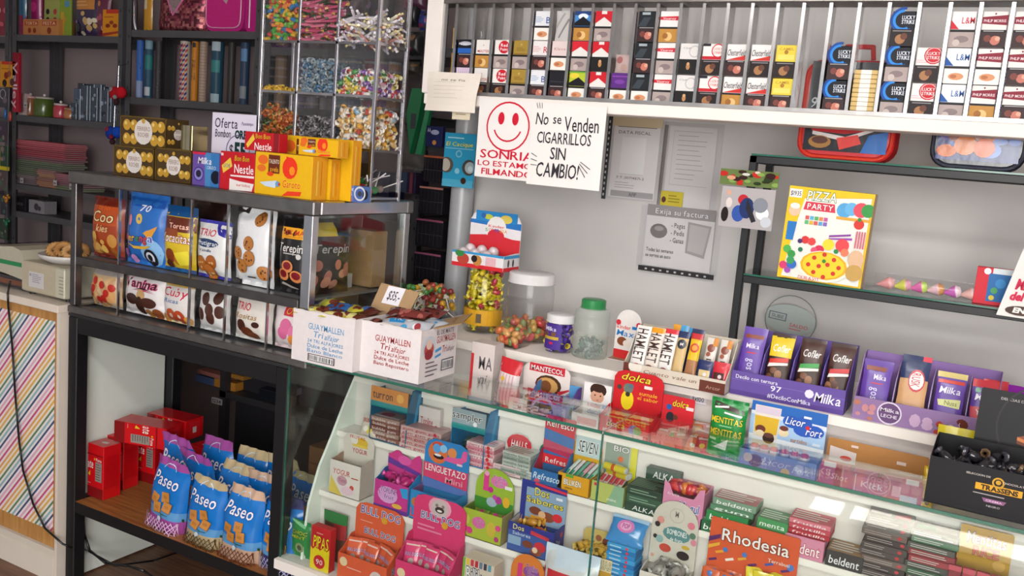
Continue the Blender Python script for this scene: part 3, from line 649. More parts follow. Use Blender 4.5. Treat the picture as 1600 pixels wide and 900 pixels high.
pouch('sweet_packet', 'pinkish clear packet lying above the violet pack', 'packet', (Vector((DX[8]+.035, RY+.012, 1.866)), .052, .055), .012, 'c0a8a4', [E('a86a68', .3, .7, .2), E('b89890', .6, .3, .2)], m='paper')
for z, cc in ((1.80, 'd8a050'), (1.87, 'd09838'), (1.95, 'e0b060')):
    pouch('biscuit_packet', 'tan and orange packet standing in the rack at its left end'+{1.8: ', lowest', 1.87: ', middle', 1.95: ', highest'}[z], 'packet', (Vector((.2, RY+.03, z-.02)), .03, .065), .015, cc, rz=.4)

# ---------------------------------------------------------------- papers hung from the rack
def psheet(label, name, x0, x1, yb, yt, Y, c, art, **k):
    a = P3(x0, yb, Y=Y); b = P3(x1, yb, Y=Y); z0 = a.z; z1 = P3(x0+8, yt, Y=Y).z
    return sheet(name, label, k.pop('cat', 'notice'), (Vector(((a.x+b.x)/2, Y, z0)), b.x-a.x, z1-z0), c, art, **k)
sm = [RING('cc2038', .52, .66, .37, .07), E('cc2038', .40, .76, .055, 1.7), E('cc2038', .64, .76, .055, 1.7), RING('cc2038', .52, .68, .25, .10, 200, 340),
      T('cc2038', 'SONRIA', .07, .25, 1.0, .36), T('cc2038', 'SONRIA', .075, .25, 1.005, .36), T('cc2038', 'LO ESTAMOS', .04, .15, 1.06, .22), T('cc2038', 'LO ESTAMOS', .044, .15, 1.064, .22), T('cc2038', 'FILMANDO', .12, .04, 1.0, .12), T('cc2038', 'FILMANDO', .124, .04, 1.004, .12)]
psheet('white notice with red smiling face and red capitals under the rack', 'smiley_notice', 741, 832, 275, 153, .368, 'ece8e6', sm, cat='notice', curl=.003)
ray = lambda u, v, a, l: G('3a3638', (u, v), (u+l*math.cos(a), v+l*math.sin(a)), (u+l*math.cos(a)+.006, v+l*math.sin(a)+.006), (u+.006, v+.008))
psheet('white handwritten card in black marker hanging right of the smiley notice', 'handwritten_notice', 822, 937, 287, 160, .360, 'eeeae7',
    [T('37343a', 'No', .06, .74, .25, .89, None, .1), T('37343a', 'se', .30, .76, .42, .88), T('37343a', 'Venden', .46, .68, .93, .86, None, -.05), T('37343a', 'CIGARRILLOS', .10, .52, .84, .66), T('37343a', 'SIN', .30, .33, .52, .48), T('37343a', 'CAMBIO!', .12, .11, .72, .29, None, .08)]
    +[ray(.08+.03*i, .93, 1.9-.1*i, .07) for i in range(3)]+[ray(.04, .38-.07*i, 2.7+.2*i, -.09) for i in range(3)]+[ray(.80+.03*i, .14+.05*i, 2.2+.2*i, .16) for i in range(3)], curl=.002)
psheet('crumpled cream note with faint lines stuck on the left end of the rack', 'crumpled_note', 663, 742, 172, 112, .355, 'e6ddd2', [LINES('b4aaa2', .15, .3, .8, .8, 5, t=.06), T('807870', 'no se fia', .3, .78, .75, .84)], curl=.02, dist=.01)
psheet('small scrap of yellowed tape paper under the crumpled note', 'paper_scrap', 706, 734, 186, 166, .362, 'd8ccb4', [LINES('a08c70', .2, .3, .8, .7, 2)], cat='paper scrap')
WY = .892
def sleeve(o, W, H):
    mb = MB(); mb.box(-W/2-.008, -.0035, -.008, W/2+.012, -.003, H+.012, 'ffffff'); mb.build('plastic_sleeve', 'film', o)
x0, x1 = P3(950, 305, Y=WY), P3(1024, 312, Y=WY)
o = psheet('white fiscal data sheet with empty square frame in a black-edged sleeve on the wall', 'fiscal_sheet', 950, 1022, 306, 192, WY, 'e6e1e0',
    [Rr('706c70', .08, .955, .92, .965), T('6a6668', 'DATA FISCAL', .10, .865, .80, .91), Rr('f0eeec', .2, .32, .72, .82), Rr('b8b4b2', .2, .32, .72, .325), T('6c686a', 'F.T.:30714871-2', .15, .255, .75, .29), LINES('98949a', .12, .12, .58, .22, 3, t=.2), Rr('a8a4a4', .05, .01, .98, .09), T('4a4648', 'AFIP', .45, .025, .62, .075)])
mb = MB(); mb.box(-.112, -.003, -.012, -.097, 0, .285, '1e1c1e')
for i in range(14): mb.box(-.108, -.0036, .0+.02*i, -.103, -.0031, .009+.02*i, 'c8c4c2')
mb.build('black_edge_strip', 'plastic', o); sleeve(o, .19, .27)
o = psheet('pale grey printed certificate beside the fiscal sheet on the wall', 'certificate', 1034, 1108, 326, 196, WY, 'dedad8', [Rr('b4b0b0', .1, .3, .9, .305), LINES('a6a2a2', .2, .35, .85, .92, 10, t=.12), Rr('b0acac', .1, .94, .92, .945), Rr('b0acac', .1, .3, .105, .945)])
mb = MB(); mb.box(-.104, -.003, -.01, -.092, 0, .29, '8a8280'); mb.build('grey_edge_strip', 'plastic', o); sleeve(o, .19, .29)
psheet('small yellow strip label at the foot of the certificate', 'yellow_label', 1031, 1066, 320, 298, WY-.008, 'c4b440', [E('5a3a30', .15, .4, .1, 1.3), LINES('8a7c28', .35, .2, .9, .8, 3)], cat='label')
psheet('strip of brownish tape above the fiscal sheet', 'tape_strip', 957, 1036, 196, 181, WY-.006, 'c4b294', [], cat='tape')
o = psheet('grey invoice notice with a heading band and black foot edge on the wall', 'invoice_notice', 1003, 1110, 413, 318, WY-.004, 'dcd7d6',
    [Rr('989292', 0, .82, 1, 1), T('e8e4e4', 'Exija su factura', .12, .86, .9, .95, '7a7474'), E('7c7674', .2, .58, .13, .8), E('a09a98', .2, .62, .07, .5), T('4a4446', '- Pagas', .38, .66, .58, .74), T('4a4446', '- Pedis', .38, .54, .58, .62), T('4a4446', '- Ganas', .38, .42, .58, .50),
     G('a8a2a0', (.62, .78), (.96, .74), (.90, .22), (.62, .28)), G('bcb6b4', (.65, .74), (.93, .71), (.875, .27), (.65, .32)), T('403c3e', 'Todas las semanas', .04, .24, .45, .30), T('403c3e', 'se sortea un auto', .04, .15, .42, .21)])
mb = MB(); mb.box(-.135, -.004, -.02, .14, 0, -.003, '242022')
for i in range(9): mb.box(-.11+.027*i, -.0046, -.015, -.102+.027*i, -.0041, -.009, 'c8c0bc')
mb.build('black_foot_strip', 'plastic', o); sleeve(o, .275, .2)
# picture stickers taped to the black rack posts
psheet('strip of green and red cut-out picture sticker on the black rack', 'picture_sticker', 1124, 1216, 287, 263, .487, '6a7c48', BLOB(31, 26, ['2f3d24', '8aa858', 'd8d4cc', 'c03028', '3a2420', 'e0a080'], .03, .1, .97, .9, .04, .09, .5), cat='sticker', th=.002)
psheet('clear sticker sheet with blue, red and silver figure scraps on the black rack', 'picture_sticker', 1122, 1206, 352, 290, .484, 'b4aeb0', [E('3a5aa8', .35, .35, .12, 1.3), E('c03038', .42, .7, .1), E('2c3a6a', .5, .5, .14, 1.4), E('d8a890', .14, .85, .05), E('2a2224', .1, .3, .07, 2), E('e0d4d0', .16, .6, .06, 1.6), E('f0f0f4', .8, .4, .12), E('8a8e98', .75, .6, .14), E('c8ccd4', .88, .2, .1), G('303038', (.5, .75), (.7, .2), (.62, .15), (.48, .5))], cat='sticker', th=.002)

# ================================================================ black tube rack on the back counter
k = empty('black_tube_rack', 'black square-tube rack with glass shelves on the back counter', 'rack', (0, 0, 0))
KX0, KX1, KY0, KY1 = 1.195, 2.75, .50, .70
T_ = .022; Z1, Z2 = 1.305, 1.655
for x in (KX0, KX1):
    for y in (KY0, KY1):
        mb = MB(); mb.cbox(x, y, BZ, x+T_, y+T_, Z2, BK, .002); mb.build('post', 'blackmetal', k)
for z in (Z1, Z2):
    for y in (KY0, KY1):
        mb = MB(); mb.cbox(KX0+(T_ if z == Z1 else 0), y, z-T_, KX1, y+T_, z, BK, .002); mb.build('shelf_bar', 'blackmetal', k)
    for x in (KX0, KX1):
        mb = MB(); mb.cbox(x, KY0+T_, z-T_, x+T_, KY1, z, BK, .002); mb.build('side_bar', 'blackmetal', k)
    mb = MB(); mb.box(KX0+.003, KY0+.004, z+.0005, KX1-.003, KY1+.018, z+.0055, 'ffffff'); mb.build('glass_shelf', 'glass', k)
    mb = MB(); mb.box(KX0+.003, KY0+.0025, z+.0005, KX1-.003, KY0+.0038, z+.0055, '5a8a7a'); mb.build('glass_edge', 'edge', k)
SH1, SH2 = Z1+.006, Z2+.006
pz = [G('f0c81e', (0, 0), (.07, 0), (.2, .9), (1, .96), (1, 1), (0, 1)), G('ecece4', (.05, .02), (.97, .02), (.97, .95), (.2, .88), (.12, .5)),
      Rr('f4f2f0', .01, .88, .16, .97), T('2a2a30', '$1935', .02, .90, .15, .95), T('f4f0ea', 'PIZZA', .22, .87, .58, .97, '3c7a34', .1), G('d83850', (.2, .76), (.58, .76), (.56, .85), (.22, .85)), T('fdf6f2', 'PARTY', .24, .775, .55, .835, 'b02038'),
      E('58a8dc', .68, .80, .09), E('6ab4e4', .76, .82, .08), E('e05060', .87, .82, .09), E('3c9a4c', .95, .82, .08), Rr('e8a83c', .6, .70, 1, .73), E('d83c34', .87, .67, .06), E('3c8a3a', .87, .72, .025),
      [Rr(c_, .24+.055*(i % 5), .66-.05*(i//5), .285+.055*(i % 5), .70-.05*(i//5)) for i, c_ in enumerate(['d86060', '5ab0d8', '60b060', 'e08a50', 'c860a0', '60b878', 'd8b040', 'd85858', '58a0d0', '8868c0'])],
      G('8a3aa0', (.55, .52), (.8, .56), (.8, .54), (.55, .50)), G('9a48b0', (.55, .49), (.82, .52), (.82, .495), (.55, .475)), E('e8c4a4', .1, .74, .07), E('f0ece8', .1, .79, .06, .6), G('2a7ac4', (.04, .42), (.13, .42), (.15, .62), (.04, .62)),
      [E(c_, a, b, rr) for c_, a, b, rr in (('d83838', .28, .44, .05), ('e04848', .36, .43, .05), ('4a2a6a', .22, .42, .03), ('e8d83c', .56, .42, .07), ('f04a50', .72, .43, .08), ('d83058', .46, .35, .06), ('e05878', .40, .34, .04), ('2e8a4a', .66, .36, .03), ('2c7a5a', .24, .33, .03), ('50b050', .08, .32, .05), ('3a9a48', .14, .27, .05), ('e88060', .76, .36, .05), ('d83c70', .06, .14, .05), ('3468c0', .16, .16, .06), ('3c9a58', .14, .20, .05), ('a050b0', .12, .09, .04))],
      E('f6f0e0', .54, .18, .31, .62), E('e8b020', .54, .19, .28, .62), E('f0d030', .54, .19, .25, .62), [E('d03a28', .54+.18*math.cos(a)*rr_, .19+.12*math.sin(a)*rr_, .028) for a, rr_ in ((0, 1), (.8, .9), (1.6, 1), (2.4, .9), (3.2, 1), (4, .9), (4.8, 1), (5.6, .9), (.5, .3), (3.4, .3))], E('3c8a34', .54, .24, .025),
      E('e0b894', .9, .30, .09, 1.3), E('c8a058', .9, .16, .1), STR('d86078', .86, .42, .98, .6, 4), T('d82838', 'DURAVIT', .26, .015, .52, .055, 'ffffff')]
a = P3(1212, 428, Y=.515); b = P3(1344, 436, Y=.515); hh = P3(1226, 290, Y=.515).z
carton('toy_box', 'yellow and white pizza dough toy box standing on the middle glass shelf', 'toy box', (Vector(((a.x+b.x)/2+.004, .515, SH1)), b.x-a.x, hh-SH1), .055, 'e8c030', [pz], side='c8a888', topc='d8b030', ry=.02)
fx = fit(1527, 462, 1570, 468, 404, Y=.54); fx[0].z = SH1
carton('toy_box', 'small red and blue carded toy pack at the right end of the middle shelf', 'toy box', fx, .03, 'd02a3a', [Rr('2a6aa8', .35, .1, 1, .85), E('f4f0f0', .3, .9, .1), [E('d8c040', .5, .2, .08), E('3a8ac8', .7, .6, .15), E('50a060', .55, .4, .1)], Rr('d8e0e4', .45, .85, 1, 1)], w=.085)
# plastic ice-cream toys in a clear bag
tb = empty('toy_ice_cream_set', 'clear bag of pastel toy ice creams lying on the middle glass shelf', 'toy', P3(1440, 458, Y=.56))
tb.location.z = SH1
for i, (c1, c2) in enumerate((('e8a0a0', 'e8b0b0'), ('d8dc60', 'e0a0b0'), ('e070b0', 'c8e070'), ('e8c0c8', 'd89a60'), ('d070c0', 'f0d8e0'), ('e8b8b0', 'c8c8d0'))):
    mb = MB(); x = -.1+i*.042; m_ = Matrix.Translation((x, .0, .018)) @ Matrix.Rotation(1.35, 4, 'Y') @ Matrix.Rotation(.3*i, 4, 'Z')
    mb.lathe([(.0005, -.02), (.017, .012), (.018, .016), (.012, .028), (.0005, .03)], [c1, c1, c2, c2], 12, m=m_); mb.build('toy_cone', 'plastic', tb, smooth=True)
pmb(.27, .05, .05, 'ffffff', seed=4).build('clear_bag', 'film', tb, loc=(0, -.03, .0), smooth=True)
# hanging white card at the far right
psheet('white hanging card with red capitals at the right edge of the picture', 'hanging_card', 1556, 1640, 492, 332, .47, 'ece8e4', [T('d03848', 'E', .45, .72, .6, .80), T('403c40', 'A', .5, .62, .6, .68), T('403c40', 'C', .42, .54, .5, .60), T('403c40', 'Re', .40, .47, .55, .53), T('403c40', 's', .5, .42, .55, .46), T('d03c58', 'MAN', .15, .28, .62, .38, 'd03c58'), T('d03c58', 'del A', .12, .17, .6, .25, 'd03c58'), E('5a4a44', .42, .07, .3, .35), T('f4f0ec', 'EN', .28, .05, .5, .10, 'f4f0ec')], dist=.055, rz=-.1, cat='hanging card')
# lunch bags on the top shelf
def lunchbag(label, x0, x1, yb, c, art, piping, rimc):
    a = P3(x0, yb, Y=.50); b = P3(x1, yb, Y=.50); W = b.x-a.x; H = .30; D = .11
    ro = empty('lunch_bag', label, 'bag', (0, 0, 0)); ro.location = ((a.x+b.x)/2, .515, SH2)
    def outline(w_, h_, r_, z0=0):
        P = []
        for cx, cz, a0 in ((w_/2-r_, z0+r_, -90), (w_/2-r_, z0+h_-r_*1.6, 0), (-w_/2+r_, z0+h_-r_*1.6, 90), (-w_/2+r_, z0+r_, 180)):
            for i in range(6):
                t = math.radians(a0+18*i); P.append((cx+r_*math.cos(t), cz+r_*math.sin(t)))
        return P
    mb = MB(); mb.prism(outline(W, H, .045), 'y', .008, D, c); mb.build('bag_body', 'cloth', ro)
    mb = MB(); mb.prism(outline(W*.9, H*.88, .04, .012), 'y', .001, .008, rimc)
    mb.art(lambda u, v, q: (-W*.43+u*W*.86, .0008-q, .022+v*H*.82), art, W/H); mb.build('front_panel', 'gloss', ro)
    mb = MB(); pts = outline(W*.94, H*.94, .042, .006); mb.path([(p[0], .006, p[1]) for p in pts]+[(pts[0][0], .006, pts[0][1])], .0045, piping, 6); mb.build('piping', 'plastic', ro.children[0])
    mb = MB(); mb.path([(-.04, .05, H-.02), (-.035, .05, H+.015), (.035, .05, H+.015), (.04, .05, H-.02)], .007, c, 6); mb.build('handle', 'cloth', ro)
lunchbag('red racing-patterned fabric lunch bag on the top shelf of the black rack', 1239, 1392, 252, 'b81e24',
    [Rr('1e1c24', 0, 0, 1, 1), G('c82028', (.0, .32), (.3, .45), (.95, .40), (.95, .28), (.5, .2), (.1, .22)), E('20282c', .62, .45, .12), E('2c5a54', .62, .45, .08), Rr('d8d4d4', .42, .42, .50, .47), G('e8e0dc', (.1, .22), (.5, .17), (.9, .3), (.9, .27), (.5, .12), (.1, .18)), G('2a6ab8', (.7, 0), (1, 0), (1, .25), (.78, .2)), Rr('d8c020', .02, .3, .08, .36), E('a87838', .2, .1, .14, .6), E('5a3020', .2, .12, .1, .5), G('e04038', (.45, .02), (.7, .1), (.65, .2), (.4, .15)), T('d8dce0', '95', .02, .48, .2, .6, None, .2)], 'd8402c', 'c02428')
lunchbag('black lunch bag with orange, blue and violet patterned front on the top shelf', 1447, 1600, 266, '1b1c26',
    [Rr('2a3a78', 0, 0, 1, 1)]+BLOB(41, 30, ['d8702c', 'e0843c', '3a6ac0', '5a4a9a', 'c8a898', '8a3a28', '6a8ad0', '2a2a4a'], .05, .05, .95, .62, .06, .13, .8)+[E('d87830', .35, .16, .14), E('e0682c', .58, .14, .13), G('e89a30', (.3, .5), (.5, .66), (.62, .6), (.6, .4), (.4, .36))], '3a3c4a', '2a2c38')

# ================================================================ jars and things on the back counter
def jar(label, px, py, Y, r_, H, lidc, lidh, body='clear', fill=None, ribs=False, neck=.8, px_x=True, Z=BZ, name='plastic_jar', liddr=.006):
    p = P3(px, py, Y=Y); ro = empty(name, label, 'jar', (p.x, Y, Z))
    prof = [(.001, .001), (r_*.92, .001), (r_, .012), (r_, H*.72)]
    if ribs: prof = [(.001, .001), (r_*.92, .001), (r_, .012), (r_, H*.3), (r_*.96, H*.32), (r_, H*.34), (r_, H*.66), (r_*.96, H*.68), (r_, H*.7)]
    prof += [(r_*.97, H*.8), (r_*neck, H*.88), (r_*neck, H-.003)]
    mb = MB(); mb.lathe(prof, 'ffffff', 32); mb.build('jar_body', body, ro, smooth=True)
    rl = r_*neck+liddr
    mb = MB(); mb.lathe([(rl-.001, H-lidh), (rl+.002, H-lidh), (rl+.002, H-lidh+.003), (rl, H-lidh+.004), (rl, H-.002), (rl-.004, H+.001), (.0005, H+.001)], lidc, 32); mb.build('lid', 'plastic', ro, smooth=True)
    return ro, r_
def gummy_me(c):
    mb = MB(); mb.ball((0, 0, 0), .011, c, 8, 5, (1.25, .85, .8)); return mb.mesh('gummy', 'gloss', True)
def fill_cyl(name, label, cat, center, r_, z0, z1, meshes, n, group, seed=1, sz=1):
    rg = random.Random(seed)
    for i in range(n):
        a = rg.uniform(0, 6.28); q = r_*math.sqrt(rg.uniform(.35, 1))
        o = put(name, rg.choice(meshes), None, (center[0]+q*math.cos(a), center[1]+q*math.sin(a), z0+(z1-z0)*((i+.5)/n)), (rg.uniform(0, 3), rg.uniform(0, 3), rg.uniform(0, 3)))
        o.scale = (sz,)*3; tag(o, label, cat, group)
j, rr = jar('big clear sweet jar with ribbed white screw lid and gummies at the bottom', 822, 540, .60, .082, .235, 'e8e4e4', .034, 'clear', neck=.9)
fill_cyl('gummy_sweet', 'red, orange or yellow gummy in the big white-lidded jar', 'sweet', j.location, .066, BZ+.014, BZ+.07, [gummy_me(c_) for c_ in ('c84840', 'd87848', 'c8a050', '8a9a60', 'd06060')], 70, 'gummies in the big jar', 3, 1.25)
mb = MB(); mb.cbox(-.05, -.05, .0, .05, .05, .16, 'ffffff', .006); o = mb.build('acrylic_bin', 'clear', None, (P3(803, 545, Y=.49).x, .46, BZ))
tag(o, 'clear square acrylic bin of gummies in front of the white-lidded jar', 'bin')
rg = random.Random(8); gms = [gummy_me(c_) for c_ in ('c84840', 'd87848', 'd8a060', '7a8a50')]
for i in range(60):
    o2 = put('gummy_sweet', rg.choice(gms), None, (o.location.x+rg.uniform(-.036, .036), .46+rg.uniform(-.036, .036), BZ+.013+.045*i/60), (rg.uniform(0, 3), rg.uniform(0, 3), 0)); o2.scale = (1.2,)*3
    tag(o2, 'orange or red gummy in the clear square bin', 'sweet', 'gummies in the square bin')
j, rr = jar('small white-lidded jar full of purple-wrapped chocolates', 872, 548, .52, .046, .125, 'e4e2e2', .026, 'clear', neck=.88)
def twist_me(c1, c2=None, L=.03, R=.008, m='gloss', fan=True):
    mb = MB(); c2 = c2 or c1; m_ = Matrix.Rotation(math.pi/2, 4, 'Y')
    b_ = L*.32
    pr = [(.0005, -b_), (R*.85, -b_), (R, -b_*.5), (R, b_*.5), (R*.85, b_), (.0005, b_)]
    if fan: pr = [(R*.95, -L/2), (R*.3, -b_*1.15), (R*.85, -b_*.85), (R, 0), (R*.85, b_*.85), (R*.3, b_*1.15), (R*.95, L/2)]
    n = len(pr)-1; cl = [c2 if (fan and (i == 0 or i == n-1)) else c1 for i in range(n)]
    mb.lathe(pr, cl, 7, m=m_); return mb.mesh('wrapped_sweet', m, True)
fill_cyl('wrapped_chocolate', 'purple foil chocolate in the small white-lidded jar', 'chocolate', j.location, .032, BZ+.012, BZ+.095, [twist_me('4a2a90', '6a4ab0', .04, .01), twist_me('3a2a80', 'c8b040', .04, .01), twist_me('5a3a9a', 'd8d4e8', .04, .01)], 60, 'chocolates in the small jar', 5, 1.1)
mb = MB(); S_ = lambda u, v, q=0: ((.0475+q)*math.sin((u-.7)*1.9), -(.0475+q)*math.cos((u-.7)*1.9), .012+v*.085)
mb.grid(lambda u, v: S_(u, v), 10, 3, '4a2f8e'); mb.art(S_, [E('a8a4d8', .25, .8, .12), Rr('c8a83c', .2, .38, .9, .5), E('7a5038', .4, .6, .1), E('7a5038', .7, .6, .1), T('e8e4f4', 'Milka', .3, .72, .8, .88), Rr('d02848', .55, .2, .7, .28)], .9, curved=True)
mb.build('paper_label', 'card', j.children[0], smooth=True)
j, rr = jar('tall cloudy jar with green lid and a few sweets at the bottom', 920, 555, .527, .058, .19, '2e8a4e', .03, 'frost', ribs=True, neck=.62, liddr=.004)
fill_cyl('wrapped_sweet', 'dull green sweet at the bottom of the green-lidded jar', 'sweet', j.location, .04, BZ+.012, BZ+.05, [twist_me('4a6a58', '8aa090', .03, .009), twist_me('3a4a48', '7a8a80', .03, .009)], 34, 'sweets in the green-lidded jar', 6)
# yellow jar and egg display
jx = P3(748, 520, Y=.58)
j = empty('plastic_jar', 'clear jar of yellow wrapped sweets with a yellow label band', 'jar', (jx.x, .60, BZ))
mb = MB(); mb.lathe([(.001, .001), (.062, .001), (.068, .01), (.068, .215), (.06, .228), (.001, .23)], 'ffffff', 30); mb.build('jar_body', 'clear', j, smooth=True)
mb = MB(); mb.lathe([(.069, .03), (.0695, .085)], 'e0a828', 30)
mb.face([(.012, -.0702, .04), (.03, -.0640, .04), (.03, -.0640, .072), (.012, -.0702, .072)], '6a5a40'); mb.build('paper_label', 'card', j.children[0], smooth=False)
yl = [twist_me('e0cc28', 'e8dc50', .045, .011), twist_me('c8b820', 'e8e080', .045, .011), twist_me('d8c020', 'b8a020', .045, .011), twist_me('c03848', 'e0cc28', .04, .01)]
fill_cyl('yellow_wrapped_sweet', 'yellow twist-wrapped sweet in the jar under the red and white egg display', 'sweet', j.location, .055, BZ+.02, BZ+.22, yl, 130, 'yellow sweets in the jar', 9)
ez = BZ+.2305; ya = .53
a = P3(705, 420, Y=ya); b = P3(785, 428, Y=ya)
W = b.x-a.x
ek = tray('egg_display', 'white, blue and red egg display box with domed blue header on the yellow jar', 'display box', (Vector(((a.x+b.x)/2, ya, ez)), W, .055), .115, .06, 'ece8ea',
    [Rr('d82c34', 0, 0, 1, .25), Rr('3a9ad0', 0, .85, 1, 1), E('c04838', .22, .5, .12, .8), E('c88a48', .5, .5, .09), E('2a1c1c', .44, .6, .06), Rr('e8b8c0', .66, .25, .86, .8), E('3c8a48', .15, .85, .09, .7)], inner='ece4e4',
    header=(.165, 'ece8ec', [Rr('d8303a', 0, 0, 1, .45), G('d8303a', (0, .45), (.5, .52), (1, .42), (1, .3), (0, .3)), G('2c78c4', (0, .72), (1, .66), (1, .8), (0, .8)), Rr('2c8cd0', .1, .78, .92, 1), E('c8d048', .35, .88, .09, .5), E('e8d060', .7, .86, .12, .6), E('3c6ab0', .25, .9, .05), E('f2eeec', .52, .62, .2, 1.15), E('d83040', .52, .48, .17, .7), T('d82834', 'Kinder', .36, .66, .68, .72), T('30a050', 'S', .3, .57, .36, .64), T('d02838', 'OR', .37, .57, .48, .64), T('2860b8', 'PR', .49, .57, .59, .64), T('e8a020', 'ESA', .6, .57, .74, .64)], 'ear', .03), right=[Rr('3a9ad0', 0, .8, 1, 1), Rr('d82c34', 0, 0, 1, .25), E('3a3a48', .3, .5, .06, 2), E('3a3a48', .6, .5, .06, 2)])
for i in range(3):
    for q in range(2):
        mb = MB(); mb.ball((0, 0, 0), .024, 'e4d4d8', 12, 8, (.9, .9, 1.25)); mb.ball((.0, -.002, -.006), .0238, 'd04048', 12, 8, (.92, .92, .9))
        o = mb.build('chocolate_egg', 'gloss', None, (ek.location.x-W/2+.027+i*.046, ya+.035+q*.045, ez+.038+q*.012), (.7, .3*i, 0), smooth=True)
        tag(o, 'foil-wrapped white and red egg in the display on the yellow jar', 'chocolate egg', 'eggs in the display box')
# lollipops behind the white cartons
lc = P3(672, 470, Y=.55)
mb = MB(); mb.cbox(-.09, -.05, 0, .09, .05, .13, 'ffffff', .004); o = mb.build('acrylic_bin', 'clear', None, (lc.x, .55, BZ)); tag(o, 'clear bin crammed with lollipops behind the white cartons', 'bin')
rg = random.Random(12)
lm = []
for hc, wc in (('a84038', 'c8c8a0'), ('d8a020', 'e0c040'), ('4a8a40', 'b8d090'), ('8a3030', 'd0c8c0'), ('a86038', 'a8b888')):
    mb = MB(); mb.ball((0, 0, 0), .0125, hc, 9, 6); mb.tube((0, 0, -.012), (0, 0, -.07), .0018, 'e8e4e0', 5); mb.lathe([(.003, -.012), (.012, -.026)], wc, 7); lm.append(mb.mesh('lollipop', 'gloss', True))
for i in range(60):
    o = put('lollipop', rg.choice(lm), None, (lc.x+rg.uniform(-.078, .078), .55+rg.uniform(-.04, .04), BZ+.07+.09*i/60*rg.uniform(.6, 1)), (rg.uniform(-1.2, 1.2), rg.uniform(-1.2, 1.2), rg.uniform(0, 3)))
    tag(o, 'wrapped lollipop in the crammed clear bin behind the white cartons', 'lollipop', 'lollipops behind the cartons')
# card with rounded white top
fx = fit(944, 560, 990, 570, 478, Z=BZ)
tray('chocolate_display', 'narrow white display with round blank top and red and blue print', 'display box', fx, .05, .006, 'ece6e4', [], hf=.004, w=.092, header=(.165, 'ece6e2', [Rr('d83030', 0, 0, 1, .18), E('8a4a2c', .3, .35, .2, .8), E('f0e4d8', .5, .32, .16, .8), G('8a5038', (.7, .3), (1, .4), (1, .6), (.75, .5)), T('d82834', 'kinder', .05, .60, .60, .68), T('2a80c8', 'Maxi', .05, .46, .85, .58, None, .1), Rr('2a80c8', .65, .62, .9, .68), E('d83040', .1, .72, .1), E('d83040', .9, .72, .1)], 'round', 0.001), rz=-.1)

# ---------------------------------------------------------------- chocolate trays on the back counter
def bar(name, label, cat, par, x, y, z, W, H, th, c, art, rx=-.35, group=None, ry=0, rz=0, **kw):
    M_ = par.matrix_basis @ Matrix.Translation((x, y, z))
    o = pmb(W, H, th, c, art, nu=8, nv=12, **kw).build(name, 'foil', None, smooth=True)
    o.matrix_world = M_ @ Matrix.Rotation(rz, 4, 'Z') @ Matrix.Rotation(rx, 4, 'X') @ Matrix.Rotation(ry, 4, 'Y')
    return tag(o, label, cat, group)
fx = fit(972, 592, 1132, 612, 568, Z=BZ)
W = fx[1]
ht = tray('chocolate_tray', 'cream and brown open tray of nougat bars and wafers', 'display box', fx, .13, .145, 'd8ccbc', [Rr('6a3428', 0, 0, .17, 1), E('e8e0d4', .12, .85, .07), Rr('6a3428', .76, 0, 1, .8), T('8a6a58', 'Cuanto vale un', .2, .45, .74, .72, None, .2), T('b89080', 'Arcor', .82, .25, .96, .5)], inner='cfc4b4', hf=.042, sidec='e0d6c8')
hm = [T('3a2018', 'HAMLET', .12, .26, .88, .94, None, 0, 1)]
for i, (x, c1, extra, lab) in enumerate(((-.128, 'ece8e4', [E('c86a58', .5, .12, .3), E('8a3c30', .6, .16, .14)], 'first white nougat bar with brown capitals, far left of the cream tray'), (-.087, 'e8dcd2', [Rr('f0a020', 0, .88, 1, .99), E('7a4a40', .4, .12, .3), E('a86a5a', .7, .1, .2)], 'second white bar with brown capitals and orange top in the cream tray'), (-.048, 'ece8e4', [Rr('d8303c', 0, .9, 1, 1), E('8a4038', .5, .1, .3)], 'third white bar with brown capitals and red top in the cream tray'))):
    bar('chocolate_bar', lab, 'chocolate bar', ht, x*1.0+.002, .012+i*.010, .01, .047, .15, .013, c1, hm+extra, group='bars in the cream tray')
bar('wafer_bar', 'tan wafer bar with navy top and round dark badge in the cream tray', 'wafer bar', ht, -.005, .03, .01, .036, .15, .012, 'd8b880', [Rr('20305e', 0, .86, 1, 1), E('2c3440', .5, .73, .42), T('e8e4e0', 'M', .35, .7, .65, .76), Rr('c8a468', .1, .1, .16, .6)], group='bars in the cream tray', sealc='20305e')
bar('wafer_bar', 'yellow and brown wafer bar with red badge in the cream tray', 'wafer bar', ht, .036, .03, .01, .036, .15, .012, 'e8c020', [Rr('b07a50', 0, .05, 1, .45), G('e8c020', (0, .45), (.5, .35), (1, .45), (1, .6), (0, .6)), E('d04028', .5, .7, .4), E('e8a040', .5, .7, .25), Rr('c82830', 0, .88, 1, 1)], group='bars in the cream tray', sealc='c82830')
for x, lab in ((.078, 'upright white and brown almond bar, left of the back pair in the cream tray'), (.12, 'upright white and brown almond bar at the right back of the cream tray')):
    bar('chocolate_bar', lab, 'chocolate bar', ht, x, .06, .02, .036, .13, .012, 'e4dcd4', [E('8a4430', .5, .75, .35), E('a85a40', .35, .6, .2), Rr('d88a30', .6, .8, 1, 1), T('30201c', 'LET', .3, .1, .75, .5, None, 0, 1)], group='bars in the cream tray')
bar('filled_wafer', 'small navy and cream filled wafer at the right front of the cream tray', 'wafer bar', ht, .085, .014, .012, .05, .075, .014, '202c60', [Rr('d8c088', .15, .02, .85, .62), E('c03848', .5, .2, .2), E('e8e0e0', .55, .45, .12)], rx=-.2, group='bars in the cream tray')
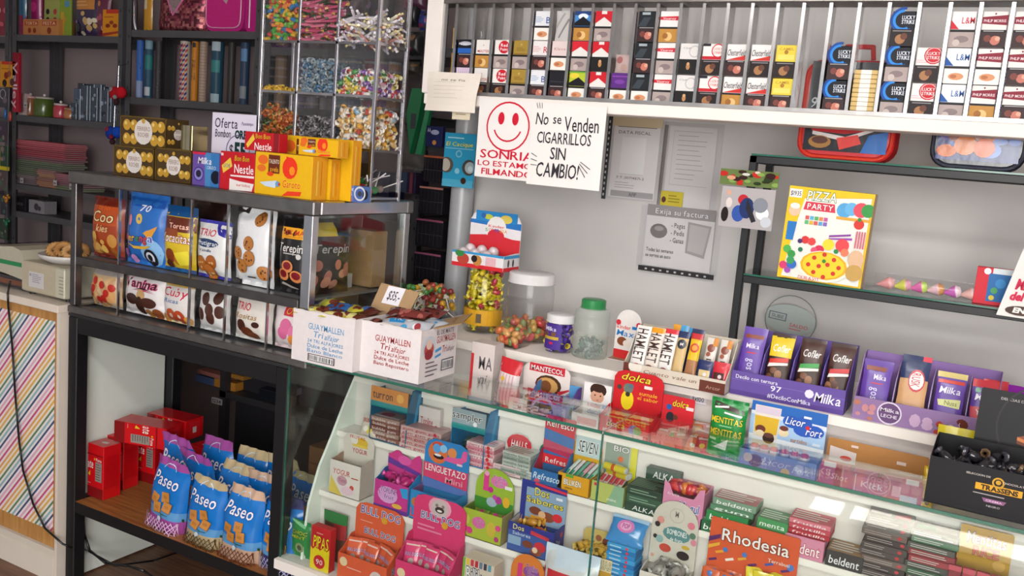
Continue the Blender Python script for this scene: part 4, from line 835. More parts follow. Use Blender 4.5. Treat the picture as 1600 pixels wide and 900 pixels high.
bar('filled_wafer', 'small red filled wafer at the right front corner of the cream tray', 'wafer bar', ht, .132, .014, .012, .05, .078, .014, 'd02838', [Rr('4a2420', .1, .02, .75, .6), E('b84858', .4, .25, .2), E('e8d0d0', .5, .45, .12)], rx=-.2, group='bars in the cream tray')
bar('chocolate_bar', 'bar with orange and blue tops standing behind the nougat bars', 'chocolate bar', ht, -.03, .075, .03, .05, .14, .01, 'e8a030', [Rr('3a9ad0', .5, .7, 1, 1)], group='bars in the cream tray')
bar('chocolate_bar', 'dark blue topped bar behind the wafers in the cream tray', 'chocolate bar', ht, .02, .08, .03, .05, .135, .01, '1e2a58', [Rr('3a9ad0', 0, .8, .2, 1)], group='bars in the cream tray')
PU = '6a52a0'
fx = fit(1141, 602, 1318, 641, 560, Z=BZ, Y=.415); W = fx[1]
m1 = tray('chocolate_tray', 'purple tray of four big bars, left of the two purple trays', 'display box', fx, .15, .175, PU, [Rr('7a62b0', 0, .62, 1, .66), Rr('5c4490', 0, 0, 1, .2), T('f0ecf8', 'Decilo con ternura', .04, .70, .42, .86), T('f4f0fa', 'Milka', .74, .34, .98, .74, None, .15), E('e8e4f4', .70, .6, .04), T('e8e4f4', '#DeciloConMilka', .34, .14, .72, .32), T('f0ecf8', '97', .36, .42, .46, .66)], inner='6a54a4', hf=.07)
for x in (-.085, -.0, .085): mb = MB(); mb.prism([(.03, .0), (.145, 0), (.145, .16), (.06, .12), (.03, .07)], 'x', x, x+.0025, '7a64b4'); mb.build('divider', 'card', m1)
bar('chocolate_bar', 'large violet chocolate bar at the far left of the left purple tray', 'chocolate bar', m1, -.125, .03, .01, .07, .19, .012, '6a48a8', [Rr('8a4028', .1, .82, .9, .88), T('e8e0f4', 'Milka', .2, .66, .8, .74), Rr('d03048', .3, .58, .7, .6), T('d8d0f0', 'gos lo +', .4, .08, .75, .5, None, 0, 1)], group='bars in the left purple tray')
for x, top, mid, lab in ((-.043, 'e8c820', 'd83020', 'dark peanut chocolate bar with yellow top in the left purple tray'), (.043, '4a2a22', '38a048', 'dark peanut chocolate bar with green ribbon in the left purple tray'), (.125, '4a2a22', 'd02830', 'dark peanut chocolate bar with red ribbon at the right of the left purple tray')):
    bar('chocolate_bar', lab, 'chocolate bar', m1, x, .03, .01, .07, .185, .014, '3c2218', [Rr(top, .02, .62, .98, .95), T('f4f0ea', 'Cofler', .12, .70, .92, .82, None, .2)]+BLOB(int(x*1000), 9, ['7a4a30', 'a07050', '5a3020'], .1, .06, .9, .5, .1, .16)+[G(mid, (.1, .5), (.9, .55), (.9, .62), (.1, .57)), G('e8e4e0', (.05, .44), (.9, .5), (.9, .54), (.1, .5))], group='bars in the left purple tray', sealc='3a201a')
fx = fit(1331, 648, 1552, 684, 612, Z=BZ, Y=.415); W = fx[1]
m2 = tray('chocolate_tray', 'purple tray with flower-printed front, right of the two purple trays', 'display box', fx, .14, .17, 'a88ab4', [Rr('9476a4', 0, 0, 1, 1), RING('e0d4e4', .27, .5, .09, .12), E('6a4a78', .27, .5, .08), T('e8e0ec', 'LECHE', .21, .3, .33, .45), T('e8e0ec', 'Milka', .2, .55, .34, .72)]+BLOB(61, 12, ['e4dce4', 'b03a30', '6a2a20', 'c8a8c8'], .45, .1, .98, .9, .02, .045)+BLOB(62, 6, ['b87868', 'c88a90'], .02, .1, .15, .9, .02, .03), inner='8a6aa8', hf=.062, sidec='9a7cb0')
for x in (-.08, .01, .10): mb = MB(); mb.prism([(.03, .0), (.135, 0), (.135, .15), (.06, .11), (.03, .06)], 'x', x, x+.0025, 'b09ac4'); mb.build('divider', 'card', m2)
mk = [T('f0ecfa', 'Milka', .1, .62, .9, .74, None, .15)]
bar('chocolate_bar', 'plain violet chocolate bar at the left of the right purple tray', 'chocolate bar', m2, -.130, .03, .01, .078, .155, .012, '6642a4', [Rr('8a4028', .1, .8, .8, .88), T('e8e0f4', 'Milka', .4, .64, .85, .74), Rr('d03048', .35, .56, .75, .58), T('d8d0f0', 'goslo +', .4, .04, .7, .5, None, 0, 1)], group='bars in the right purple tray')
bar('wafer_bar', 'tan wafer bar with navy top and red oval badge in the right purple tray', 'wafer bar', m2, -.036, .03, .02, .075, .175, .012, 'd0a070', [Rr('20305e', 0, .62, 1, 1), E('c83040', .6, .6, .3, 1.4), E('f0e8e4', .6, .6, .26, 1.3), T('c02838', 'RUSK', .42, .5, .74, .72, None, 0, 1), Rr('d83048', .7, .92, 1, 1)], group='bars in the right purple tray')
bar('chocolate_bar', 'violet and cream nut chocolate bar in the right purple tray', 'chocolate bar', m2, .056, .03, .01, .074, .155, .012, '6a48a8', [Rr('e0cc80', 0, .9, 1, 1), Rr('d84030', .05, .8, .95, .86), mk, G('d8d890', (.1, .5), (.9, .54), (.9, .38), (.15, .4)), T('7a7a30', 'Nuss', .35, .42, .8, .5), E('8a5838', .35, .2, .18), E('c8a070', .65, .16, .15)], group='bars in the right purple tray')
bar('chocolate_bar', 'violet and red yogurt chocolate bar at the right of the right purple tray', 'chocolate bar', m2, .142, .03, .01, .074, .15, .014, '6a48a8', [Rr('d02c3c', 0, .86, 1, 1), E('4a9a78', .2, .8, .1), mk, G('d02c40', (.0, .5), (1, .52), (1, .28), (.05, .25)), T('f0dce0', 'Yogur', .2, .36, .85, .46), E('c0a0c0', .5, .12, .2)], group='bars in the right purple tray')
bar('chocolate_bar', 'second violet and red bar tucked behind the right-hand yogurt bar', 'chocolate bar', m2, .165, .055, .01, .06, .15, .012, '7a52b0', [Rr('d02c3c', 0, .8, 1, 1)], group='bars in the right purple tray', rz=.1)
# oval sign leaning on the wall behind the purple trays
ov = P3(1233, 500, Y=.86)
mb = MB(); pts = [(.085*math.cos(a), .05+.05*math.sin(a)) for a in [math.pi*i/16 for i in range(32)]]; mb.prism(pts, 'y', 0, .004, 'a8b0ac')
mb.art(lambda u, v, q: (-.085+u*.17, -q, v*.1), [RING('78807c', .5, .5, .49, .04), Rr('5a6468', .08, .42, .42, .68), Rr('a8b0ac', .1, .45, .4, .65), T('5a6468', 'SUBE', .13, .49, .37, .61), T('c05050', 'SALDO', .5, .3, .85, .42), LINES('b87070', .5, .18, .85, .28, 1)], 1.7)
o = mb.build('oval_sign', 'plastic', None, (ov.x, .86, ov.z-.05), (0, .08, 0)); tag(o, 'small pale oval plastic sign on the wall above the purple tray', 'sign')
# magenta bowl behind the black box
bw = P3(1566, 600, Y=.62)
mb = MB(); mb.lathe([(.001, .0), (.045, .0), (.075, .04), (.085, .105), (.083, .105), (.07, .04), (.001, .006)], 'a020b8', 28)
o = mb.build('magenta_cup', 'gloss', None, (bw.x+.03, .66, BZ+.0), smooth=True); tag(o, 'shiny magenta plastic bowl behind the black box at far right', 'bowl')
h_ = MB(); h_.path([(-.068, 0, .045), (-.09, 0, .04), (-.09, 0, .01), (-.062, 0, .015)], .005, '1a1a1e'); h_.build('handle', 'plastic', o)
# ================================================================ things standing on the glass top
GZ = CZ+.0008
def open_carton(label, x0, y0, x1, y1, yt, d, front, right, rz=0):
    fx = fit(x0, y0, x1, y1, yt, Z=GZ, Y=(-.012 if x0 < 500 else None)); loc, W, H = fx; ro = empty('snack_carton', label, 'carton', loc, (0, 0, rz)); c = 'e4dcdc'; t = .003
    mb = MB(); mb.box(-W/2, 0, 0, W/2, t, H, c); mb.box(-W/2, d-t, 0, W/2, d, H, c); mb.box(-W/2, t, 0, -W/2+t, d-t, H, c); mb.box(W/2-t, t, 0, W/2, d-t, H, c); mb.box(-W/2+t, t, 0, W/2-t, d-t, t, 'b89a78')
    mb.face([(-W/2+t+.0005, t, t), (-W/2+t+.0005, d-t, t), (-W/2+t+.0005, d-t, H), (-W/2+t+.0005, t, H)], 'b89870')
    mb.face([(-W/2+t, d-t-.0005, t), (W/2-t, d-t-.0005, t), (W/2-t, d-t-.0005, H), (-W/2+t, d-t-.0005, H)], 'b89870')
    # torn upper edge
    rg = random.Random(4); n = 16
    pts = [(-W/2, H)]+[(-W/2+W*i/n, H+rg.uniform(-.001, .005)) for i in range(n+1)]+[(W/2, H)]
    mb.prism(pts, 'y', 0, t, 'd8ccc4')
    mb.art(lambda u, v, q: (-W/2+u*W, -q, v*H), front, W/H); mb.art(lambda u, v, q: (W/2+q, u*d, v*H), right, d/H)
    mb.build('carton_body', 'card', ro); return ro, W, H
blue, red = '5a9ac8', 'a83038'
def tri(c): return [T(c, 'GUAYMALLEN', .26, .66, .84, .78), T(c, 'Tri', .34, .52, .52, .64, None, .15), T(c, 'alfajor', .53, .51, .78, .62, None, .35), T(c, '24 TRI ALFAJORES', .26, .41, .84, .475), T(c, 'Dulce de Leche', .26, .31, .84, .385)]
c1, W1, H1 = open_carton('white open carton with pale blue print and yellow-wrapped snacks, left of the pair', 455, 559, 550, 582, 480, .19, tri(blue)+[T(blue, 'Baño Blanco'.replace('ñ', 'n'), .26, .22, .84, .29), Rr('5a4048', .28, .05, .72, .19), BAR(.30, .065, .70, .175, 16)], [])
c2, W2, H2 = open_carton('white open carton with dark red print and silver-wrapped snacks, right of the pair', 559, 579, 653, 601, 498, .20, tri(red)+[T(red, 'Bano Repostero', .26, .21, .84, .28)],
    [T('585060', 'EL DE MAITE', .42, .86, .9, .95), T(red, 'GUAYMALLEN', .42, .70, .95, .84), G('4a9ad8', (.4, .58), (.56, .62), (.56, .56), (.4, .52)), G('4a9ad8', (.4, .46), (.56, .50), (.56, .45), (.4, .41)), T(red, 'Tri', .58, .50, .72, .64, None, .15), T('8a7078', 'alfajor', .72, .50, .94, .60, None, .3), E('c8d4e0', .22, .66, .17, 1), E('b85048', .22, .62, .13, .9), E('e8c8b8', .22, .72, .08), E('9a3038', .22, .52, .11, .7), LINES('6a6068', .15, .08, .5, .40, 4, t=.3), Rr('4a4048', .58, .14, .92, .36), BAR(.6, .16, .9, .34, 12)])
def cardboard_flap(par, pts, name, art_=None, th=.003, c='b0906c'):
    a, b, c_, d = [Vector(p) for p in pts]; n = (b-a).cross(d-a).normalized()*th; mb = MB()
    mb.face([a, b, c_, d], c); mb.face([d-n, c_-n, b-n, a-n], c)
    for p, q in ((a, b), (b, c_), (c_, d), (d, a)): mb.face([p, p-n, q-n, q], 'a08058')
    if art_: mb.art(lambda u, v, q: a+(b-a)*u+(d-a)*v+n.normalized()*q, art_, (b-a).length/(d-a).length)
    return mb.build(name, 'paper', par)
o = cardboard_flap(c1, [(.03, .192, H1+.002), (W1/2+.055, .192, H1-.002), (W1/2+.075, .225, H1+.075), (.045, .225, H1+.085)], 'raised_flap', [Rr('eeeaf0', .22, .28, .68, .95), T('46424c', '$35,-', .3, .45, .64, .8, None, .1)])
o = cardboard_flap(c2, [(W2/2-.06, .195, H2), (W2/2+.003, .06, H2+.002), (W2/2+.075, .10, H2+.025), (W2/2+.02, .25, H2+.03)], 'open_flap', [T('7a4038', '24 tri', .2, .5, .8, .6)])
rg = random.Random(21)
def alf(par, W, H, d, spec, seed):
    rg = random.Random(seed)
    for i, (x, y, z, rz, cc, lab, art_) in enumerate(spec):
        me = pmb(.10, .058, .022, cc, art_, seal=.09, seed=seed+i, nu=10, nv=8).mesh('wrapped_snack', 'gloss', True)
        o = put('wrapped_snack', me); o.matrix_world = par.matrix_basis @ Matrix.Translation((x*W, y*d, H+z)) @ Matrix.Rotation(rz, 4, 'Z') @ Matrix.Rotation(rg.uniform(-1.5, -1.1), 4, 'X') @ Matrix.Translation((0, 0, -.028))
        tag(o, lab, 'wrapped snack', 'snacks in the white cartons')
YE = lambda s: BLOB(s, 5, ['6a2a1c', 'e8e090', '7a3828', '3a6ab0'], .15, .15, .85, .85, .08, .2)
yc = ['d8d050', '5a2a20', 'd0c848', '6a3424', 'cfc848', '2a5a9a', 'c8c040', '582820']
sp = []
for i in range(8):
    sp.append(((-.32+.2*(i % 4)), .22+.4*(i//4)+rg.uniform(-.08, .08), .004+.012*(i//4), rg.uniform(-.7, .7), yc[i], ['yellow and green', 'dark brown', 'yellow', 'brown', 'pale yellow', 'blue and yellow', 'lime yellow', 'chocolate-brown'][i]+' wrapped snack %s the blue-printed carton' % ['at the left front of', 'left of centre in', 'right of centre in', 'at the right front of', 'at the left back of', 'at the middle back of', 'at the rear right of', 'at the far right back of'][i], YE(i+1)))
alf(c1, W1, H1, .19, sp, 40)
sp = []
cs = ['5a2420', '6a2c26', 'b8bcc4', 'c0c4cc', '5e2822', '7a3430', 'b8bcc4', '6a2a24']
nm = ['maroon wrapped snack at the left front of the red-printed carton', 'maroon wrapped snack at the left middle of the red-printed carton', 'silver and sky-blue wrapped snack at the front centre of the red-printed carton', 'silver wrapped snack at the right front of the red-printed carton', 'glossy maroon snack at the back left of the red-printed carton', 'reddish brown snack at the back centre of the red-printed carton', 'silver snack at the right side of the red-printed carton', 'dark maroon snack heaped at the rear of the red-printed carton']
for i in range(8):
    x, y = [(-.33, .2), (-.2, .48), (-.02, .2), (.27, .22), (-.3, .78), (-.02, .62), (.33, .55), (.1, .88)][i]
    sp.append((x, y, [.0, .012, .012, .012, .022, .03, .012, .03][i], rg.uniform(-.5, .5), cs[i], nm[i], ([Rr('2a90d0', .25, .2, .75, .95), T('e8ecf4', 'TRI', .35, .4, .7, .7)] if i == 2 else BLOB(i, 4, ['8a4a40', '3a1814', 'b06058'] if i not in (3, 6) else ['e8ecf0', 'a03840', '4aa0d8'], .1, .1, .9, .9, .05, .14))))
alf(c2, W2, H2, .2, sp, 60)
# ---- things on the upper white shelf, showing through the glass top
def fc(x0, y0, x1, y1, yt, Y=None): return fit(x0, y0, x1, y1, yt, Z=LC, Y=Y)
carton('sweet_box', 'dull white box with thin grey script behind the red wrapped stick bag', 'box', fit(733, 600, 768, 608, 532, Z=LC, Y=.30), .06, 'd8ccc8', [Rr('c83038', 0, 0, .12, .8), T('6a6066', 'MA', .35, .55, .95, .78), T('8a8088', 'ni', .4, .3, .8, .48, None, .3)])
nw = fit(768, 612, 802, 618, 516, Z=LC, Y=.275)
pouch('stick_candy_bag', 'red-topped clear bag of white and pink candy sticks', 'sweet bag', nw, .03, 'e4d8d8', [Rr('c8202c', 0, .72, 1, 1)]+[Rr('d8a8b0', .1+.16*i, .06, .16+.16*i, .7) for i in range(5)]+[Rr('a83040', 0, 0, .14, .5), T('f4e8e4', 'MIZAR', .01, .05, .13, .5, None, 0, 1), E('d8b040', .3, .6, .1)], sealc='c8202c', h=.16, ry=.12)
mt = tray('sweet_tray', 'white and red peanut nougat tray with red capitals on a lug card', 'display box', fc(795, 628, 868, 648, 605, Y=.262), .09, .075, 'e4dcda', [LINES('d8a8a8', .1, .2, .9, .8, 3), T('d89090', 'MANTECOL', .2, .3, .8, .6)], inner='d8ccc4', hf=.048, header=(.10, 'e4d8d4', [Rr('c82838', .12, .72, .88, .98), T('f4eeec', 'MANTECOL', .15, .76, .85, .92, '8a1a28'), E('4a2c1c', .55, .35, .28, .7), E('c89858', .53, .33, .23, .7), E('7a4828', .5, .3, .12), Rr('c83040', 0, .05, .4, .12), G('c83040', (.8, .1), (1, .3), (1, .35), (.75, .2))], 'ear', .05))
for i in range(3):
    bar('nougat_bar', 'white and red wrapped nougat bar, %s of three in the nougat tray' % ['left', 'middle', 'right'][i], 'nougat bar', mt, -.04+.035*i, .02, .035, .03, .06, .012, 'e8dcdc', [Rr('c82838', 0, .7, 1, 1), E('6a4020', .5, .4, .25)], rx=-.9, group='nougat bars in the red and white tray')
o = tray('sweet_tray', 'violet and sky-blue chocolate tray with swooping side, left of the boy card', 'display box', fc(822, 650, 885, 668, 622, Y=.262), .09, .10, '8a84b8', [Rr('d03048', 0, .88, .7, 1), RING('aaa6cc', .4, .45, .3, .2), T('c8c4e0', 'Milka', .25, .35, .75, .6), Rr('a8a4c8', .65, .1, .95, .85)], inner='5a9ad0', hf=.06, right=[G('5aa8d8', (0, .1), (.3, .1), (.45, .9), (0, .95)), E('7a3828', .2, .6, .12, 1.2), T('e4e0f4', 'Milka', .55, .7, .95, .98), Rr('d03048', .7, .5, .95, .58)], sidec='6a48a0')
for i in range(4):
    put_ = put('wrapped_chocolate', twist_me('2a6ab0', '5a3a9a', .045, .011), None, o.matrix_basis @ Vector((-.02+.018*i, .03+.012*(i % 2), .065)), (.3*i, .2, .5*i)); tag(put_, 'blue foil chocolate in the violet and sky-blue tray', 'chocolate', 'chocolates in the violet tray')
kb = tray('sweet_tray', 'white tray with card showing a dark-haired boy, beside the red boxes', 'display box', fc(892, 662, 935, 675, 648, Y=.262), .08, .05, 'e8dcdc', [Rr('e0a0a0', .2, .3, .9, .8), LINES('d88888', .25, .4, .8, .7, 2)], inner='e0d0cc', hf=.045, header=(.105, 'e4dedc', [Rr('ece8e8', 0, 0, 1, 1), E('3a2218', .52, .82, .3, .8), E('d8a488', .5, .62, .25, .9), E('3a2218', .52, .88, .27, .55), E('3a2820', .42, .66, .03), E('3a2820', .62, .66, .03), E('b87868', .52, .52, .05, .5), Rr('e8e4e4', .1, .0, .95, .46), T('d83848', 'kinder', .18, .30, .68, .42), Rr('4a90c8', .72, .30, .9, .42), T('5a7ab0', 'chocolate', .2, .1, .9, .24)], 'round', .02))
d1 = tray('sweet_tray', 'large red and yellow powder-drink display with tall header, middle of the shelf', 'display box', fc(934, 670, 1012, 690, 634, Y=.262), .10, .075, 'c8222c', [T('f0c828', 'dolca', .15, .5, .55, .85, '5a1a10', .2), E('2a6ab8', .7, .55, .1), E('38a048', .78, .55, .08), Rr('e8c0b8', .1, .0, .9, .35)], inner='c81e28', hf=.055, header=(.12, 'cc2028', [Rr('c41c26', .5, 0, 1, .68), T('f4d038', 'dolca', .12, .76, .78, .94, '4a2a10', .25), E('e8d020', .3, .25, .13, 1.5), E('6a7a70', .3, .55, .1), E('3a3028', .3, .4, .05), E('4a4038', .12, .55, .05), T('e8a830', 'sumale', .52, .44, .9, .54, None, .1), T('e8a830', 'el sabor', .5, .32, .92, .42), Rr('f0d8d8', .62, .62, .78, .70), E('5a7080', .36, .62, .05)], 'ear', .06), rz=.0)
mb = MB(); mb.box(-.05, 0, 0, .05, .05, .03, 'e8b030')
for i in range(6):
    o = pouch('powder_packet', 'small yellow packet lying in the large red display', 'packet', (d1.location+Vector((-.05+.02*i, .05, .035)), .06, .05), .01, 'e4bc50', [Rr('c83028', .1, .3, .9, .5), E('f0dc90', .5, .7, .2)], rx=-1.2, m='gloss', group='packets in the large red display')
d2 = tray('sweet_tray', 'smaller red powder-drink display with pink ribbon print, right of the large one', 'display box', fc(1016, 690, 1066, 702, 668, Y=.27), .08, .06, 'c8222c', [], inner='b81a24', hf=.035, header=(.125, 'cc2430', [T('f4d038', 'dolca', .3, .76, .85, .92, '4a2a10', .2), Rr('f0d8d8', .75, .72, .98, .8), E('2a58a0', .22, .72, .09), E('2a2a34', .28, .48, .13, 1.3), E('6a3a28', .45, .5, .08), G('e8b8a8', (.25, .2), (.9, .38), (.95, .22), (.3, .05)), T('c82830', '3', .48, .18, .58, .30), T('3a2a28', 'en 1', .62, .2, .85, .32)], 'flat', .01))
# gummies heap: clear packets
rg = random.Random(33)
for i in range(13):
    fx = fit(1000+i*9, 690+i*2, 1000+i*9+40, 700+i*2, 668, Z=LC+.012*(i % 3)+.002, Y=.285+.035*(i % 3))
    cc = ['d05848', 'e09060', 'c83a50', '68a050', 'd8a0a0', '8a8a90', 'd87040'][i % 7]
    pouch('gummy_packet', ['orange-red', 'peach', 'crimson', 'green', 'pale pink', 'grey', 'orange'][i % 7]+' gummy packet, '+['low in the left of', 'at the left of', 'left of centre in', 'in the middle of', 'just right of the middle of', 'low at the front of', 'on top of', 'at the right of', 'at the back of', 'at the back right of', 'at the far right of', 'at the lower right of', 'at the right edge of'][i]+' the heap by the green pouch', 'gummy packet', fx, .018, cc, [Rr('e8d8d4', .1, .75, .9, .95), E('e8c848', .3, .4, .12), E('d8e0d8', .7, .3, .1), E('e05040', .55, .55, .12)], w=.075, h=.07, rx=-1.0, rz=rg.uniform(-.5, .5), m='gloss', group='gummy packets on the upper shelf', nu=8, nv=8)
pouch('mint_pouch', 'green mint sweets pouch with yellow capitals standing above the glass', 'mint pouch', fit(1100, 708, 1158, 722, 618, Z=LC, Y=.285), .035, '1c8a3e', [G('3a2420', (.1, .95), (.9, .86), (.95, .78), (.1, .86)), G('e8e4e0', (.12, .86), (.5, .90), (.5, .87), (.12, .83)), G('e8e4e0', (.4, .80), (.9, .77), (.88, .74), (.4, .77)), T('e8d030', 'MENTITAS', .04, .60, .94, .71, '0c5a28'), LINES('8ac890', .3, .54, .85, .58, 1, t=.5), T('e8d030', 'MENTITAS', .06, .40, .94, .51, '0c5a28'), Rr('d8e8d8', .05, .30, .25, .34), G('e4e8e4', (.2, .18), (.6, .35), (.55, .15)), Rr('3c9a5c', 0, 0, 1, .12)], sealc='17803a', nv=20)
rcx = [G('a8c8e8', (0, 0), (1, 0), (1, .62), (0, .7)), G('2a68b8', (0, .78), (1, .72), (1, 1), (0, 1)), G('e8eef4', (0, 0), (1, 0), (1, .2), (0, .25)), G('e4dcd0', (.06, .2), (.38, .2), (.40, .92), (.05, .92)), G('d8c8d8', (.06, .74), (.39, .74), (.395, .9), (.06, .9)), G('d8b030', (.07, .3), (.37, .3), (.385, .68), (.06, .68)), E('6a3424', .15, .38, .07, .8), E('e8d8b8', .15, .28, .06, .8), E('3c2420', .27, .2, .08, .9), E('6a4238', .27, .27, .07, .5), E('e8d8b0', .46, .40, .07, .8), E('6a3028', .46, .50, .06, .6),
       E('2a5ab8', .55, .68, .12, .7), E('2a5ab8', .70, .68, .12, .8), E('2a5ab8', .86, .56, .12, .7), E('2a5ab8', .72, .54, .14, .6), T('e8eef8', 'Licor', .46, .62, .74, .80, '1c3a90', .3), T('e8eef8', 'Fort', .74, .46, .97, .64, '1c3a90', .3), E('d02838', .765, .62, .03), T('b8782c', 'surtidos', .56, .24, .78, .34), Rr('d0e0f0', .85, .25, .95, .31), Rr('e8ecf0', .7, .82, .8, .87)]
lf = tray('liqueur_chocolate_display', 'blue and white liqueur chocolate display with beer glass on the header', 'display box', fc(1153, 724, 1273, 750, 680, Y=.262), .09, .055, '7a88b8', [E('d8b850', .62, .2, .06), E('5a3a48', .22, .5, .09), T('b8c0dc', 'Licor', .3, .4, .7, .8, None, .3), T('b8d0e8', 'Fort', .7, .3, .95, .65, None, .3), E('c8b8a8', .12, .6, .06)], inner='2a3a88', hf=.052, header=(.125, 'dce4ee', rcx, 'ear', .045))
for i in range(6):
    mb = MB(); mb.lathe([(.0005, .02), (.009, .018), (.013, .01), (.014, .0), (.0005, 0)], ['d02838', 'd02838', 'e8e0e4', 'c02030'], 12); o = mb.build('liqueur_chocolate', 'gloss', None, lf.location+Vector((-.07+.027*i, .03, .046)), smooth=True)
    tag(o, 'red and white foil liqueur chocolate, %s of the row in the blue display' % ordn[i], 'chocolate', 'liqueur chocolates in the blue display')
rt = tray('sweet_tray', 'long red tray with cork-brown back and white price stickers', 'display box', fc(1277, 752, 1440, 782, 714, Y=.262), .10, .05, 'b83040', [Rr('a82838', 0, .86, 1, 1), T('e8b8c0', 'Shot', .12, .45, .3, .75, None, .2), Rr('e0c8cc', .36, .1, .37, .95), Rr('c85878', .38, .15, .68, .85), T('e8c8d8', 'Kick', .42, .4, .64, .7), Rr('f4f0ee', .06, 1.0, .16, 1.2), Rr('e8a0a8', .72, .3, .8, .8), Rr('c8ccd8', .8, .1, .96, .45)], inner='a82838', hf=.055,
          header=(.078, 'b07c44', [Rr('d8c8c0', .24, .8, .31, .88), Rr('d8c8c0', .7, .55, .79, .66), G('d8d0cc', (.03, .2), (.3, .2), (.3, .62), (.03, .72)), E('c85048', .2, .36, .06, .5)], 'flat', .03))
mb = MB()
for x in (-.10, .10): mb.box(x-.022, -.0018, .052, x+.022, -.0005, .072, 'c82838'); mb.box(x-.015, -.0024, .055, x+.015, -.0018, .069, 'f0ece8')
mb.build('price_sticker', 'paper', rt)
for i in range(3):
    o = carton('sweet_packet', 'flat red and pink sweet packet, %s of three in the long red tray' % ['left', 'middle', 'right'][i], 'packet', (rt.location+Vector((-.085+.07*i, .02, .004)), .06, .045), .05, ['c83848', 'c04870', 'd05868'][i], [], group='packets in the long red tray')
# clear acrylic guard with separators
gd = empty('acrylic_guard', 'clear acrylic guard strip with small separators before the red tray', 'guard', (0, 0, 0))
a = P3(1180, 700, Y=.243); b = P3(1455, 760, Y=.243)
mb = MB(); mb.box(a.x, .243, LC, b.x, .245, .885, 'ffffff'); mb.build('front_strip', 'clear', gd)
for px in (1335, 1362, 1440): x = P3(px, 730, Y=.24).x; mb = MB(); mb.box(x, .2455, LC, x+.002, .258, .88, 'ffffff'); mb.build('separator', 'clear', gd)
for i, (px, lab) in enumerate(((1450, 'yellow waffle biscuit bag standing behind the black box'),)):
    pouch('biscuit_bag', lab, 'biscuit bag', fit(1448, 775, 1512, 790, 662, Z=LC, Y=.32), .05, 'd8b838', [Rr('d8c820', 0, .82, 1, 1), T('6a5a48', 'Dulce de Leche', .25, .70, .95, .78), Rr('eeeae4', .2, .62, .5, .7), Rr('c09078', .15, .2, .95, .6), [G('e0b898', (.15+.2*i_, .2), (.22+.2*i_, .2), (.5+.2*i_, .6), (.43+.2*i_, .6)) for i_ in range(3)]], sealc='d8cc20')
pouch('caramel_packet', 'crumpled yellow wrapper by the left side of the black box', 'packet', fit(1436, 780, 1456, 786, 728, Z=LC, Y=.26), .03, 'd8b020', BLOB(3, 5, ['5a4010', 'f0d848'], .1, .1, .9, .9, .1, .2), m='gloss')
# black box of mint bites at far right
BX = '17161a'
tx = P3(1445, 776, Z=GZ)
bt = tray('mint_bite_display', 'black open box with gold label on the glass top at far right', 'display box', (Vector((tx.x+.135, .035, GZ)), .27, .12), .17, .125, BX,
    [T('c8c0b8', 'SELECCION DE', .28, .80, .46, .84), Rr('d8a028', .36, .52, .70, .66), T('2a2018', 'TRASSENS', .40, .54, .67, .64, '5a3a10'), RING('c8982c', .52, .73, .045, .3), E('c8982c', .52, .74, .02), LINES('a8a0a0', .35, .42, .70, .47, 1, t=.4), G('8a5a80', (.42, .37), (.60, .37), (.58, .29), (.44, .29)), T('e0c0d8', 'CREMA', .45, .31, .57, .35), T('b8b0b0', 'NEGRO', .46, .20, .56, .24), T('c8c0b8', 'CHOCOLATE', .55, .74, .72, .78)], inner='100f12', hf=.108, m='card',
    header=(.155, BX, [T('b8b0b0', 'DELICIAS DE', .16, .86, .36, .90), Rr('d8a028', .42, .62, .88, .76), T('2a2018', 'TRASSENS', .46, .64, .84, .74, '5a3a10'), RING('2c2a2e', .55, .5, .40, .04), G('8a4a2c', (.33, .34), (.62, .22), (.8, .32), (.5, .46)), G('c87840', (.33, .34), (.62, .22), (.62, .17), (.33, .29)), G('6a3420', (.33, .29), (.62, .17), (.62, .12), (.33, .24)), T('b8b0b0', '12 UNIDADES', .05, .12, .2, .15), G('c060a0', (.6, .05), (.95, .08), (.95, .0), (.6, .0))], 'flat', .11), rz=-.02)
for ch in bt.children:
    if ch.name.startswith('header'): ch.location.x += .075; ch.location.y += .02; ch.rotation_euler.x = -.12
rg = random.Random(9)
tm = [twist_me('1c1b20', '2a292e', .05, .012), twist_me('26252a', '45424a', .05, .013), twist_me('201f22', '7a6048', .045, .012)]
for i in range(60):
    o = put('mint_bite', rg.choice(tm), None, bt.matrix_basis @ Vector((rg.uniform(-.115, .115), rg.uniform(.025, .14), .05+.055*i/60)), (rg.uniform(-.5, .5), rg.uniform(-.5, .5), rg.uniform(0, 3)))
    tag(o, 'black foil-wrapped sweet heaped in the black open box', 'sweet', 'black sweets in the black box')

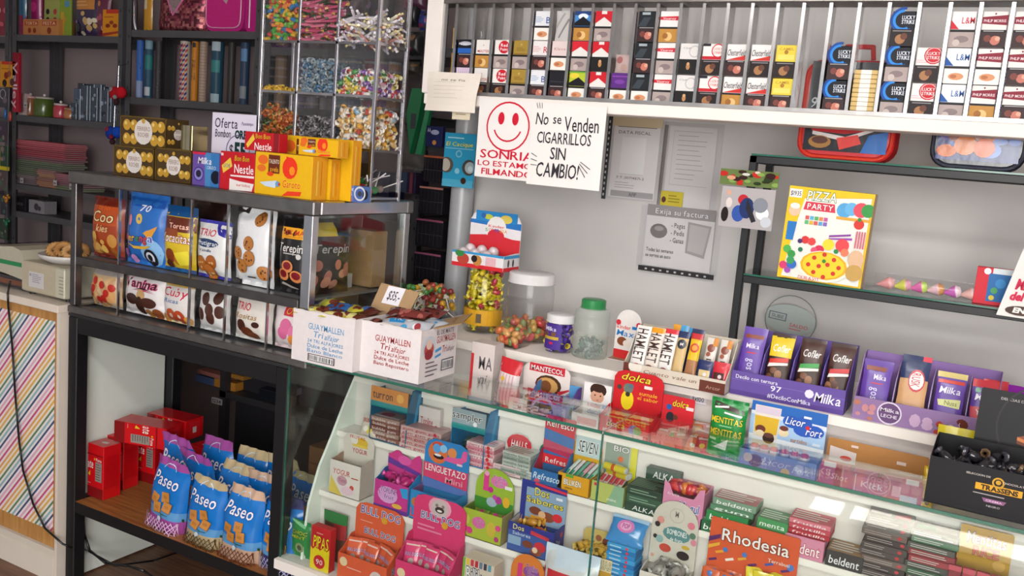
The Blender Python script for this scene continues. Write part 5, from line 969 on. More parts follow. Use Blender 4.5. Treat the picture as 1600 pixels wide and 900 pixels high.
# ================================================================ sweets inside the glass counter
# ---- middle shelf (LA)
def fa(x0, y0, x1, y1, yt, Y=.18): return fit(x0, y0, x1, y1, yt, Z=LA, Y=max(Y, .172))
def stack(name, label, cat, x, y, z, n, W, D, H, cf, art_, group, jit=.003, topart=(), rz=0, seed=1):
    rg = random.Random(seed); me = {}
    for i in range(n):
        c_ = cf[i % len(cf)]
        if c_ not in me: me[c_] = boxmb(W, D, H, c_, art_(c_), top=topart if topart else (), right=()).mesh(name, 'gloss')
        o = put(name, me[c_], None, (x+rg.uniform(-jit, jit), y+rg.uniform(-jit, jit), z+i*(H+.0004)), (0, 0, rz+rg.uniform(-.04, .04)))
        tag(o, label, cat, group)
def bluebox(label, x0, y0, x1, y1, yt, c, top, hd):
    # tall blue dispenser with a hanging front flap, bars lying inside
    fx = fa(x0, y0, x1, y1, yt, .176); loc, W, H = fx
    ro = empty('bar_dispenser', label, 'dispenser box', loc); D = .084; t = .002
    mb = MB(); mb.box(-W/2, 0, 0, -W/2+t, D, H*.9, c); mb.prism([(0, 0), (D, 0), (D, H*1.0), (D*.3, H*1.0), (0, H*.62)], 'x', W/2-t, W/2, c); mb.box(-W/2, D-t, 0, W/2, D, H*1.1, '1c5a78'); mb.box(-W/2, 0, 0, W/2, D, t, c)
    mb.art(lambda u, v, q: (W/2+q, u*D, v*H), [G('2a98cc', (.3, .1), (.5, .1), (.9, .9), (.7, .9)), G('2078a4', (.6, .1), (.7, .1), (1, .6), (1, .8))], D/H); mb.build('case', 'card', ro)
    mb = MB(); mb.box(-W/2, -.002, H*.72, W/2, 0, H*.98, hd); mb.art(lambda u, v, q: (-W/2+u*W, -.002-q, H*.72+v*H*.26), top, W/(H*.26)); mb.box(-W/2, -.002, H*.62, W/2, 0, H*.72, '1a8a90'); mb.build('front_flap', 'card', ro)
    return ro, W, H
b1, bw1, bh1 = bluebox('tall teal-blue bar dispenser with orange flap, far left of the middle shelf', 575, 700, 632, 712, 598, '15658c', [T('3a2430', 'turron', .05, .2, .6, .8), E('f0b050', .8, .5, .1)], 'd88838')
for i in range(5):
    bar('foil_bar', 'dark foil bar, %s from the bottom in the orange-flapped dispenser' % ordn[i], 'bar', b1, 0, .02+.004*i, .012+.014*i, .075, .03, .012, ['2c3a44', '3a4048', '24303a', '38424a', '3c4650'][i], [Rr('a89c48', .3, .3, .55, .7), Rr('a0a4ac', .62, .3, .8, .7)], rx=-1.3, group='foil bars in the orange-flapped dispenser')
b2, bw2, bh2 = bluebox('tall bright blue bar dispenser with black and white flap on the middle shelf', 700, 742, 752, 750, 632, '1a7ab0', [T('14141a', 'sampler', .0, .35, .9, .85, 'e0e0e4'), E('e8e8ec', .7, .15, .06)], '8a9aa4')
for i in range(5):
    bar('foil_bar', 'dark green foil bar, %s from the bottom in the bright blue dispenser' % ordn[i], 'bar', b2, 0, .02+.004*i, .012+.014*i, .075, .03, .012, ['2c4a3c', '3a5a48', '2e4438', '3a5448', '4a6a5a'][i], [Rr('8aa898', .3, .3, .8, .6)], rx=-1.3, group='foil bars in the bright blue dispenser')
carton('flat_box', 'white box with thin red writing between the two blue dispensers', 'box', fa(650, 706, 683, 713, 632, .235), .02, 'd8ccca', [Rr('8a6a5c', .0, .0, .55, .35), T('b84858', 'Topline', .1, .55, .7, .75), E('c82838', .85, .5, .1, 1.4)])
wl = [LINES('9a5a5c', .05, .1, .95, .9, 2, t=.5)]
stack('gum_box', 'brown and red printed gum carton in the stack left of the white box', 'gum box', .19, .18, LA, 5, .12, .078, .0155, ['8a5a50', 'a08078', '7a4a44'], lambda c: [T('d8c8c4', 'bubble gum', .1, .2, .9, .8)], 'brown and red gum cartons', topart=[E('a04048', .4, .5, .2), Rr('c8b8b4', .1, .1, .9, .3)], seed=2)
stack('gum_box', 'pinkish white gum carton stacked in front of the blue dispensers', 'gum box', .335, .176, LA, 5, .155, .078, .0145, ['d8b8b8', 'd0a8a8', 'c89898'], lambda c: [T('a83848', 'gum gum gum', .05, .2, .95, .8), E('c03040', .85, .5, .04)], 'pinkish gum cartons', topart=[LINES('b06068', .05, .1, .95, .9, 5, t=.3)], seed=3)
pouch('gum_pouch', 'small white and red pouch with rounded yellow flower in front of the stacks', 'pouch', fit(548, 712, 590, 724, 655, Z=LA, Y=.172), .02, 'd8c8bc', [T('c03838', 'BUBBLE', .1, .72, .9, .9), E('e8c840', .6, .4, .18), E('f0ece4', .4, .42, .14)], h=.07, w=.07, rx=-.3)
for (x0, y0, x1, y1, yt, hc, txt, lab, base) in ((768, 750, 812, 760, 720, 'd03040', 'HALLS', 'white and pink cough-sweet boxes under a red-domed card, middle shelf', 'e0c0c4'), (822, 762, 862, 772, 740, '1c7a3c', 'HALLS', 'white cough-sweet box with green oval card, middle shelf', 'c8cccc')):
    fx = fa(x0, y0, x1, y1, yt, .178)
    tray('cough_sweet_display', lab, 'display box', fx, .075, .03, base, [LINES('b8a0a4', .05, .1, .9, .9, 3)], inner='b8b4b4', w=.095, hf=.03, header=(.085, 'dcd8d6', [E(hc, .5, .6, .46, .75), E('e8e4e4' if 'dome' not in lab else hc, .5, .6, .4, .6), E(hc, .5, .62, .38, .55), T('f0f0ee', txt, .2, .45, .8, .75, '0a4020' if 'green' in lab else 'a01828', .1)], 'round', .03))
stack('cough_sweet_stick', 'pink striped sweet stick in the stack under the red-domed card', 'sweet stick', P3(750, 735, Y=.19).x, .18, LA, 6, .10, .07, .0125, ['e0b0b8', 'd890a0', 'e8ccd0'], lambda c: [T('b84060', 'cherry lyptus', .05, .2, .95, .8), E('d03038', .8, .5, .06)], 'pink sweet sticks', topart=[LINES('c87888', .05, .1, .95, .9, 4, t=.4)], seed=5)
stack('cough_sweet_stick', 'silver-green sweet stick in the stack under the green oval card', 'sweet stick', P3(806, 752, Y=.19).x, .178, LA, 6, .095, .07, .0125, ['b8beb8', 'a0aaa4', 'c4cac4'], lambda c: [T('3a5a48', 'mentho lyptus', .05, .2, .95, .8)], 'silver-green sweet sticks', topart=[LINES('7a8a80', .05, .1, .95, .9, 4, t=.4)], seed=6)
rf = tray('juice_powder_display', 'red and blue powder-drink tray with slanted red header, middle shelf', 'display box', fa(835, 768, 868, 776, 748, .172), .07, .10, '2a6aa8', [T('d8e4f0', 'Refresco', .05, .4, .95, .8, None, .2), E('e05068', .2, .2, .1)], w=.10, hf=.05, inner='c83040', header=(.15, 'c82838', [G('2a68a8', (0, .2), (1, .1), (1, .62), (0, .72)), T('f4eeec', 'Refresco', .06, .78, .96, .94, '8a1828'), G('b83058', (0, .28), (1, .2), (1, .4), (0, .5)), Rr('d82838', 0, 0, 1, .2), T('f0e8e8', 'Refres', .1, .03, .8, .14)], 'flat', .05))
yt_ = tray('gum_stick_display', 'yellow gum-stick tray with leaning yellow header, left of the glass joint', 'display box', fa(868, 776, 918, 788, 745, .155), .09, .055, 'e0a020', [T('f4f4f0', 'BILLIKEN', .2, .45, .75, .75, '5a4a2a'), Rr('58a038', .25, .85, .5, 1), E('3a2a1c', .12, .2, .03), T('5a3a14', 'chicle', .25, .25, .5, .36)], w=.10, hf=.058, inner='d8c8a8', header=(.12, 'd8a428', [Rr('b8ccd0', .12, .45, .92, .95), T('20282c', 'SEVEN', .2, .55, .85, .85, 'f0f0f0', .2), G('58a038', (0, 0), (.4, .1), (.5, .2), (0, .1)), E('a05028', .4, .25, .12, .4), T('3a2c14', 'gum', .5, .28, .85, .4)], 'wave', .04))
for i in range(6):
    bar('gum_stick', '%s foil gum stick in the yellow tray' % ['green and white', 'white', 'teal', 'pink and white', 'silver', 'mint green'][i], 'gum stick', yt_, -.04+.015*i, .01, .045, .013, .11, .008, ['c8d4cc', 'd8d0d4', '6aa898', 'd8a0ac', 'c8ccd0', '9ac8b0'][i], [Rr('3a9a78', .1, .1, .9, .3)], rx=-1.1, rz=-.25, group='gum sticks in the yellow tray')
# right of the joint
gy = tray('gum_stick_display', 'pale green and yellow gum tray just right of the glass joint', 'display box', fa(925, 778, 970, 790, 745, .15), .09, .06, 'b8c068', [G('8ab090', (.5, 0), (1, 0), (1, 1), (.7, 1)), T('e8e8d8', 'mint', .5, .2, .8, .35), E('c83848', .12, .85, .05)], w=.10, hf=.06, inner='c8a870', header=(.12, 'b8c0a8', [Rr('8a9a8c', 0, .1, .75, 1), Rr('d8d030', .8, 0, 1, 1), T('f0ecec', 'BIO', .25, .78, .75, .92, '3a3a48'), E('d86a30', .5, .6, .09), E('dce4dc', .45, .35, .28, .5)], 'flat', .04))
for i, cc in enumerate(('d8c838', 'c8b830', 'd0b8b0')):
    mb = MB(); mb.tube((-.035, 0, 0), (.035, 0, 0), .0105, cc, 12); mb.tube((.0351, 0, 0), (.037, 0, 0), .009, 'e4e4e8', 12); mb.tube((-.01, 0, 0), (.0, 0, 0), .0107, 'c85830', 12)
    o = mb.build('mint_roll', 'gloss', None, gy.location+Vector((-.0+.004*i, .045, .075+.0*i+.02*(i == 0)-.0)), (0, 0, -.15-.1*i), smooth=False); o.location.y += .012*i; tag(o, 'yellow paper mint roll, %s in the pale green tray' % ['topmost', 'middle', 'rearmost'][i], 'mint roll', 'mint rolls in the pale green tray')
for i in range(5):
    bar('gum_stick', '%s gum stick in the pale green tray' % ['pink and white', 'white and red', 'rose', 'pale pink', 'white'][i], 'gum stick', gy, -.035+.015*i, .008, .05, .014, .09, .008, ['e0b8b8', 'e4d8d4', 'c88088', 'd8a8a8', 'dcd8d4'][i], [Rr('c04050', .1, .2, .9, .5)], rx=-1.15, rz=-.1, group='gum sticks in the pale green tray')
AK = [Rr('2a4a3c', 0, 0, 1, 1), T('e0e4e0', 'ALKA', .2, .22, .85, .80, '0c1c14', .1)]
carton('mint_box', 'dark green mint box with bold capitals, top of the pair behind', 'mint box', (fa(1007, 760, 1060, 772, 722, .225)[0]+Vector((0, 0, .085)), .10, .035), .03, '34463e', AK)
mb = MB()
for i in range(3):
    o = carton('mint_box', 'dark green mint box, %s of the low stack beside the glass joint' % ['bottom', 'middle', 'top'][i], 'mint box', (fa(977, 795, 1030, 808, 770, .150)[0]+Vector((.0, 0, .0245*i)), .105, .024), .085, ['2c4a3c', '385a48', '2a4438'][i], AK if i == 0 else [LINES('8aa890', .1, .2, .9, .8, 2)], top=[LINES('6a8a74', .05, .05, .95, .95, 6, t=.5)], group='dark green mint boxes')
pk = tray('jelly_display', 'pink display box with blue and yellow lettering full of red jellies', 'display box', fa(1033, 800, 1096, 818, 745, .135), .09, .10, 'dc8cb0', [T('f4e0ea', 'fruta', .1, .78, .4, .86), E('2a3a80', .25, .45, .13, .8), T('2848a0', 'Mogul', .4, .42, .92, .68, 'f0e8f0', .1), T('e8c830', 'fresas', .45, .22, .9, .42, '3a2a60'), E('e8d040', .3, .25, .08), E('e8e0f0', .25, .5, .08)], w=.115, hf=.098, inner='c87a8a', notch=True)
for i in range(16):
    o = put('jelly_sweet', gummy_me(['c82838', 'd84848', 'a02848', 'd87830'][i % 4]), None, pk.location+Vector((-.04+.011*(i % 8), .03+.02*(i//8), .092)), (i, .5*i, 0)); o.scale = (1.4,)*3; tag(o, 'red jelly sweet in the pink display box', 'sweet', 'jellies in the pink display box')
def gumbox(label, x0, y0, x1, y1, yt, c, txt, tc='f0f2ee', top='6a9a74', Y=.172, d=.08, grp='chewing gum boxes on the middle shelf', z=0, w=None, h=None, sd=None):
    fx = fa(x0, y0, x1, y1, yt, Y); fx[0].z += z
    return carton('gum_box', label, 'gum box', fx, d, c, [T(tc, txt, .08, .2, .92, .72, sd, .08)], topc=top, top=[LINES('e0e4e0', .05, .1, .95, .9, 4, t=.4)], group=grp, w=w, h=h)
gumbox('green chewing gum box with white lowercase word at the bottom of its stack, behind the orange wafer box', 1092, 828, 1160, 848, 812, '2a6a48', 'beldent', z=0, h=.032)
gumbox('green chewing gum box second from the bottom, behind the orange wafer box', 1100, 828, 1165, 848, 812, '2c8a50', 'beldent', z=.0325, h=.03)
gumbox('dull green chewing gum box third in the stack behind the orange wafer box', 1105, 828, 1172, 848, 812, '5a8a6c', 'gum', z=.063, h=.016, Y=.18)
gumbox('rose-topped green chewing gum box on top of its stack', 1108, 828, 1175, 848, 812, '7a9a84', 'beldent', top='b87a7c', z=.0795, h=.02, Y=.18)
for i in range(3):
    gumbox('green chewing gum carton, %s of the stack left of the pink ones' % ['bottom', 'middle', 'top'][i], 1178, 850, 1226, 862, 835, ['2a7a48', '34844e', '4a9a60'][i], 'menta', z=.0265*i, h=.026)
gumbox('pink chewing gum box with white lowercase word standing on the shelf', 1222, 866, 1284, 884, 830, 'd88ca8', 'beldent', 'fbf4f6', 'c03a50', h=.056, sd='b83058')
for i in range(3):
    gumbox('crimson gum carton on the pink box, %s of three' % ['lowest', 'middle', 'highest'][i], 1226, 864, 1290, 884, 850, ['b83040', 'c84a5c', 'd87a88'][i], 'frutilla', 'f4e0e4', 'c8606c', z=.057+.0135*i, h=.013, Y=.18)
gumbox('black chewing gum box with white lowercase word and cork-brown top', 1288, 884, 1346, 898, 858, '3a3a3c', 'beldent', 'e8e8e8', 'a8845c', h=.042, Y=.165, d=.085)
sx = P3(1378, 880, Y=.18).x
for i in range(9):
    o = carton('gum_carton', 'grey-brown gum carton, %s from the bottom of tall stack' % ordn[i], 'gum carton', (Vector((sx+.004*((i*7) % 3-1), .176+.003*(i % 2), LA+.0175*i)), .105, .017), .07, ['4a4444', '3c3838', '6a5c58', '504848'][i % 4], [LINES('a09894', .06, .2, .7, .8, 2, seed=i), E('c03840', .84, .5, .05, .8)], top=[G('b8202c', (.6, .2), (.95, .3), (.9, .8), (.6, .6)), Rr('8a8480', .05, .3, .5, .6)], group='grey-brown gum cartons')
sx = P3(1452, 890, Y=.18).x
for i in range(9):
    o = carton('gum_carton', 'green, red or grey gum carton in the second tall stack, %s from the bottom' % ordn[i], 'gum carton', (Vector((sx+.003*((i*5) % 3-1), .176+.003*(i % 2), LA+.0165*i)), .105, .016), .07, ['3a3c3c', '4a4c4a', '2c5a40', '48504c', '9a3840', '8a3038', '50504c', '3a6a4c', '5a5c58'][i], [LINES('c0c0bc', .06, .2, .9, .8, 2, seed=i)], top=[G('2c7a4c', (.1, .2), (.6, .3), (.5, .8), (.1, .6)), Rr('8a8a88', .5, .3, .95, .6)], group='green and red gum cartons')
mk_ = tray('mint_stick_display', 'yellow display card with maroon lettering at the right of the counter', 'display box', fa(1504, 905, 1558, 920, 880, .172), .07, .04, 'b03848', [T('f0e4e4', 'stick', .1, .3, .9, .7)], w=.115, hf=.04, inner='a83040', header=(.12, 'c89a30', [T('e8dce4', 'Mentitas', .14, .66, .88, .90, '6a2040'), T('d86040', 'RICE', .28, .42, .78, .62, '8a2a20'), E('e0b058', .8, .3, .12)], 'flat', .05))
cx_ = P3(1520, 905, Y=.175).x
for i in range(5):
    carton('chocolate_tablet', 'upright maroon chocolate packet with white lettering, %s of the row at far right' % ordn[i], 'chocolate packet', (Vector((cx_-.04+.03*i, .171, LA+.0)), .027, .085), .012, ['8a2c38', 'b03848', '9a3040', 'a83444', '7a2830'][i], [T('ece0e0', 'de', .1, .3, .9, .7, None, .3), Rr('c85060', 0, .85, 1, 1)], group='maroon chocolate packets')
gx = P3(1580, 880, Y=.19).x+.09
t_ = tag(put('mint_tub', None, None, (gx, .20, LA)), 'green ribbed tub with red sweets at the right edge', 'tub')
mb = MB(); pr = [(.001, 0), (.03, 0)]
for i in range(8): pr += [(.032, .012+.012*i), (.029, .018+.012*i)]
mb.lathe(pr, '3a5a48', 20); mb.build('tub_body', 'plastic', t_, smooth=True)
for i in range(5):
    o = put('jelly_sweet', gummy_me('b82838'), None, (gx-.015+.008*i, .2, LA+.112), (i, 0, 0)); tag(o, 'dark red sweet on top of the green ribbed tub', 'sweet', 'red sweets on the tub')
# ---- lower shelf (LB)
def fb(x0, y0, x1, y1, yt, Y=.06): return fit(x0, y0, x1, y1, yt, Z=LB, Y=max(Y, .098))
yg = [T('c85048', 'YOGUR', .1, .62, .68, .78, None, .1), E('c89aa8', .42, .46, .17, .8), T('a04878', 'Tutti', .3, .42, .55, .52), E('d85a48', .75, .32, .07), G('e0c85c', (0, .05), (.45, .0), (.3, .2), (.05, .55)), E('e8c8d8', .6, .2, .2, .6), Rr('c85048', .72, .6, .95, .63)]
ty = tray('sweet_tray', 'white open box with red lettering and fruit print, far left in the counter', 'display box', fb(503, 762, 572, 782, 700, .085), .105, .125, 'e4dcd6', yg, inner='a88a78', w=.125, hf=.115, sidec='c8b8ac', header=(.105, 'dcd2c8', [E('e0b83c', .6, .75, .2, .7), E('e8e0d8', .35, .8, .12), T('b83844', 'YOGUR', .3, .40, .8, .55), T('c85848', 'FRUTAS', .2, .85, .7, .95), Rr('e8c858', .3, .6, .8, .68)], 'ear', .09))
o = put('wrapped_sweet', twist_me('d87888', 'e8a0a8', .03, .01), None, ty.location+Vector((.02, .06, .03)), (0, 0, .5)); tag(o, 'single pink sweet at the bottom of the white open box', 'sweet')
tt = tray('sweet_tray', 'magenta and blue bubble gum tray with zigzag corner, second from left', 'display box', fb(579, 790, 640, 806, 745, .06), .12, .12, 'c83890', [E('d8a0d8', .4, .55, .3, .7), T('6a2a80', 'TOPLINE', .18, .62, .66, .8, 'e8c8e8', .1), T('6a2a80', 'fruit', .3, .42, .6, .58, 'e8c8e8', .1), Rr('6a3a9a', 0, 0, 1, .15), E('e8b848', .7, .25, .15, .4), G('2a9ad8', (.75, .9), (1, .95), (1, .6), (.85, .6))], inner='2a58a0', w=.13, hf=.095, sidec='2a90d0', header=(.07, 'd03c88', [G('6a3a98', (0, .3), (1, 0), (1, .2), (0, .6)), E('e05aa8', .5, .6, .2, .6)], 'wave', .11))
bm = [twist_me('c82880', 'e05aa8', .05, .014), twist_me('b82070', 'd84898', .05, .014), twist_me('38a8d8', '80d0e8', .05, .014)]
rg = random.Random(2)
for i in range(26):
    o = put('bubble_gum', bm[2 if i % 9 == 0 else i % 2], None, tt.location+Vector((rg.uniform(-.045, .045), rg.uniform(.02, .1), .05+.06*i/26)), (rg.uniform(0, 3), rg.uniform(-.5, .5), rg.uniform(0, 3)))
    tag(o, 'magenta or sky-blue wrapped bubble gum in the magenta tray', 'bubble gum', 'bubble gums in the magenta tray')
ln = tray('tongue_candy_display', 'blue and pink candy display with striped creature header, lower shelf', 'display box', fb(625, 812, 722, 838, 770, .04), .12, .10, '2a88c8', [G('e04a78', (.1, 0), (1, 0), (1, .7), (.4, .9)), E('c87a40', .12, .6, .09), G('e8b8c8', (.3, .9), (.8, 1), (.8, .92), (.3, .82)), T('f0e0e8', 'Lenguetazo', .3, .85, .95, .98, '7a2a80', .2), T('d83048', 'La', .02, .1, .2, .4)], inner='8a5a90', w=.165, hf=.095, sidec='2a98d8', right=[Rr('2a98d8', 0, 0, 1, 1), E('b0a8b8', .6, .4, .2), E('d84868', .6, .2, .2, .4)],
    header=(.16, '2a80c4', [E('d8703c', .30, .74, .22, 1.0), E('c84838', .3, .88, .14, .5), E('58a0e0', .27, .82, .09), E('8ac0ec', .42, .84, .08), E('2a1a28', .32, .66, .12, .4), E('e8e4ec', .3, .69, .08, .3), E('e0884c', .62, .8, .1), G('e05a9c', (.42, .62), (.8, .6), (.95, .72), (.95, .9), (.86, .9), (.82, .74), (.5, .7)), Rr('e8c8d8', .74, .58, .86, .62), G('d8406c', (0, .2), (1, .12), (1, .48), (0, .5)), T('f8ecf0', 'LENGUETAZO', .04, .34, .96, .48, 'c82850'), T('e8a0b0', 'Mini', .5, .18, .9, .30), G('5a7ac0', (0, 0), (1, 0), (1, .12), (0, .18))], 'ear', .09))
gt = tray('candy_tray', 'lime green pop candy tray with pink writing and big round header', 'display box', fb(713, 832, 790, 850, 790, .05), .12, .09, 'a8b83c', [E('e060a8', .42, .6, .17, .8), T('8a2a78', 'Topline', .3, .62, .55, .74, 'e8b8d8', .1), T('8a2a78', 'Pop', .35, .45, .52, .58, 'e8b8d8'), E('d83a88', .2, .25, .08), E('d83a88', .1, .3, .06), E('c8c85c', .12, .62, .07, 1.6), E('c8b040', .75, .5, .12, 1.5), E('d84888', .92, .6, .07), E('b83878', .9, .2, .06)], inner='6a8a34', w=.135, hf=.088, sidec='b0a070', header=(.135, '9ab838', [E('e070b0', .6, .72, .22, .6), T('a02a80', 'Topline', .42, .76, .78, .86, 'f0c8e0', .2), T('a02a80', 'Pop', .5, .64, .72, .74, 'f0c8e0'), Rr('e03c90', .2, .45, .34, .85), E('f0a0c8', .27, .86, .06), E('c02c88', .4, .5, .07), Rr('3c8a34', 0, 0, 1, .28), E('a8b8c8', .45, .22, .14, .8), E('b83a98', .62, .3, .09), E('c84aa8', .52, .35, .06), E('e8b030', .82, .3, .09, 1.4), Rr('e8e4e4', .76, .6, .95, .68)], 'round', .07))
for i in range(4):
    pouch('pop_candy_packet', 'green pop candy packet, %s in the lime tray' % ['first from left', 'second from left', 'third from left', 'fourth from left'][i], 'packet', (gt.location+Vector((-.045+.03*i, .03+.01*(i % 2), .04)), .05, .07), .01, '7a9a30', [E('d83a88', .5, .5, .2), E('e8b8d8', .5, .75, .15)], rx=-.9, rz=.2*i-.3, group='packets in the lime tray', m='gloss')
ds = tray('chocolate_bite_display', 'navy-edged open box of gold-wrapped bites with lettered header', 'display box', fb(788, 856, 866, 878, 812, .01), .12, .095, '3a5aa0', [Rr('27358c', 0, .72, 1, 1), T('e8dc90', 'Dos', .1, .78, .35, .96, '1a1a50'), T('c8d4e8', 'Sabores', .1, .6, .5, .72), G('c83848', (.5, .9), (.9, .8), (.9, .68), (.5, .76)), Rr('8aa8c8', .02, .25, .3, .55), E('7a4030', .45, .38, .12, .6), E('c83040', .72, .4, .13, .8), E('8a4a38', .65, .2, .13, .6), E('e8c8a8', .62, .26, .06)], inner='c8bcb0', w=.15, hf=.088, sidec='2c3c94', right=[Rr('27358c', 0, .7, 1, 1), E('c83848', .7, .8, .12), T('c8d4e8', 'Dos', .2, .5, .6, .7), E('b06a60', .3, .2, .2)],
    header=(.125, '8aa4c4', [Rr('27358c', 0, .84, 1, 1), G('27358c', (0, 0), (.12, 0), (.12, 1), (0, 1)), T('e8dc60', 'Dos', .3, .68, .62, .88, '3a2a20'), T('e8d850', 'Sabores', .12, .48, .95, .64, '3a2a20'), E('7a3c28', .35, .3, .14, .6), E('8a4830', .62, .22, .17, .6), E('e0b088', .5, .24, .08), E('d82c38', .84, .26, .11, .8), Rr('e0a030', .25, .04, .6, .18), Rr('e8e8ec', .78, .7, .92, .76), G('d83048', (.3, 1), (1, .94), (1, .88), (.3, .94))], 'ear', .075))
gm = [twist_me('c8882c', 'e0b050', .05, .012), twist_me('a85a20', 'd89038', .05, .012), twist_me('b84a28', 'c8882c', .05, .012)]
for i in range(26):
    o = put('gold_wrapped_bite', gm[i % 3], None, ds.location+Vector((rg.uniform(-.045, .045), rg.uniform(.02, .1), .035+.055*i/26)), (rg.uniform(0, 3), rg.uniform(-.4, .4), rg.uniform(-.6, .6)))
    tag(o, 'gold and orange wrapped bite in the navy-edged box', 'chocolate', 'gold bites in the navy-edged box')
pg = tray('candy_tray', 'gold umbrella-candy tray with cream lettered front, left of the glass joint', 'display box', fb(892, 862, 960, 880, 840, .06), .10, .07, 'c89838', [Rr('e0d0a8', .2, .4, 1, 1), T('e0d8b8', 'PARAGUAS', .22, .5, .98, .9, '3a2a1c'), Rr('d8b838', 0, .3, .2, 1)], inner='b88a38', w=.12, hf=.06, header=(.06, 'c8b068', [E('7a4030', .6, .5, .1), E('9a6040', .4, .6, .08)], 'ear', .05))
for i in range(10):
    o = put('gold_coin_sweet', twist_me('d0a038', 'e8c868', .045, .014), None, (pg.location.x-.05+.011*i, -.0+.05, LB+.065), (.3*i, .1, 1.2+.2*i)); o.location.y = pg.location.y+.03+.01*(i % 3); tag(o, 'gold-wrapped sweet in the cream-lettered gold tray', 'sweet', 'gold sweets in the cream-lettered tray')
rh = fit(1088, 900, 1236, 938, 872, Z=LB, Y=.098)
RC = 'd85a34'
sticks = [G(c_, (u, v), (u+.09, v+.06), (u+.075, v+.10), (u-.015, v+.04)) for c_, u, v in (('5a2a6a', .03, .12), ('e8a030', .1, .3), ('f0e8e0', .22, .2), ('e8a838', .36, .28), ('5a2a6a', .48, .22), ('f0e8e4', .6, .1), ('4a5aa8', .66, .32), ('e8b040', .76, .12), ('5a2a70', .84, .28), ('f0ece8', .88, .1), ('e8a030', .5, .05))]+[E('4a78c0', .2, .42, .03), E('4a78c0', .93, .42, .04), E('4a78c0', .42, .42, .03)]
rt2 = tray('wafer_display', 'orange wafer display box with bold white name on tall header, lower right', 'display box', rh, .11, .10, RC, [T('f0e4e0', 'Rhodesia', .25, .45, .75, .7)]+sticks, inner='b84a2c', w=.235, hf=.07, sidec='c8502e',
    header=(.142, RC, sticks+[T('f4f0ec', 'Rhodesia', .14, .60, .90, .84, '8a3420'), T('f0d8cc', 'Terrabusi', .68, .42, .92, .49), G('5a2a6a', (0, .5), (.13, .62), (.13, .7), (0, .6)), G('e8a838', (0, .36), (.13, .48), (.13, .54), (0, .44))], 'flat', .098))
for i in range(12):
    o = pouch('wafer_packet', '%s wafer packet, %s from the left in the orange display box' % ('yellow' if i > 6 else 'orange and violet', ordn[i]), 'wafer packet', (rt2.location+Vector((-.10+.018*i, .012+.02*(i % 2), .055-(.03 if i < 7 else .0))), .05, .085), .014, 'e0cc28' if i > 6 else 'd86038', [E('c89020', .5, .3, .2)] if i > 6 else [G('5a2a6a', (0, .5), (1, .7), (1, .8), (0, .6)), G('e8a838', (0, .2), (1, .4), (1, .5), (0, .3)), E('4a78c0', .5, .85, .15)], rx=-.3, rz=rg.uniform(-.4, .4), m='gloss', group='packets in the orange display box', nu=8, nv=8)
# white box with silver sweets and arched card
jb = tray('jelly_candy_display', 'white box of silver sweets with tall arched fruit-printed card', 'display box', fit(985, 925, 1078, 950, 888, Z=LB, Y=.098), .08, .07, 'dcd4cc', [LINES('c8beb4', .1, .1, .9, .9, 2)], inner='c8c0b8', w=.13, hf=.06, header=(P3(1050, 780, Y=.17).z-LB-.03, 'd0c8bc', [RING('b8b0a8', .52, .82, .16, .08), T('8a8480', 'M', .48, .80, .56, .88), E('5a8a8c', .55, .58, .3, .55), T('e8ecec', 'BOMBONES', .34, .57, .78, .64), T('e8ecec', 'de fruta', .42, .49, .7, .54), E('d87888', .85, .74, .08), E('d89088', .18, .72, .08), E('2c282c', .12, .66, .06), E('5a7a68', .9, .62, .07), E('d88a9c', .94, .54, .07), E('c04a3c', .34, .38, .13, .7), E('2a262a', .74, .34, .14, .7), E('c8a838', .78, .45, .09, .5), E('2e2a2e', .1, .5, .05), E('8ab0b0', .2, .48, .08), E('2a262a', .3, .24, .05), E('b83040', .4, .20, .05), E('c04058', .6, .2, .05), E('2a262a', .86, .2, .05), E('e0a088', .08, .25, .04)], 'round', .03))
sv = [twist_me('9a9490', 'c8c4c0', .05, .016), twist_me('7a7674', 'a8a4a0', .05, .016)]
for i in range(24):
    o = put('silver_sweet', sv[i % 2], None, jb.location+Vector((rg.uniform(-.05, .04), rg.uniform(.012, .06), .03+.05*i/24)), (rg.uniform(0, 3), rg.uniform(-.5, .5), rg.uniform(0, 3))); tag(o, 'silver foil-wrapped sweet in the white box before the arched card', 'sweet', 'silver sweets in the white box')
bs = P3(968, 880, Y=.10)
for i in range(9):
    carton('gum_strip', 'bright blue gum strip in the stack left of the arched card, %s from the bottom' % ordn[i], 'gum strip', (Vector((bs.x+.002*(i % 2), .1, LB+.0125*i)), .085, .012), .06, ['2a88c8', '1f74b4', '3a98d4'][i % 3], [Rr('a8d0ec', .1, .3, .5, .6), E('d83848', .7, .5, .05)], group='blue gum strips')
pouch('gum_bag', 'blue bag with pink burst leaning over the gum strips', 'sweet bag', (Vector((bs.x+.0, .105, LB+.118)), .11, .08), .02, '3a88c8', [E('d87ab8', .45, .6, .25, .7), E('e8a8d0', .45, .6, .16, .7), T('a02a78', 'POP', .35, .52, .56, .7), Rr('a8c8e8', .0, .86, 1, 1)], rx=-.7, m='gloss')
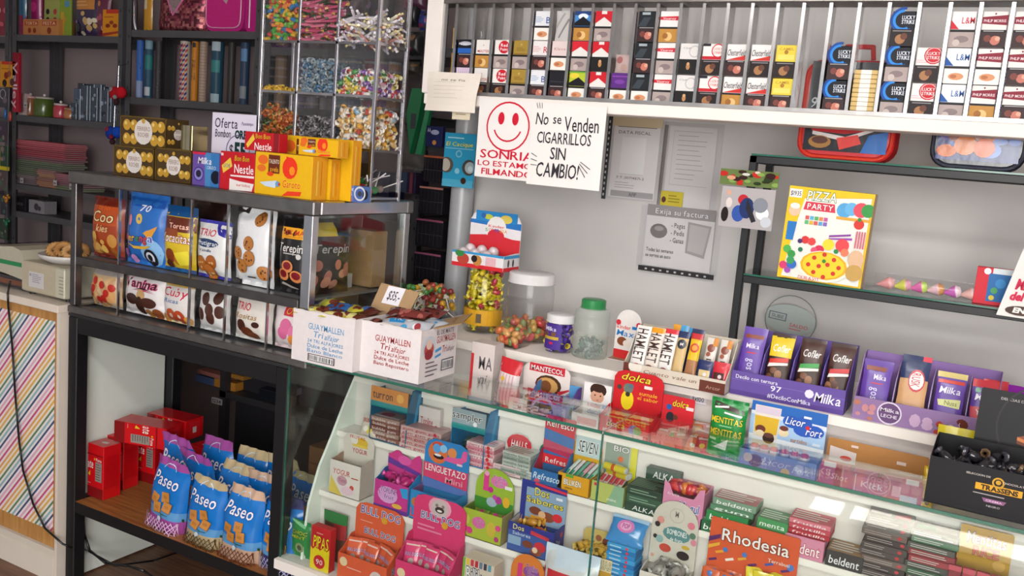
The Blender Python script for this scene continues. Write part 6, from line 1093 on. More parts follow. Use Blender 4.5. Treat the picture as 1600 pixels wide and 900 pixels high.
# ---- bottom of the counter (LF)
def ff(px, w_, Y=.0): return P3(px, 880, Y=Y).x
pouch('sweet_bag', 'green sweet bag in the left bottom corner of the counter', 'sweet bag', fit(449, 857, 481, 866, 806, Z=LF, Y=.03), .03, '2c8a48', [G('8acc98', (0, .95), (1, .8), (1, .88), (0, 1)), T('c8c838', 'CHOC', .1, .66, .95, .76, '1a4a24'), T('b8c030', 'MINT', .1, .54, .9, .63, '1a4a24'), E('8a9a70', .6, .3, .22), E('4a5a40', .6, .3, .12)], h=.125, w=.08)
pouch('sweet_bag', 'dark red and green sweet bag behind the red and yellow seed packet', 'sweet bag', fit(500, 840, 540, 850, 790, Z=LF+.0, Y=.075), .02, '5a3a30', [Rr('2c7a40', 0, .8, 1, 1), Rr('a82c34', .5, .5, 1, .8)], h=.17, w=.1)
pp_ = [G('e8d020', (0, 0), (1, 0), (1, .55), (.85, .48), (.7, .56), (.5, .46), (.3, .55), (.12, .45), (0, .52)), T('f0dc28', 'PIPAS', .12, .52, .95, .80, '8a1c14', .1), LINES('e8a8a0', .3, .84, .8, .88, 1, t=.5), E('c8242c', .5, .2, .30, 1), T('f0dcd8', '90', .32, .14, .68, .26)]
carton('seed_packet_box', 'red and yellow upright seed packet near the left corner of the counter', 'seed packet', fit(483, 872, 515, 884, 810, Z=LF, Y=.0+.006), .03, 'c8242c', pp_, h=.145, w=.078, rz=.0)
OR, PKc = 'e0603c', 'dc3c74'
def bulldog(label, X, Y, c, hdx, W, nm_, packs, up=0):
    hb_ = .13+up*.8; art_ = [E('e8d0a8', .12, .7, .08), E('d8c4c4', .8, .42, .13, 1.1), E('8a7a78', .76, .5, .03), E('8a7a78', .86, .5, .03), E('4a3c3c', .8, .36, .04, .5), LINES('f0c8c0', .2, .5, .65, .56, 1, t=.5)]
    tr_ = tray('gum_display', label, 'display box', (Vector((X, Y, LF)), W, .1), .085, hb_, c, art_, inner=c, hf=.085+up*.5, sidec=c, header=(.13, c, hdx, 'ear', .105+up), right=[T('3a4a90', 'BULL', .3, .6, .9, .85, 'e0e0f0', .2), E('c8b8b8', .6, .3, .15), E('d8a020', .5, .5, .08)])
    for i in range(packs):
        pouch('gum_packet', '%s gum packet, %s from the left in its tray' % (nm_, ordn[i]), 'gum packet', (tr_.location+Vector((-W*.3+W*.6*i/max(packs-1, 1), .02+.012*(i % 2), .045+up*.6)), .055, .085), .012, c, [T('c8b8e0', 'BULL DOG', .1, .5, .9, .62, '5a3a80'), E('b8a0a0', .5, .3, .18), Rr('e8c8c0', .1, .85, .9, .9)], rx=-.35, rz=.3-.2*i, m='gloss', group='packets in the '+nm_+' tray')
    return tr_
hdb = [T('4a4a98', 'BULL DOG', .10, .72, .92, .92, 'e8e4f0', .05), E('d8a030', .6, .68, .06), LINES('e8b0a0', .1, .5, .5, .55, 1), T('3a3a80', 'BULL DOG', .2, .22, .85, .38, 'e8e4f0', .05)]
hdp = [E('e8a0b8', .5, .78, .22, .8), E('c8b8b8', .5, .76, .16, .9), E('8a7878', .44, .82, .03), E('8a7878', .56, .82, .03), E('3a2c2c', .5, .72, .09, .6), E('e8dcdc', .5, .70, .05, .4), T('3a4a90', 'BULL DOG', .15, .42, .90, .60, 'e8ecf4', .05), E('d8a030', .62, .38, .06), LINES('e888a8', .1, .1, .6, .3, 2, t=.4)]
bulldog('orange gum display with blue and white lettering, bottom left of the counter', P3(568, 880, Y=.03).x+.01, .008, OR, hdb, .19, 'orange', 5)
bulldog('pink gum display with grey figure on its header, bottom of the counter', P3(660, 880, Y=.03).x+.012, .008, PKc, hdp, .19, 'pink', 5, .085)
fx = fit(716, 905, 775, 918, 868, Z=LF+.0, Y=.02); zz = P3(720, 868, Y=.02).z
carton('chew_box', 'white and colourful chew box with fat white lettering, bottom of the counter', 'sweet box', (fx[0], .105, zz-LF), .06, 'd8c8b8', [Rr('7ab040', 0, 0, .08, 1), T('f0ecec', 'Billiken', .12, .66, .92, .88, '3a3048'), [Rr(c_, .12+.14*i, .5, .22+.14*i, .64) for i, c_ in enumerate(('e8a030', 'c83030', '5a3a6a', '2a3a80', 'e8a030', 'c83040'))], [Rr(c_, .12+.14*i, .9, .22+.14*i, 1) for i, c_ in enumerate(('e8c040', 'c83848', 'b02838', '6a7a98', '3a3a50', '5a9ab0'))]])
zz = P3(780, 872, Y=.02).z
ob = tray('candy_tray', 'orange pop candy tray with round header, bottom of the counter', 'display box', (Vector((P3(812, 885, Y=.02).x, .012, LF)), .11, .1), .07, .14, 'd87830', [], inner='b86028', w=.11, hf=.14, header=(P3(812, 864, Y=.07).z-LF-.11, 'd87a34', [E('8a4a98', .6, .6, .24, .7), T('6a2a78', 'Topline', .42, .64, .80, .78, 'd8a8d0', .2), T('6a2a78', 'Pop', .5, .48, .75, .62, 'd8a8d0'), Rr('d83a80', .2, .3, .34, .75)], 'round', .11))
bg = P3(885, 885, Y=.03)
pouch('candy_bag', 'clear, red and white candy bag slumped left of the glass joint', 'sweet bag', (Vector((bg.x, .012, LF+.0)), .17, P3(880, 862, Y=.03).z-LF), .06, 'd0d0d4', [Rr('c82c38', 0, .55, 1, .78), E('3a6ab0', .3, .58, .08), G('c8d4e4', (0, .8), (1, .85), (1, 1), (0, 1)), E('e8c848', .7, .3, .1), E('c83848', .3, .3, .1)], rx=-.1, m='gloss', sealc='88a8c8')
# ================================================================ boxes on top of the showcase
STZ = ST+.0006
def fs(x0, y0, x1, y1, yt, Y): return fit(x0, y0, x1, y1, yt, Z=STZ, Y=Y)
GB = [Rr('5a4020', .0, .0, 1, .04)]+[E('c89a38', a, b, .085) for a in (.14, .3, .75, .9) for b in (.25, .7)]+[E('e8d080', a-.02, b+.06, .03) for a in (.14, .3, .75, .9) for b in (.25, .7)]+[E('e4dcd8', .52, .5, .2, .95), T('9a7a6a', 'FERRERO', .38, .54, .67, .68), T('9a7a6a', 'ROCHER', .40, .34, .65, .48), E('c8a040', .52, .86, .04)]
def goldbox(label, x0, y0, x1, y1, yt, Y, z=0, d=.1, w=None, dx=0):
    fx = fs(x0, y0, x1, y1, yt, Y); fx[0].z = STZ+z; fx[0].x += dx; fx = (fx[0], w or fx[1], fx[2])
    W, H = fx[1], fx[2]
    o = carton('gold_chocolate_box', label, 'chocolate box', fx, d, '4a3820', [Rr('6a5028', .0, .96, 1, 1), GB], right=[GB], top=[Rr('8a6c34', 0, 0, 1, 1), Rr('c8a858', .1, .1, .9, .3)], group='gold chocolate boxes')
    mb = MB()
    for x in (-W/2-.001, W/2-.003): mb.box(x, -.002, 0, x+.004, 0.0, H, 'b89850')
    mb.box(-W/2, -.002, H-.004, W/2, 0, H, 'b89850'); mb.build('gold_edge', 'metal', o); return fx
f0 = goldbox('gold chocolate box with white oval label, lower left of the three', 178, 266, 240, 276, 226, .05)
goldbox('gold chocolate box with white oval label, lower right of the three', 243, 276, 298, 286, 230, .05, d=.09)
goldbox('gold chocolate box with white oval label, on top of the other two', 178, 266, 240, 276, 226, .06, z=f0[2]+.001, w=.235, dx=.045)
carton('tall_gift_box', 'narrow shiny pale gold box at the right end of the gold boxes', 'gift box', (P3(291, 222, Y=.07)*1, .055, .09), .07, 'b0a070', [Rr('e8e4c8', .2, 0, .8, 1), Rr('d8d0a0', .35, 0, .5, 1)], m='metal').location.z = STZ+f0[2]+.001
carton('chocolate_box', 'violet and blue biscuit chocolate box, lone in the front row', 'chocolate box', fs(298, 286, 343, 293, 236, .035), .08, '6a50a0', [Rr('3a78b8', .62, 0, 1, 1), G('4a88c0', (.5, 0), (.7, 0), (.7, 1), (.45, 1)), Rr('d02848', 0, .93, .5, 1), T('f0ecf8', 'Milka', .2, .66, .75, .86, None, .15), E('4a3890', .25, .35, .2), E('8a88c8', .25, .35, .16), E('2a2040', .25, .36, .1), T('c8d8f0', 'OREO', .55, .52, .9, .62), E('14142a', .9, .3, .18)], w=.125)
nst = [G('e8c848', (.05, .62), (.3, .85), (.36, .62), (.1, .42)), T('3a5a9a', 'LECHE', .1, .58, .3, .68), T('e0a828', 'Bon Bon', .42, .78, .85, .92, '8a4a10', .1), T('f6f0f0', 'Nestle', .42, .46, .98, .70), G('f0e0e0', (.32, .40), (1, .42), (1, .36), (.32, .36)), G('ece4e0', (.3, .0), (.95, .02), (1, .22), (.6, .25), (.3, .3)), T('c83040', 'surtidos', .5, .12, .9, .2), Rr('f0d0d0', .03, .88, .1, .95)]
carton('chocolate_box', 'red chocolate box with white lettering, lower of the two red ones', 'chocolate box', fs(341, 294, 398, 302, 240, .03), .09, 'c41c28', [nst], w=.155, h=.125)
y1 = fs(397, 303, 518, 312, 238, .028)
gar = [E('e86a28', .14, .82, .09, .7), E('e07028', .12, .62, .08, .6), Rr('6a2c18', .24, .52, .44, .95), T('e8d8c8', 'TALENTO', .25, .75, .43, .85), T('e8a828', 'avela', .27, .56, .42, .68), E('e0441c', .28, .5, .06, .5), E('e83820', .62, .68, .13, 1.1), E('f09020', .66, .62, .05, 1.2), G('e83820', (.55, .95), (.66, .9), (.62, .75), (.56, .8)), T('d83820', 'Garoto', .50, .22, .82, .40, 'f8d040', .1), G('e84020', (.5, .02), (.82, .06), (.84, .16), (.6, .14)), G('c8d8e8', (.1, .28), (.4, .36), (.38, .18), (.2, .2)), E('6a9ac8', .42, .28, .04), E('d03820', .45, .28, .02)]
def yellow(label, loc, W=.215, H=.135, d=.08, full=True):
    return carton('chocolate_box', label, 'chocolate box', (loc, W, H), d, 'e8b418', [[q[:2]+tuple(min(1, a*1.2) if False else a for a in q[2:]) if False else q for q in gar]], right=[Rr('e8a020', 0, 0, 1, 1), Rr('f0c860', .3, .1, .38, .9), Rr('c86820', .6, .1, .64, .9)], top=[Rr('e8a828', 0, 0, 1, 1), LINES('f0d070', .1, .2, .9, .8, 2)], group='yellow chocolate boxes')
yx = y1[0].x
Wy, Hy = .24, .135
yellow('yellow chocolate box with red figure, front one of the stack', Vector((P3(397, 300, Y=.022).x+Wy/2, .022, STZ)), Wy, Hy, .07)
yellow('yellow chocolate box standing right behind the front one', Vector((P3(397, 300, Y=.022).x+Wy/2+.012, .096, STZ)), Wy, Hy-.004, .045)
yellow('third yellow chocolate box with taller edge, at the right of the stack', Vector((P3(397, 300, Y=.022).x+Wy/2+.02, .145, STZ)), Wy+.07, Hy+.06, .045)
mb_ = carton('chocolate_box', 'red chocolate box with white lettering on top, upper of the two red ones', 'chocolate box', (Vector((P3(385, 240, Y=.05).x+.065, .05, STZ+Hy+.001)), .15, .06), .04, 'c41c28', [G('e8c848', (.05, .3), (.25, .9), (.3, .6), (.1, .1)), T('e0a828', 'Bon Bon', .32, .66, .75, .92, '8a4a10'), T('f6f0f0', 'Nestle', .30, .05, .80, .45), Rr('8a1c28', .85, 0, 1, 1)])
mb_.location.z = STZ+Hy+.001
yellow('small yellow and red chocolate box lying on the front yellow box', Vector((P3(470, 240, Y=.05).x+.06, .06, STZ+Hy+.001)), .16, .055, .05)
carton('small_box', 'small blue and white box with tyre print beside the yellow stack', 'box', fs(532, 308, 566, 313, 282, .15), .04, '5a78b8', [Rr('4a64a8', .6, 0, 1, 1), T('d8e0f0', 'MAXX', .05, .66, .6, .86), T('d8e0f0', 'BAR', .1, .42, .55, .60), T('b86848', 'choco', .1, .12, .6, .3), RING('c8d0d8', .88, .55, .26, .25), E('3a4048', .88, .55, .1)], right=[E('2a2c34', .3, .5, .4)], h=.052)
sg = fit(330, 240, 398, 246, 175, Y=.16)
sheet('offer_sign', 'white offer card with handwritten price behind the red boxes', 'price sign', (Vector((sg[0].x, .16, STZ+.02)), sg[1], sg[2]+sg[0].z-STZ-.02), 'e4dcee', [Rr('c4b8e0', 0, 0, 1, .35), T('4a3c5c', 'Oferta', .06, .78, .60, .93, None, .05), T('6a5a78', 'Pasatiempo', .68, .84, .95, .89, None, .2), T('3a3444', 'Bombon', .08, .64, .45, .76, None, .1), T('24403c', 'OREO', .54, .64, .92, .76, '24403c'), RING('5a4870', .62, .45, .27, .05), T('3c3448', '$', .42, .38, .52, .55), T('1c3a38', '55', .54, .34, .80, .58, '1c3a38')])
mb = MB(); mb.box(-.04, .002, 0, .04, .05, .02, 'd8d8dc'); mb.box(-.04, .002, 0, .04, .0035, .06, 'ffffff'); o = mb.build('sign_holder', 'clear', None, (sg[0].x, .163, STZ)); tag(o, 'clear acrylic foot holding up the white offer card', 'sign holder')
# ================================================================ sweet dispenser on the showcase
DXL, DXR, DY0, DY1 = P3(406, 150, Y=.24).x, P3(586, 150, Y=.24).x, .24, .40
d_ = empty('sweet_dispenser', 'tall clear sweet dispenser with chrome edges and nine filled bins', 'dispenser', (0, 0, 0))
DZ = [STZ+.012, 1.575, 1.7475, 1.917, 2.12]
DXs = [DXL+(DXR-DXL)*i/3 for i in range(4)]
for x in (DXs[0], DXs[3]):
    for y in (DY0, DY1):
        mb = MB(); mb.cbox(x-.006, y-.006, STZ, x+.006, y+.006, 2.3, 'cac6cc', .001); mb.build('chrome_post', 'metal', d_)
for x in DXs[1:3]: mb = MB(); mb.cbox(x-.005, DY0-.004, STZ, x+.005, DY0+.003, 2.3, 'c2bec6', .001); mb.build('chrome_strip', 'metal', d_)
for i, z in enumerate(DZ):
    mb = MB(); mb.box(DXL+.006, DY0+.003, z-.006, DXR-.006, DY1-.006, z, 'b0aeb0'); mb.build('bin_shelf', 'clear', d_)
    mb = MB(); mb.box(DXL+.006, DY0-.004, z-.006, DXR-.006, DY0+.002, z+.002, 'b8b4b8'); mb.box(DXR-.002, DY0+.006, z-.006, DXR+.004, DY1-.006, z+.002, 'b8b4b8'); mb.build('shelf_edge', 'metal' if i != 2 else 'worn', d_)
for x in DXs[1:3]: mb = MB(); mb.box(x-.0012, DY0+.004, STZ, x+.0012, DY1-.006, 2.3, 'ffffff'); mb.build('bin_wall', 'clear', d_)
for y in (DY0, DY1): mb = MB(); mb.box(DXL+.006, y-.001, STZ+.03, DXR-.006, y+.001, 2.3, 'ffffff'); mb.build('clear_panel', 'clear', d_)
mb = MB(); mb.box(DXR-.001, DY0+.007, STZ+.03, DXR+.001, DY1-.007, 2.3, 'ffffff'); mb.build('clear_panel', 'clear', d_)
def brick_me(c):
    mb = MB(); mb.cbox(-.013, -.008, -.006, .013, .008, .006, c, .002); mb.cbox(-.005, -.004, .006, .005, .004, .009, c, .001); return mb.mesh('brick_sweet', 'plastic')
def stick_me(c1, c2):
    mb = MB(); mb.tube((-.03, 0, 0), (.03, 0, 0), .005, c1, 6); mb.tube((.03, 0, 0), (.042, 0, 0), .0015, c2, 6, .005); mb.tube((-.03, 0, 0), (-.042, 0, 0), .0015, c2, 6, .005); return mb.mesh('stick_sweet', 'gloss')
def binfill(col, row, n, meshes, nm_, label, cat, top, seed, lean=0, rnd=True, bx=None):
    rg = random.Random(seed); x0, x1 = (DXs[col]+.014, DXs[col+1]-.014) if bx is None else bx
    z0, z1 = DZ[row]+.008, DZ[row]+.008+(DZ[row+1]-DZ[row]-.02)*top
    layers = max(1, int((z1-z0)/.0145)); per = max(1, n//layers)
    for k in range(layers):
        for i in range(per):
            u = (i+rg.random()*.8)/per; hgt = 1+lean*(u-.5)
            y = rg.choice((DY0+.014, DY0+.016, DY0+.02, DY0+.034, DY0+.05)) if col < 2 else rg.uniform(DY0+.014, DY1-.02)
            x = x0+(x1-x0)*u
            if col == 2 and rg.random() < .3: x = x1-.002
            elif col == 2 and rg.random() < .75: y = DY0+rg.uniform(.012, .035)
            z = z0+(z1-z0)*k/layers*hgt+rg.uniform(-.003, .003)
            o = put(nm_, rg.choice(meshes), None, (x, y, z), (rg.uniform(-.5, .5), rg.uniform(-.7, .7), rg.uniform(0, 3.1)) if rnd else (0, rg.uniform(-.25, .25), rg.uniform(-.3, .3)))
            tag(o, label, cat, label)
binfill(0, 3, 150, [brick_me(c_) for c_ in ('d0603c', '4a9a48', '3a78b0', 'd8b038', 'b8443c', '7ab04c', 'e08848')], 'brick_sweet', 'brightly coloured building-brick sweet in the top left bin', 'sweet', .85, 1)
binfill(1, 3, 110, [stick_me('c05878', 'd8a0b0'), stick_me('b84868', 'e0b060'), stick_me('d07088', '3a5a38'), stick_me('3c4a30', '2a3a2a')], 'stick_sweet', 'pink and dark green paper-wrapped stick sweet in the top middle bin', 'sweet', .85, 2, rnd=False)
binfill(2, 3, 80, [stick_me('dcd4dc', 'e8e4ec'), stick_me('d8d0d8', 'c8c0d0'), stick_me('c8887c', 'e0c8a0'), stick_me('e0d8c0', 'd8c890')], 'stick_sweet', 'white or peach twisted stick sweet in the top right bin', 'sweet', .5, 3)
binfill(0, 2, 20, [twist_me('d8a828', 'e0b840', .032, .008)], 'yellow_sweet', 'yellow sweet, few left at the bottom of the middle left bin', 'sweet', .15, 4)
binfill(1, 2, 190, [twist_me('5a7890', '8a9aa4', .03, .008), twist_me('3a6a90', '9aa8b0', .03, .008), twist_me('7a8890', 'b0b8bc', .03, .008)], 'blue_mint', 'clear-wrapped blue mint in the middle bin of the dispenser', 'sweet', .75, 5)
binfill(2, 2, 150, [twist_me(a_, b_, .034, .009) for a_, b_ in (('c84838', 'e8e0dc'), ('4a8a48', 'd8e0c8'), ('d8a0b8', 'e8d8e0'), ('d8c040', 'e8e0b0'), ('7a4a98', 'c8b8d8'), ('e8e0dc', 'd85868'))], 'mixed_sweet', 'multicoloured twist-wrapped sweet in the middle right bin', 'sweet', .55, 6)
binfill(0, 1, 140, [twist_me(a_, b_, .03, .008) for a_, b_ in (('c86a28', 'd88840'), ('a84a20', 'c87838'), ('4a5a38', '7a8a50'), ('b8542c', 'd8a050'))], 'caramel_sweet', 'orange or dark green caramel in the lower left bin', 'sweet', .75, 7, lean=-.4)
binfill(1, 1, 170, [twist_me('3a3638', '8a868a', .028, .008), twist_me('2a2628', '6a6668', .028, .008), twist_me('6a6468', 'b0acb0', .028, .008)], 'black_silver_sweet', 'black and silver wrapped sweet in the lower middle bin', 'sweet', .6, 8)
binfill(2, 1, 170, [twist_me(a_, b_, .038, .0105) for a_, b_ in (('e0b878', 'f0e8dc'), ('e8e0d4', 'e0a848'), ('c84838', 'f0e4dc'), ('8ab0c8', 'e8e8ec'), ('e8dcd0', 'f0d8b0'), ('d8a038', 'e8d8a8'))], 'yogurt_sweet', 'cream, yellow or red wrapped sweet in the lower right bin', 'sweet', .85, 9)
for i in range(9):
    mb = MB(); c_ = ['c83048', '2c8a48', '7a6a60'][i % 3]; mb.ball((0, 0, 0), .014, c_, 10, 7); mb.tube((0, 0, .012), (0, 0, .085), .0022, 'e4e0e4', 6)
    o = mb.build('lollipop', 'gloss', None, (DXR-.025-.012*(i % 3)-.03*(i//3), DY0+.03+.045*(i % 3), DZ[0]+.018+.004*i), ((.7, -.6, 1.1)[i % 3], (.5, -.8, .9)[(i//3) % 3], i), smooth=True)
    tag(o, '%s lollipop at the bottom right of the dispenser' % ['red', 'green', 'brown'][i % 3], 'lollipop', 'lollipops at the foot of the dispenser')

# ================================================================ grey metal shelving on the far wall
SG = '4a484c'
def rack_unit(label, X0, X1, zs, Y0=1.10, Y1=1.39, top=2.6, extra=()):
    s = empty('metal_shelving', label, 'shelving', (0, 0, 0))
    for x, sx in ((X0, 1), (X1, -1)):
        for y, sy in ((Y0, 1), (Y1, -1)):
            mb = MB(); mb.box(min(x, x+sx*.035), min(y, y+sy*.003), FL, max(x, x+sx*.035), max(y, y+sy*.003), top, SG); mb.box(min(x, x+sx*.003), min(y+sy*.004, y+sy*.035), FL, max(x, x+sx*.003), max(y+sy*.004, y+sy*.035), top, SG)
            for k in range(14):
                z = .6+k*.13; mb.box(x+sx*.015, y-sy*.0006-.0003, z, x+sx*.022, y-sy*.0006+.0003, z+.012, '141316')
            mb.build('post', 'blackmetal', s)
    for z in zs:
        mb = MB(); mb.box(X0+.004, Y0+.004, z-.002, X1-.004, Y1-.004, z, SG); mb.box(X0+.036, Y0+.002, z-.035, X1-.036, Y0+.0038, z, '504e52'); mb.box(X0+.004, Y1-.006, z-.035, X1-.004, Y1-.004, z-.002, SG); mb.build('shelf', 'blackmetal', s)
    return s
U1 = (-3.235, -2.30); U2 = (-2.27, -1.33); U3 = (-1.30, -.36)
rack_unit('leftmost grey perforated metal shelving unit on the far wall', *U1, (2.035, 1.585, 1.19, 1.03, .765, .2))
rack_unit('second grey metal shelving unit, holding the wrapping paper rolls', *U2, (2.07, 1.728, 1.35, .95, .45))
rack_unit('third grey metal shelving unit, behind the sweet dispenser', *U3, (2.0, 1.728, 1.30, .9, .42), extra=())
rack_unit('narrow grey metal shelving unit beside the round pipe', -.33, .02, (2.0, 1.80, 1.62), Y0=1.0, Y1=1.32)
rack_unit('grey metal shelving unit cut by the left edge of the picture', -4.2, -3.27, (2.02, 1.56, 1.1, .65))
def on(px, z, Y=1.14): return Vector((P3(px, 100, Y=Y).x, Y, z))
def shelfpouch(label, x0, x1, yt, yb, Z, c, art_, Y=1.14, th=.05, cat='party bag', nm_='party_bag', **k):
    a = P3(x0, yb, Y=Y); b = P3(x1, yb, Y=Y); h = k.pop('h', None) or P3(x0, yt, Y=Y).z-Z
    return pouch(nm_, label, cat, (Vector(((a.x+b.x)/2, Y, Z+.001)), b.x-a.x, h), th, c, art_, m='gloss', **k)
shelfpouch('crimson foil party bag at the far left of the top shelf', -14, 12, -40, 44, 2.035, '8a2438', BLOB(1, 6, ['c85868', 'd8b0b0'], .1, .1, .9, .9, .1, .2))
shelfpouch('blue and pink crumpled party bag on the top shelf', 10, 36, -50, 46, 2.035, '3a6484', [Rr('8a3048', 0, 0, 1, .3), Rr('a02860', .5, 0, 1, .2)]+BLOB(2, 8, ['6a90b0', '2a4a6a', '9ab0c0'], .1, .35, .9, .9, .1, .2))
shelfpouch('magenta party bag between the blue bag and the stickers', 44, 60, -60, 30, 2.035, '9a2464', [E('c83a80', .5, .4, .3)], Y=1.2)
def shelfbox(name, label, cat, x0, x1, yt, yb, Z, d, c, art_=(), Y=1.13, h=None, **k):
    a = P3(x0, yb, Y=Y); b = P3(x1, yb, Y=Y); h = h or P3(x0, yt, Y=Y).z-Z
    return carton(name, label, cat, (Vector(((a.x+b.x)/2, Y, Z+.001)), b.x-a.x, h), d, c, art_, **k)
shelfbox('snack_box', 'long orange printed box lying low on the top left shelf', 'box', 36, 62, 30, 46, 2.035, .1, 'c07a48', [Rr('a84828', .1, .6, .9, .9), T('e8c8a0', 'TORTA', .15, .65, .85, .85), E('8a3018', .4, .3, .1), E('8a3018', .7, .3, .1)])
shelfbox('snack_box', 'second orange printed box beside the sticker card on the top shelf', 'box', 63, 91, 30, 47, 2.035, .1, 'c08048', [Rr('a84828', .1, .6, .9, .9), T('e8c8a0', 'FESTA', .15, .65, .85, .85), E('8a3018', .5, .3, .12)])
shelfbox('sticker_card', 'green and cream sticker card standing on the top shelf', 'sticker card', 69, 92, -20, 26, 2.035, .01, 'a8ac60', [[E(c_, .25+.5*(i % 2), .2+.16*(i//2), .12) for i, c_ in enumerate(('2a2a34', 'a83838', '3a3040', 'b84040', '2c2c38', 'c04848'))]], Y=1.24)
shelfbox('sticker_card', 'tall lime green sticker card beside the cream one', 'sticker card', 92, 110, -20, 46, 2.035, .012, '8aa038', [Rr('b83838', .2, .75, .5, .9), Rr('5a90b0', .5, .6, .9, .72), E('c89038', .4, .35, .2), Rr('c8a038', .15, .05, .45, .5)], Y=1.16)
shelfpouch('violet, orange and black party bag on the top shelf', 112, 150, -20, 48, 2.035, '3a2c4a', [Rr('c8823c', 0, .55, .9, 1), LINES('e0a860', .1, .6, .8, .95, 5)]+BLOB(7, 14, ['d8c8b0', '7a5a98', 'c8a060', '1c1824'], .05, .05, .95, .5, .06, .12))
shelfpouch('maroon patterned party bag beside the yellow box', 146, 168, -20, 48, 2.035, '6a2a44', BLOB(8, 10, ['c87848', 'd8b090', '4a1c30', 'a84860'], .05, .05, .95, .95, .08, .16))
shelfbox('caramel_box', 'small orange-yellow caramel box on the top shelf', 'box', 160, 188, 15, 50, 2.035, .04, 'd88a18', [Rr('c03828', .2, .85, 1, 1), E('7a2c1c', .3, .4, .13, .6), E('8a3420', .7, .4, .13, .6), E('8a3420', .5, .52, .12, .6), G('a03820', (0, 0), (1, .15), (1, .22), (0, .12)), LINES('a04818', .1, .68, .9, .76, 1)], Y=1.12)
shelfpouch('grey and rose party bag at the right end of the first shelf', 186, 207, -30, 48, 2.035, '5a4450', BLOB(9, 10, ['8a5a48', 'c89078', '3a2c34'], .05, .05, .95, .95, .08, .16))
# second unit top shelf: yellow ribbon, sequin bag, pink bag
shelfpouch('narrow yellow and white packet left of the sequin bag', 222, 236, -20, 38, 2.07, 'c89028', [Rr('d8c8a8', .0, .5, .5, 1)], th=.02)
a = on(232, 2.071); b = on(311, 2.071); W = b.x-a.x
sq = empty('sequin_bag', 'rose and silver sequin bag with a pink heart outline on the top shelf', 'bag', Vector(((a.x+b.x)/2, 1.14, 2.071)))
mb = MB(); S_ = psurf(W, .34, .13, .02, True, 5, .04)
mb.grid(lambda u, v: S_(u, v, 1), 26, 26, lambda u, v: ('c0a8ac' if abs(u-.45) < .27*(1-max(0, (.75-v))*1.6) and v > .28 else random.choice(['7a2c40', 'a04458', 'b8646c', '5a2430', 'c87c78'])))
mb.grid(lambda u, v: S_(1-u, v, -1), 8, 8, '6a2c40')
mb.build('bag_body', 'sequin', sq, smooth=True)
mb = MB(); hp = [(.18, .6), (.45, .24), (.72, .62)]; mb.path([S_(u, v, 1, .004) for u, v in hp], .004, 'e07aa8', 6); mb.build('heart_trim', 'cloth', sq)
def pinkbag():
    a = on(315, 2.071, 1.12); b = on(376, 2.071, 1.12); W = b.x-a.x
    ro = empty('pink_bag', 'hot pink school bag with white piping and front pocket on the top shelf', 'school bag', Vector(((a.x+b.x)/2, 1.12, 2.071)))
    def sup(w_, h_, n=24, z0=0):
        return [(w_/2*math.copysign(abs(math.cos(t))**.35, math.cos(t)), z0+h_/2+h_/2*math.copysign(abs(math.sin(t))**.35, math.sin(t))) for t in [2*math.pi*i/n for i in range(n)]]
    mb = MB(); mb.prism(sup(W, .34), 'y', .012, .16, 'c02a80'); mb.prism(sup(W*.86, .2, z0=.02), 'y', .002, .012, 'c8307e')
    mb.art(lambda u, v, q: (-W*.4+u*W*.8, .0015-q, .03+v*.2), [G('3a3238', (.3, .85), (.7, .85), (.5, .6)), G('b89aa0', (.5, .8), (.7, .7), (.6, .5), (.48, .6))], 1.2)
    mb.build('bag_body', 'cloth', ro)
    mb = MB(); p = sup(W*.88, .205, z0=.018); mb.path([(q[0], .004, q[1]) for q in p]+[(p[0][0], .004, p[0][1])], .003, 'e8a8c8', 6); mb.build('piping', 'plastic', ro.children[0])
    r2 = empty('pink_bag', 'matching hot pink pencil case right of the school bag', 'pencil case', on(392, 2.071, 1.13))
    mb = MB(); mb.prism(sup(.1, .3), 'y', 0, .1, 'b8287a'); mb.build('case_body', 'cloth', r2)
    mb = MB(); mb.path([(-.02, -.002, .02), (-.02, -.002, .25)], .003, 'e8dce4', 6); mb.build('zip', 'plastic', r2)
pinkbag()
# rolls of wrapping paper
rolls = [(219, 13, '3a6ab8', 'bright blue wrapping paper roll, leftmost', [Rr('8a9ac0', 0, 0, 1, .3), G('202a44', (.55, .62), (.9, .55), (.7, .5))]), (233, 15, '2a5068', 'teal and white sea-pattern wrapping paper roll', [Rr('2a7878', 0, .5, 1, .75), Rr('7a98a8', 0, .85, 1, 1), Rr('b0b8c0', .2, .05, .8, .2)]),
 (248, 12, '3a383c', 'charcoal mottled wrapping paper roll', BLOB(3, 20, ['5a5658', '2a282c'], .2, .1, .8, .9, .03, .07)), (289, 18, 'c8b8a8', 'blue and orange zigzag wrapping paper roll', [G(c_, (.15+.17*i, .08*j), (.32+.17*i, .08*j+.04), (.32+.17*i, .08*j+.08), (.15+.17*i, .08*j+.04)) for i in range(4) for j in range(12) for c_ in (['2a2a78', 'c04a30'][(i+j) % 2],)]),
 (305, 13, 'c07a20', 'orange wrapping paper roll with black print', [Rr('2a2420', .3, .9, .7, .98), T('2a2420', 'FELIZ', .3, .35, .65, .7, None, 0, 1)]), (318, 14, 'a89080', 'tan checked wrapping paper roll', [Rr('8a7468', .1, .05*j, .9, .05*j+.01) for j in range(20)]),
 (340, 22, '24485c', 'thick dark teal wrapping paper roll with pale foot', [Rr('3a8080', .2, .5, .8, .7), Rr('a8b4bc', .2, .85, .8, 1), Rr('9ab0b8', .2, 0, .8, .15)]), (362, 13, '34302f', 'black wrapping paper roll in the middle', []), (383, 16, '2c3e58', 'dark blue wrapping paper roll with mountain print, rightmost', [Rr('5a80a8', .2, .7, .8, .9), Rr('7a8288', .2, .1, .8, .3)])]
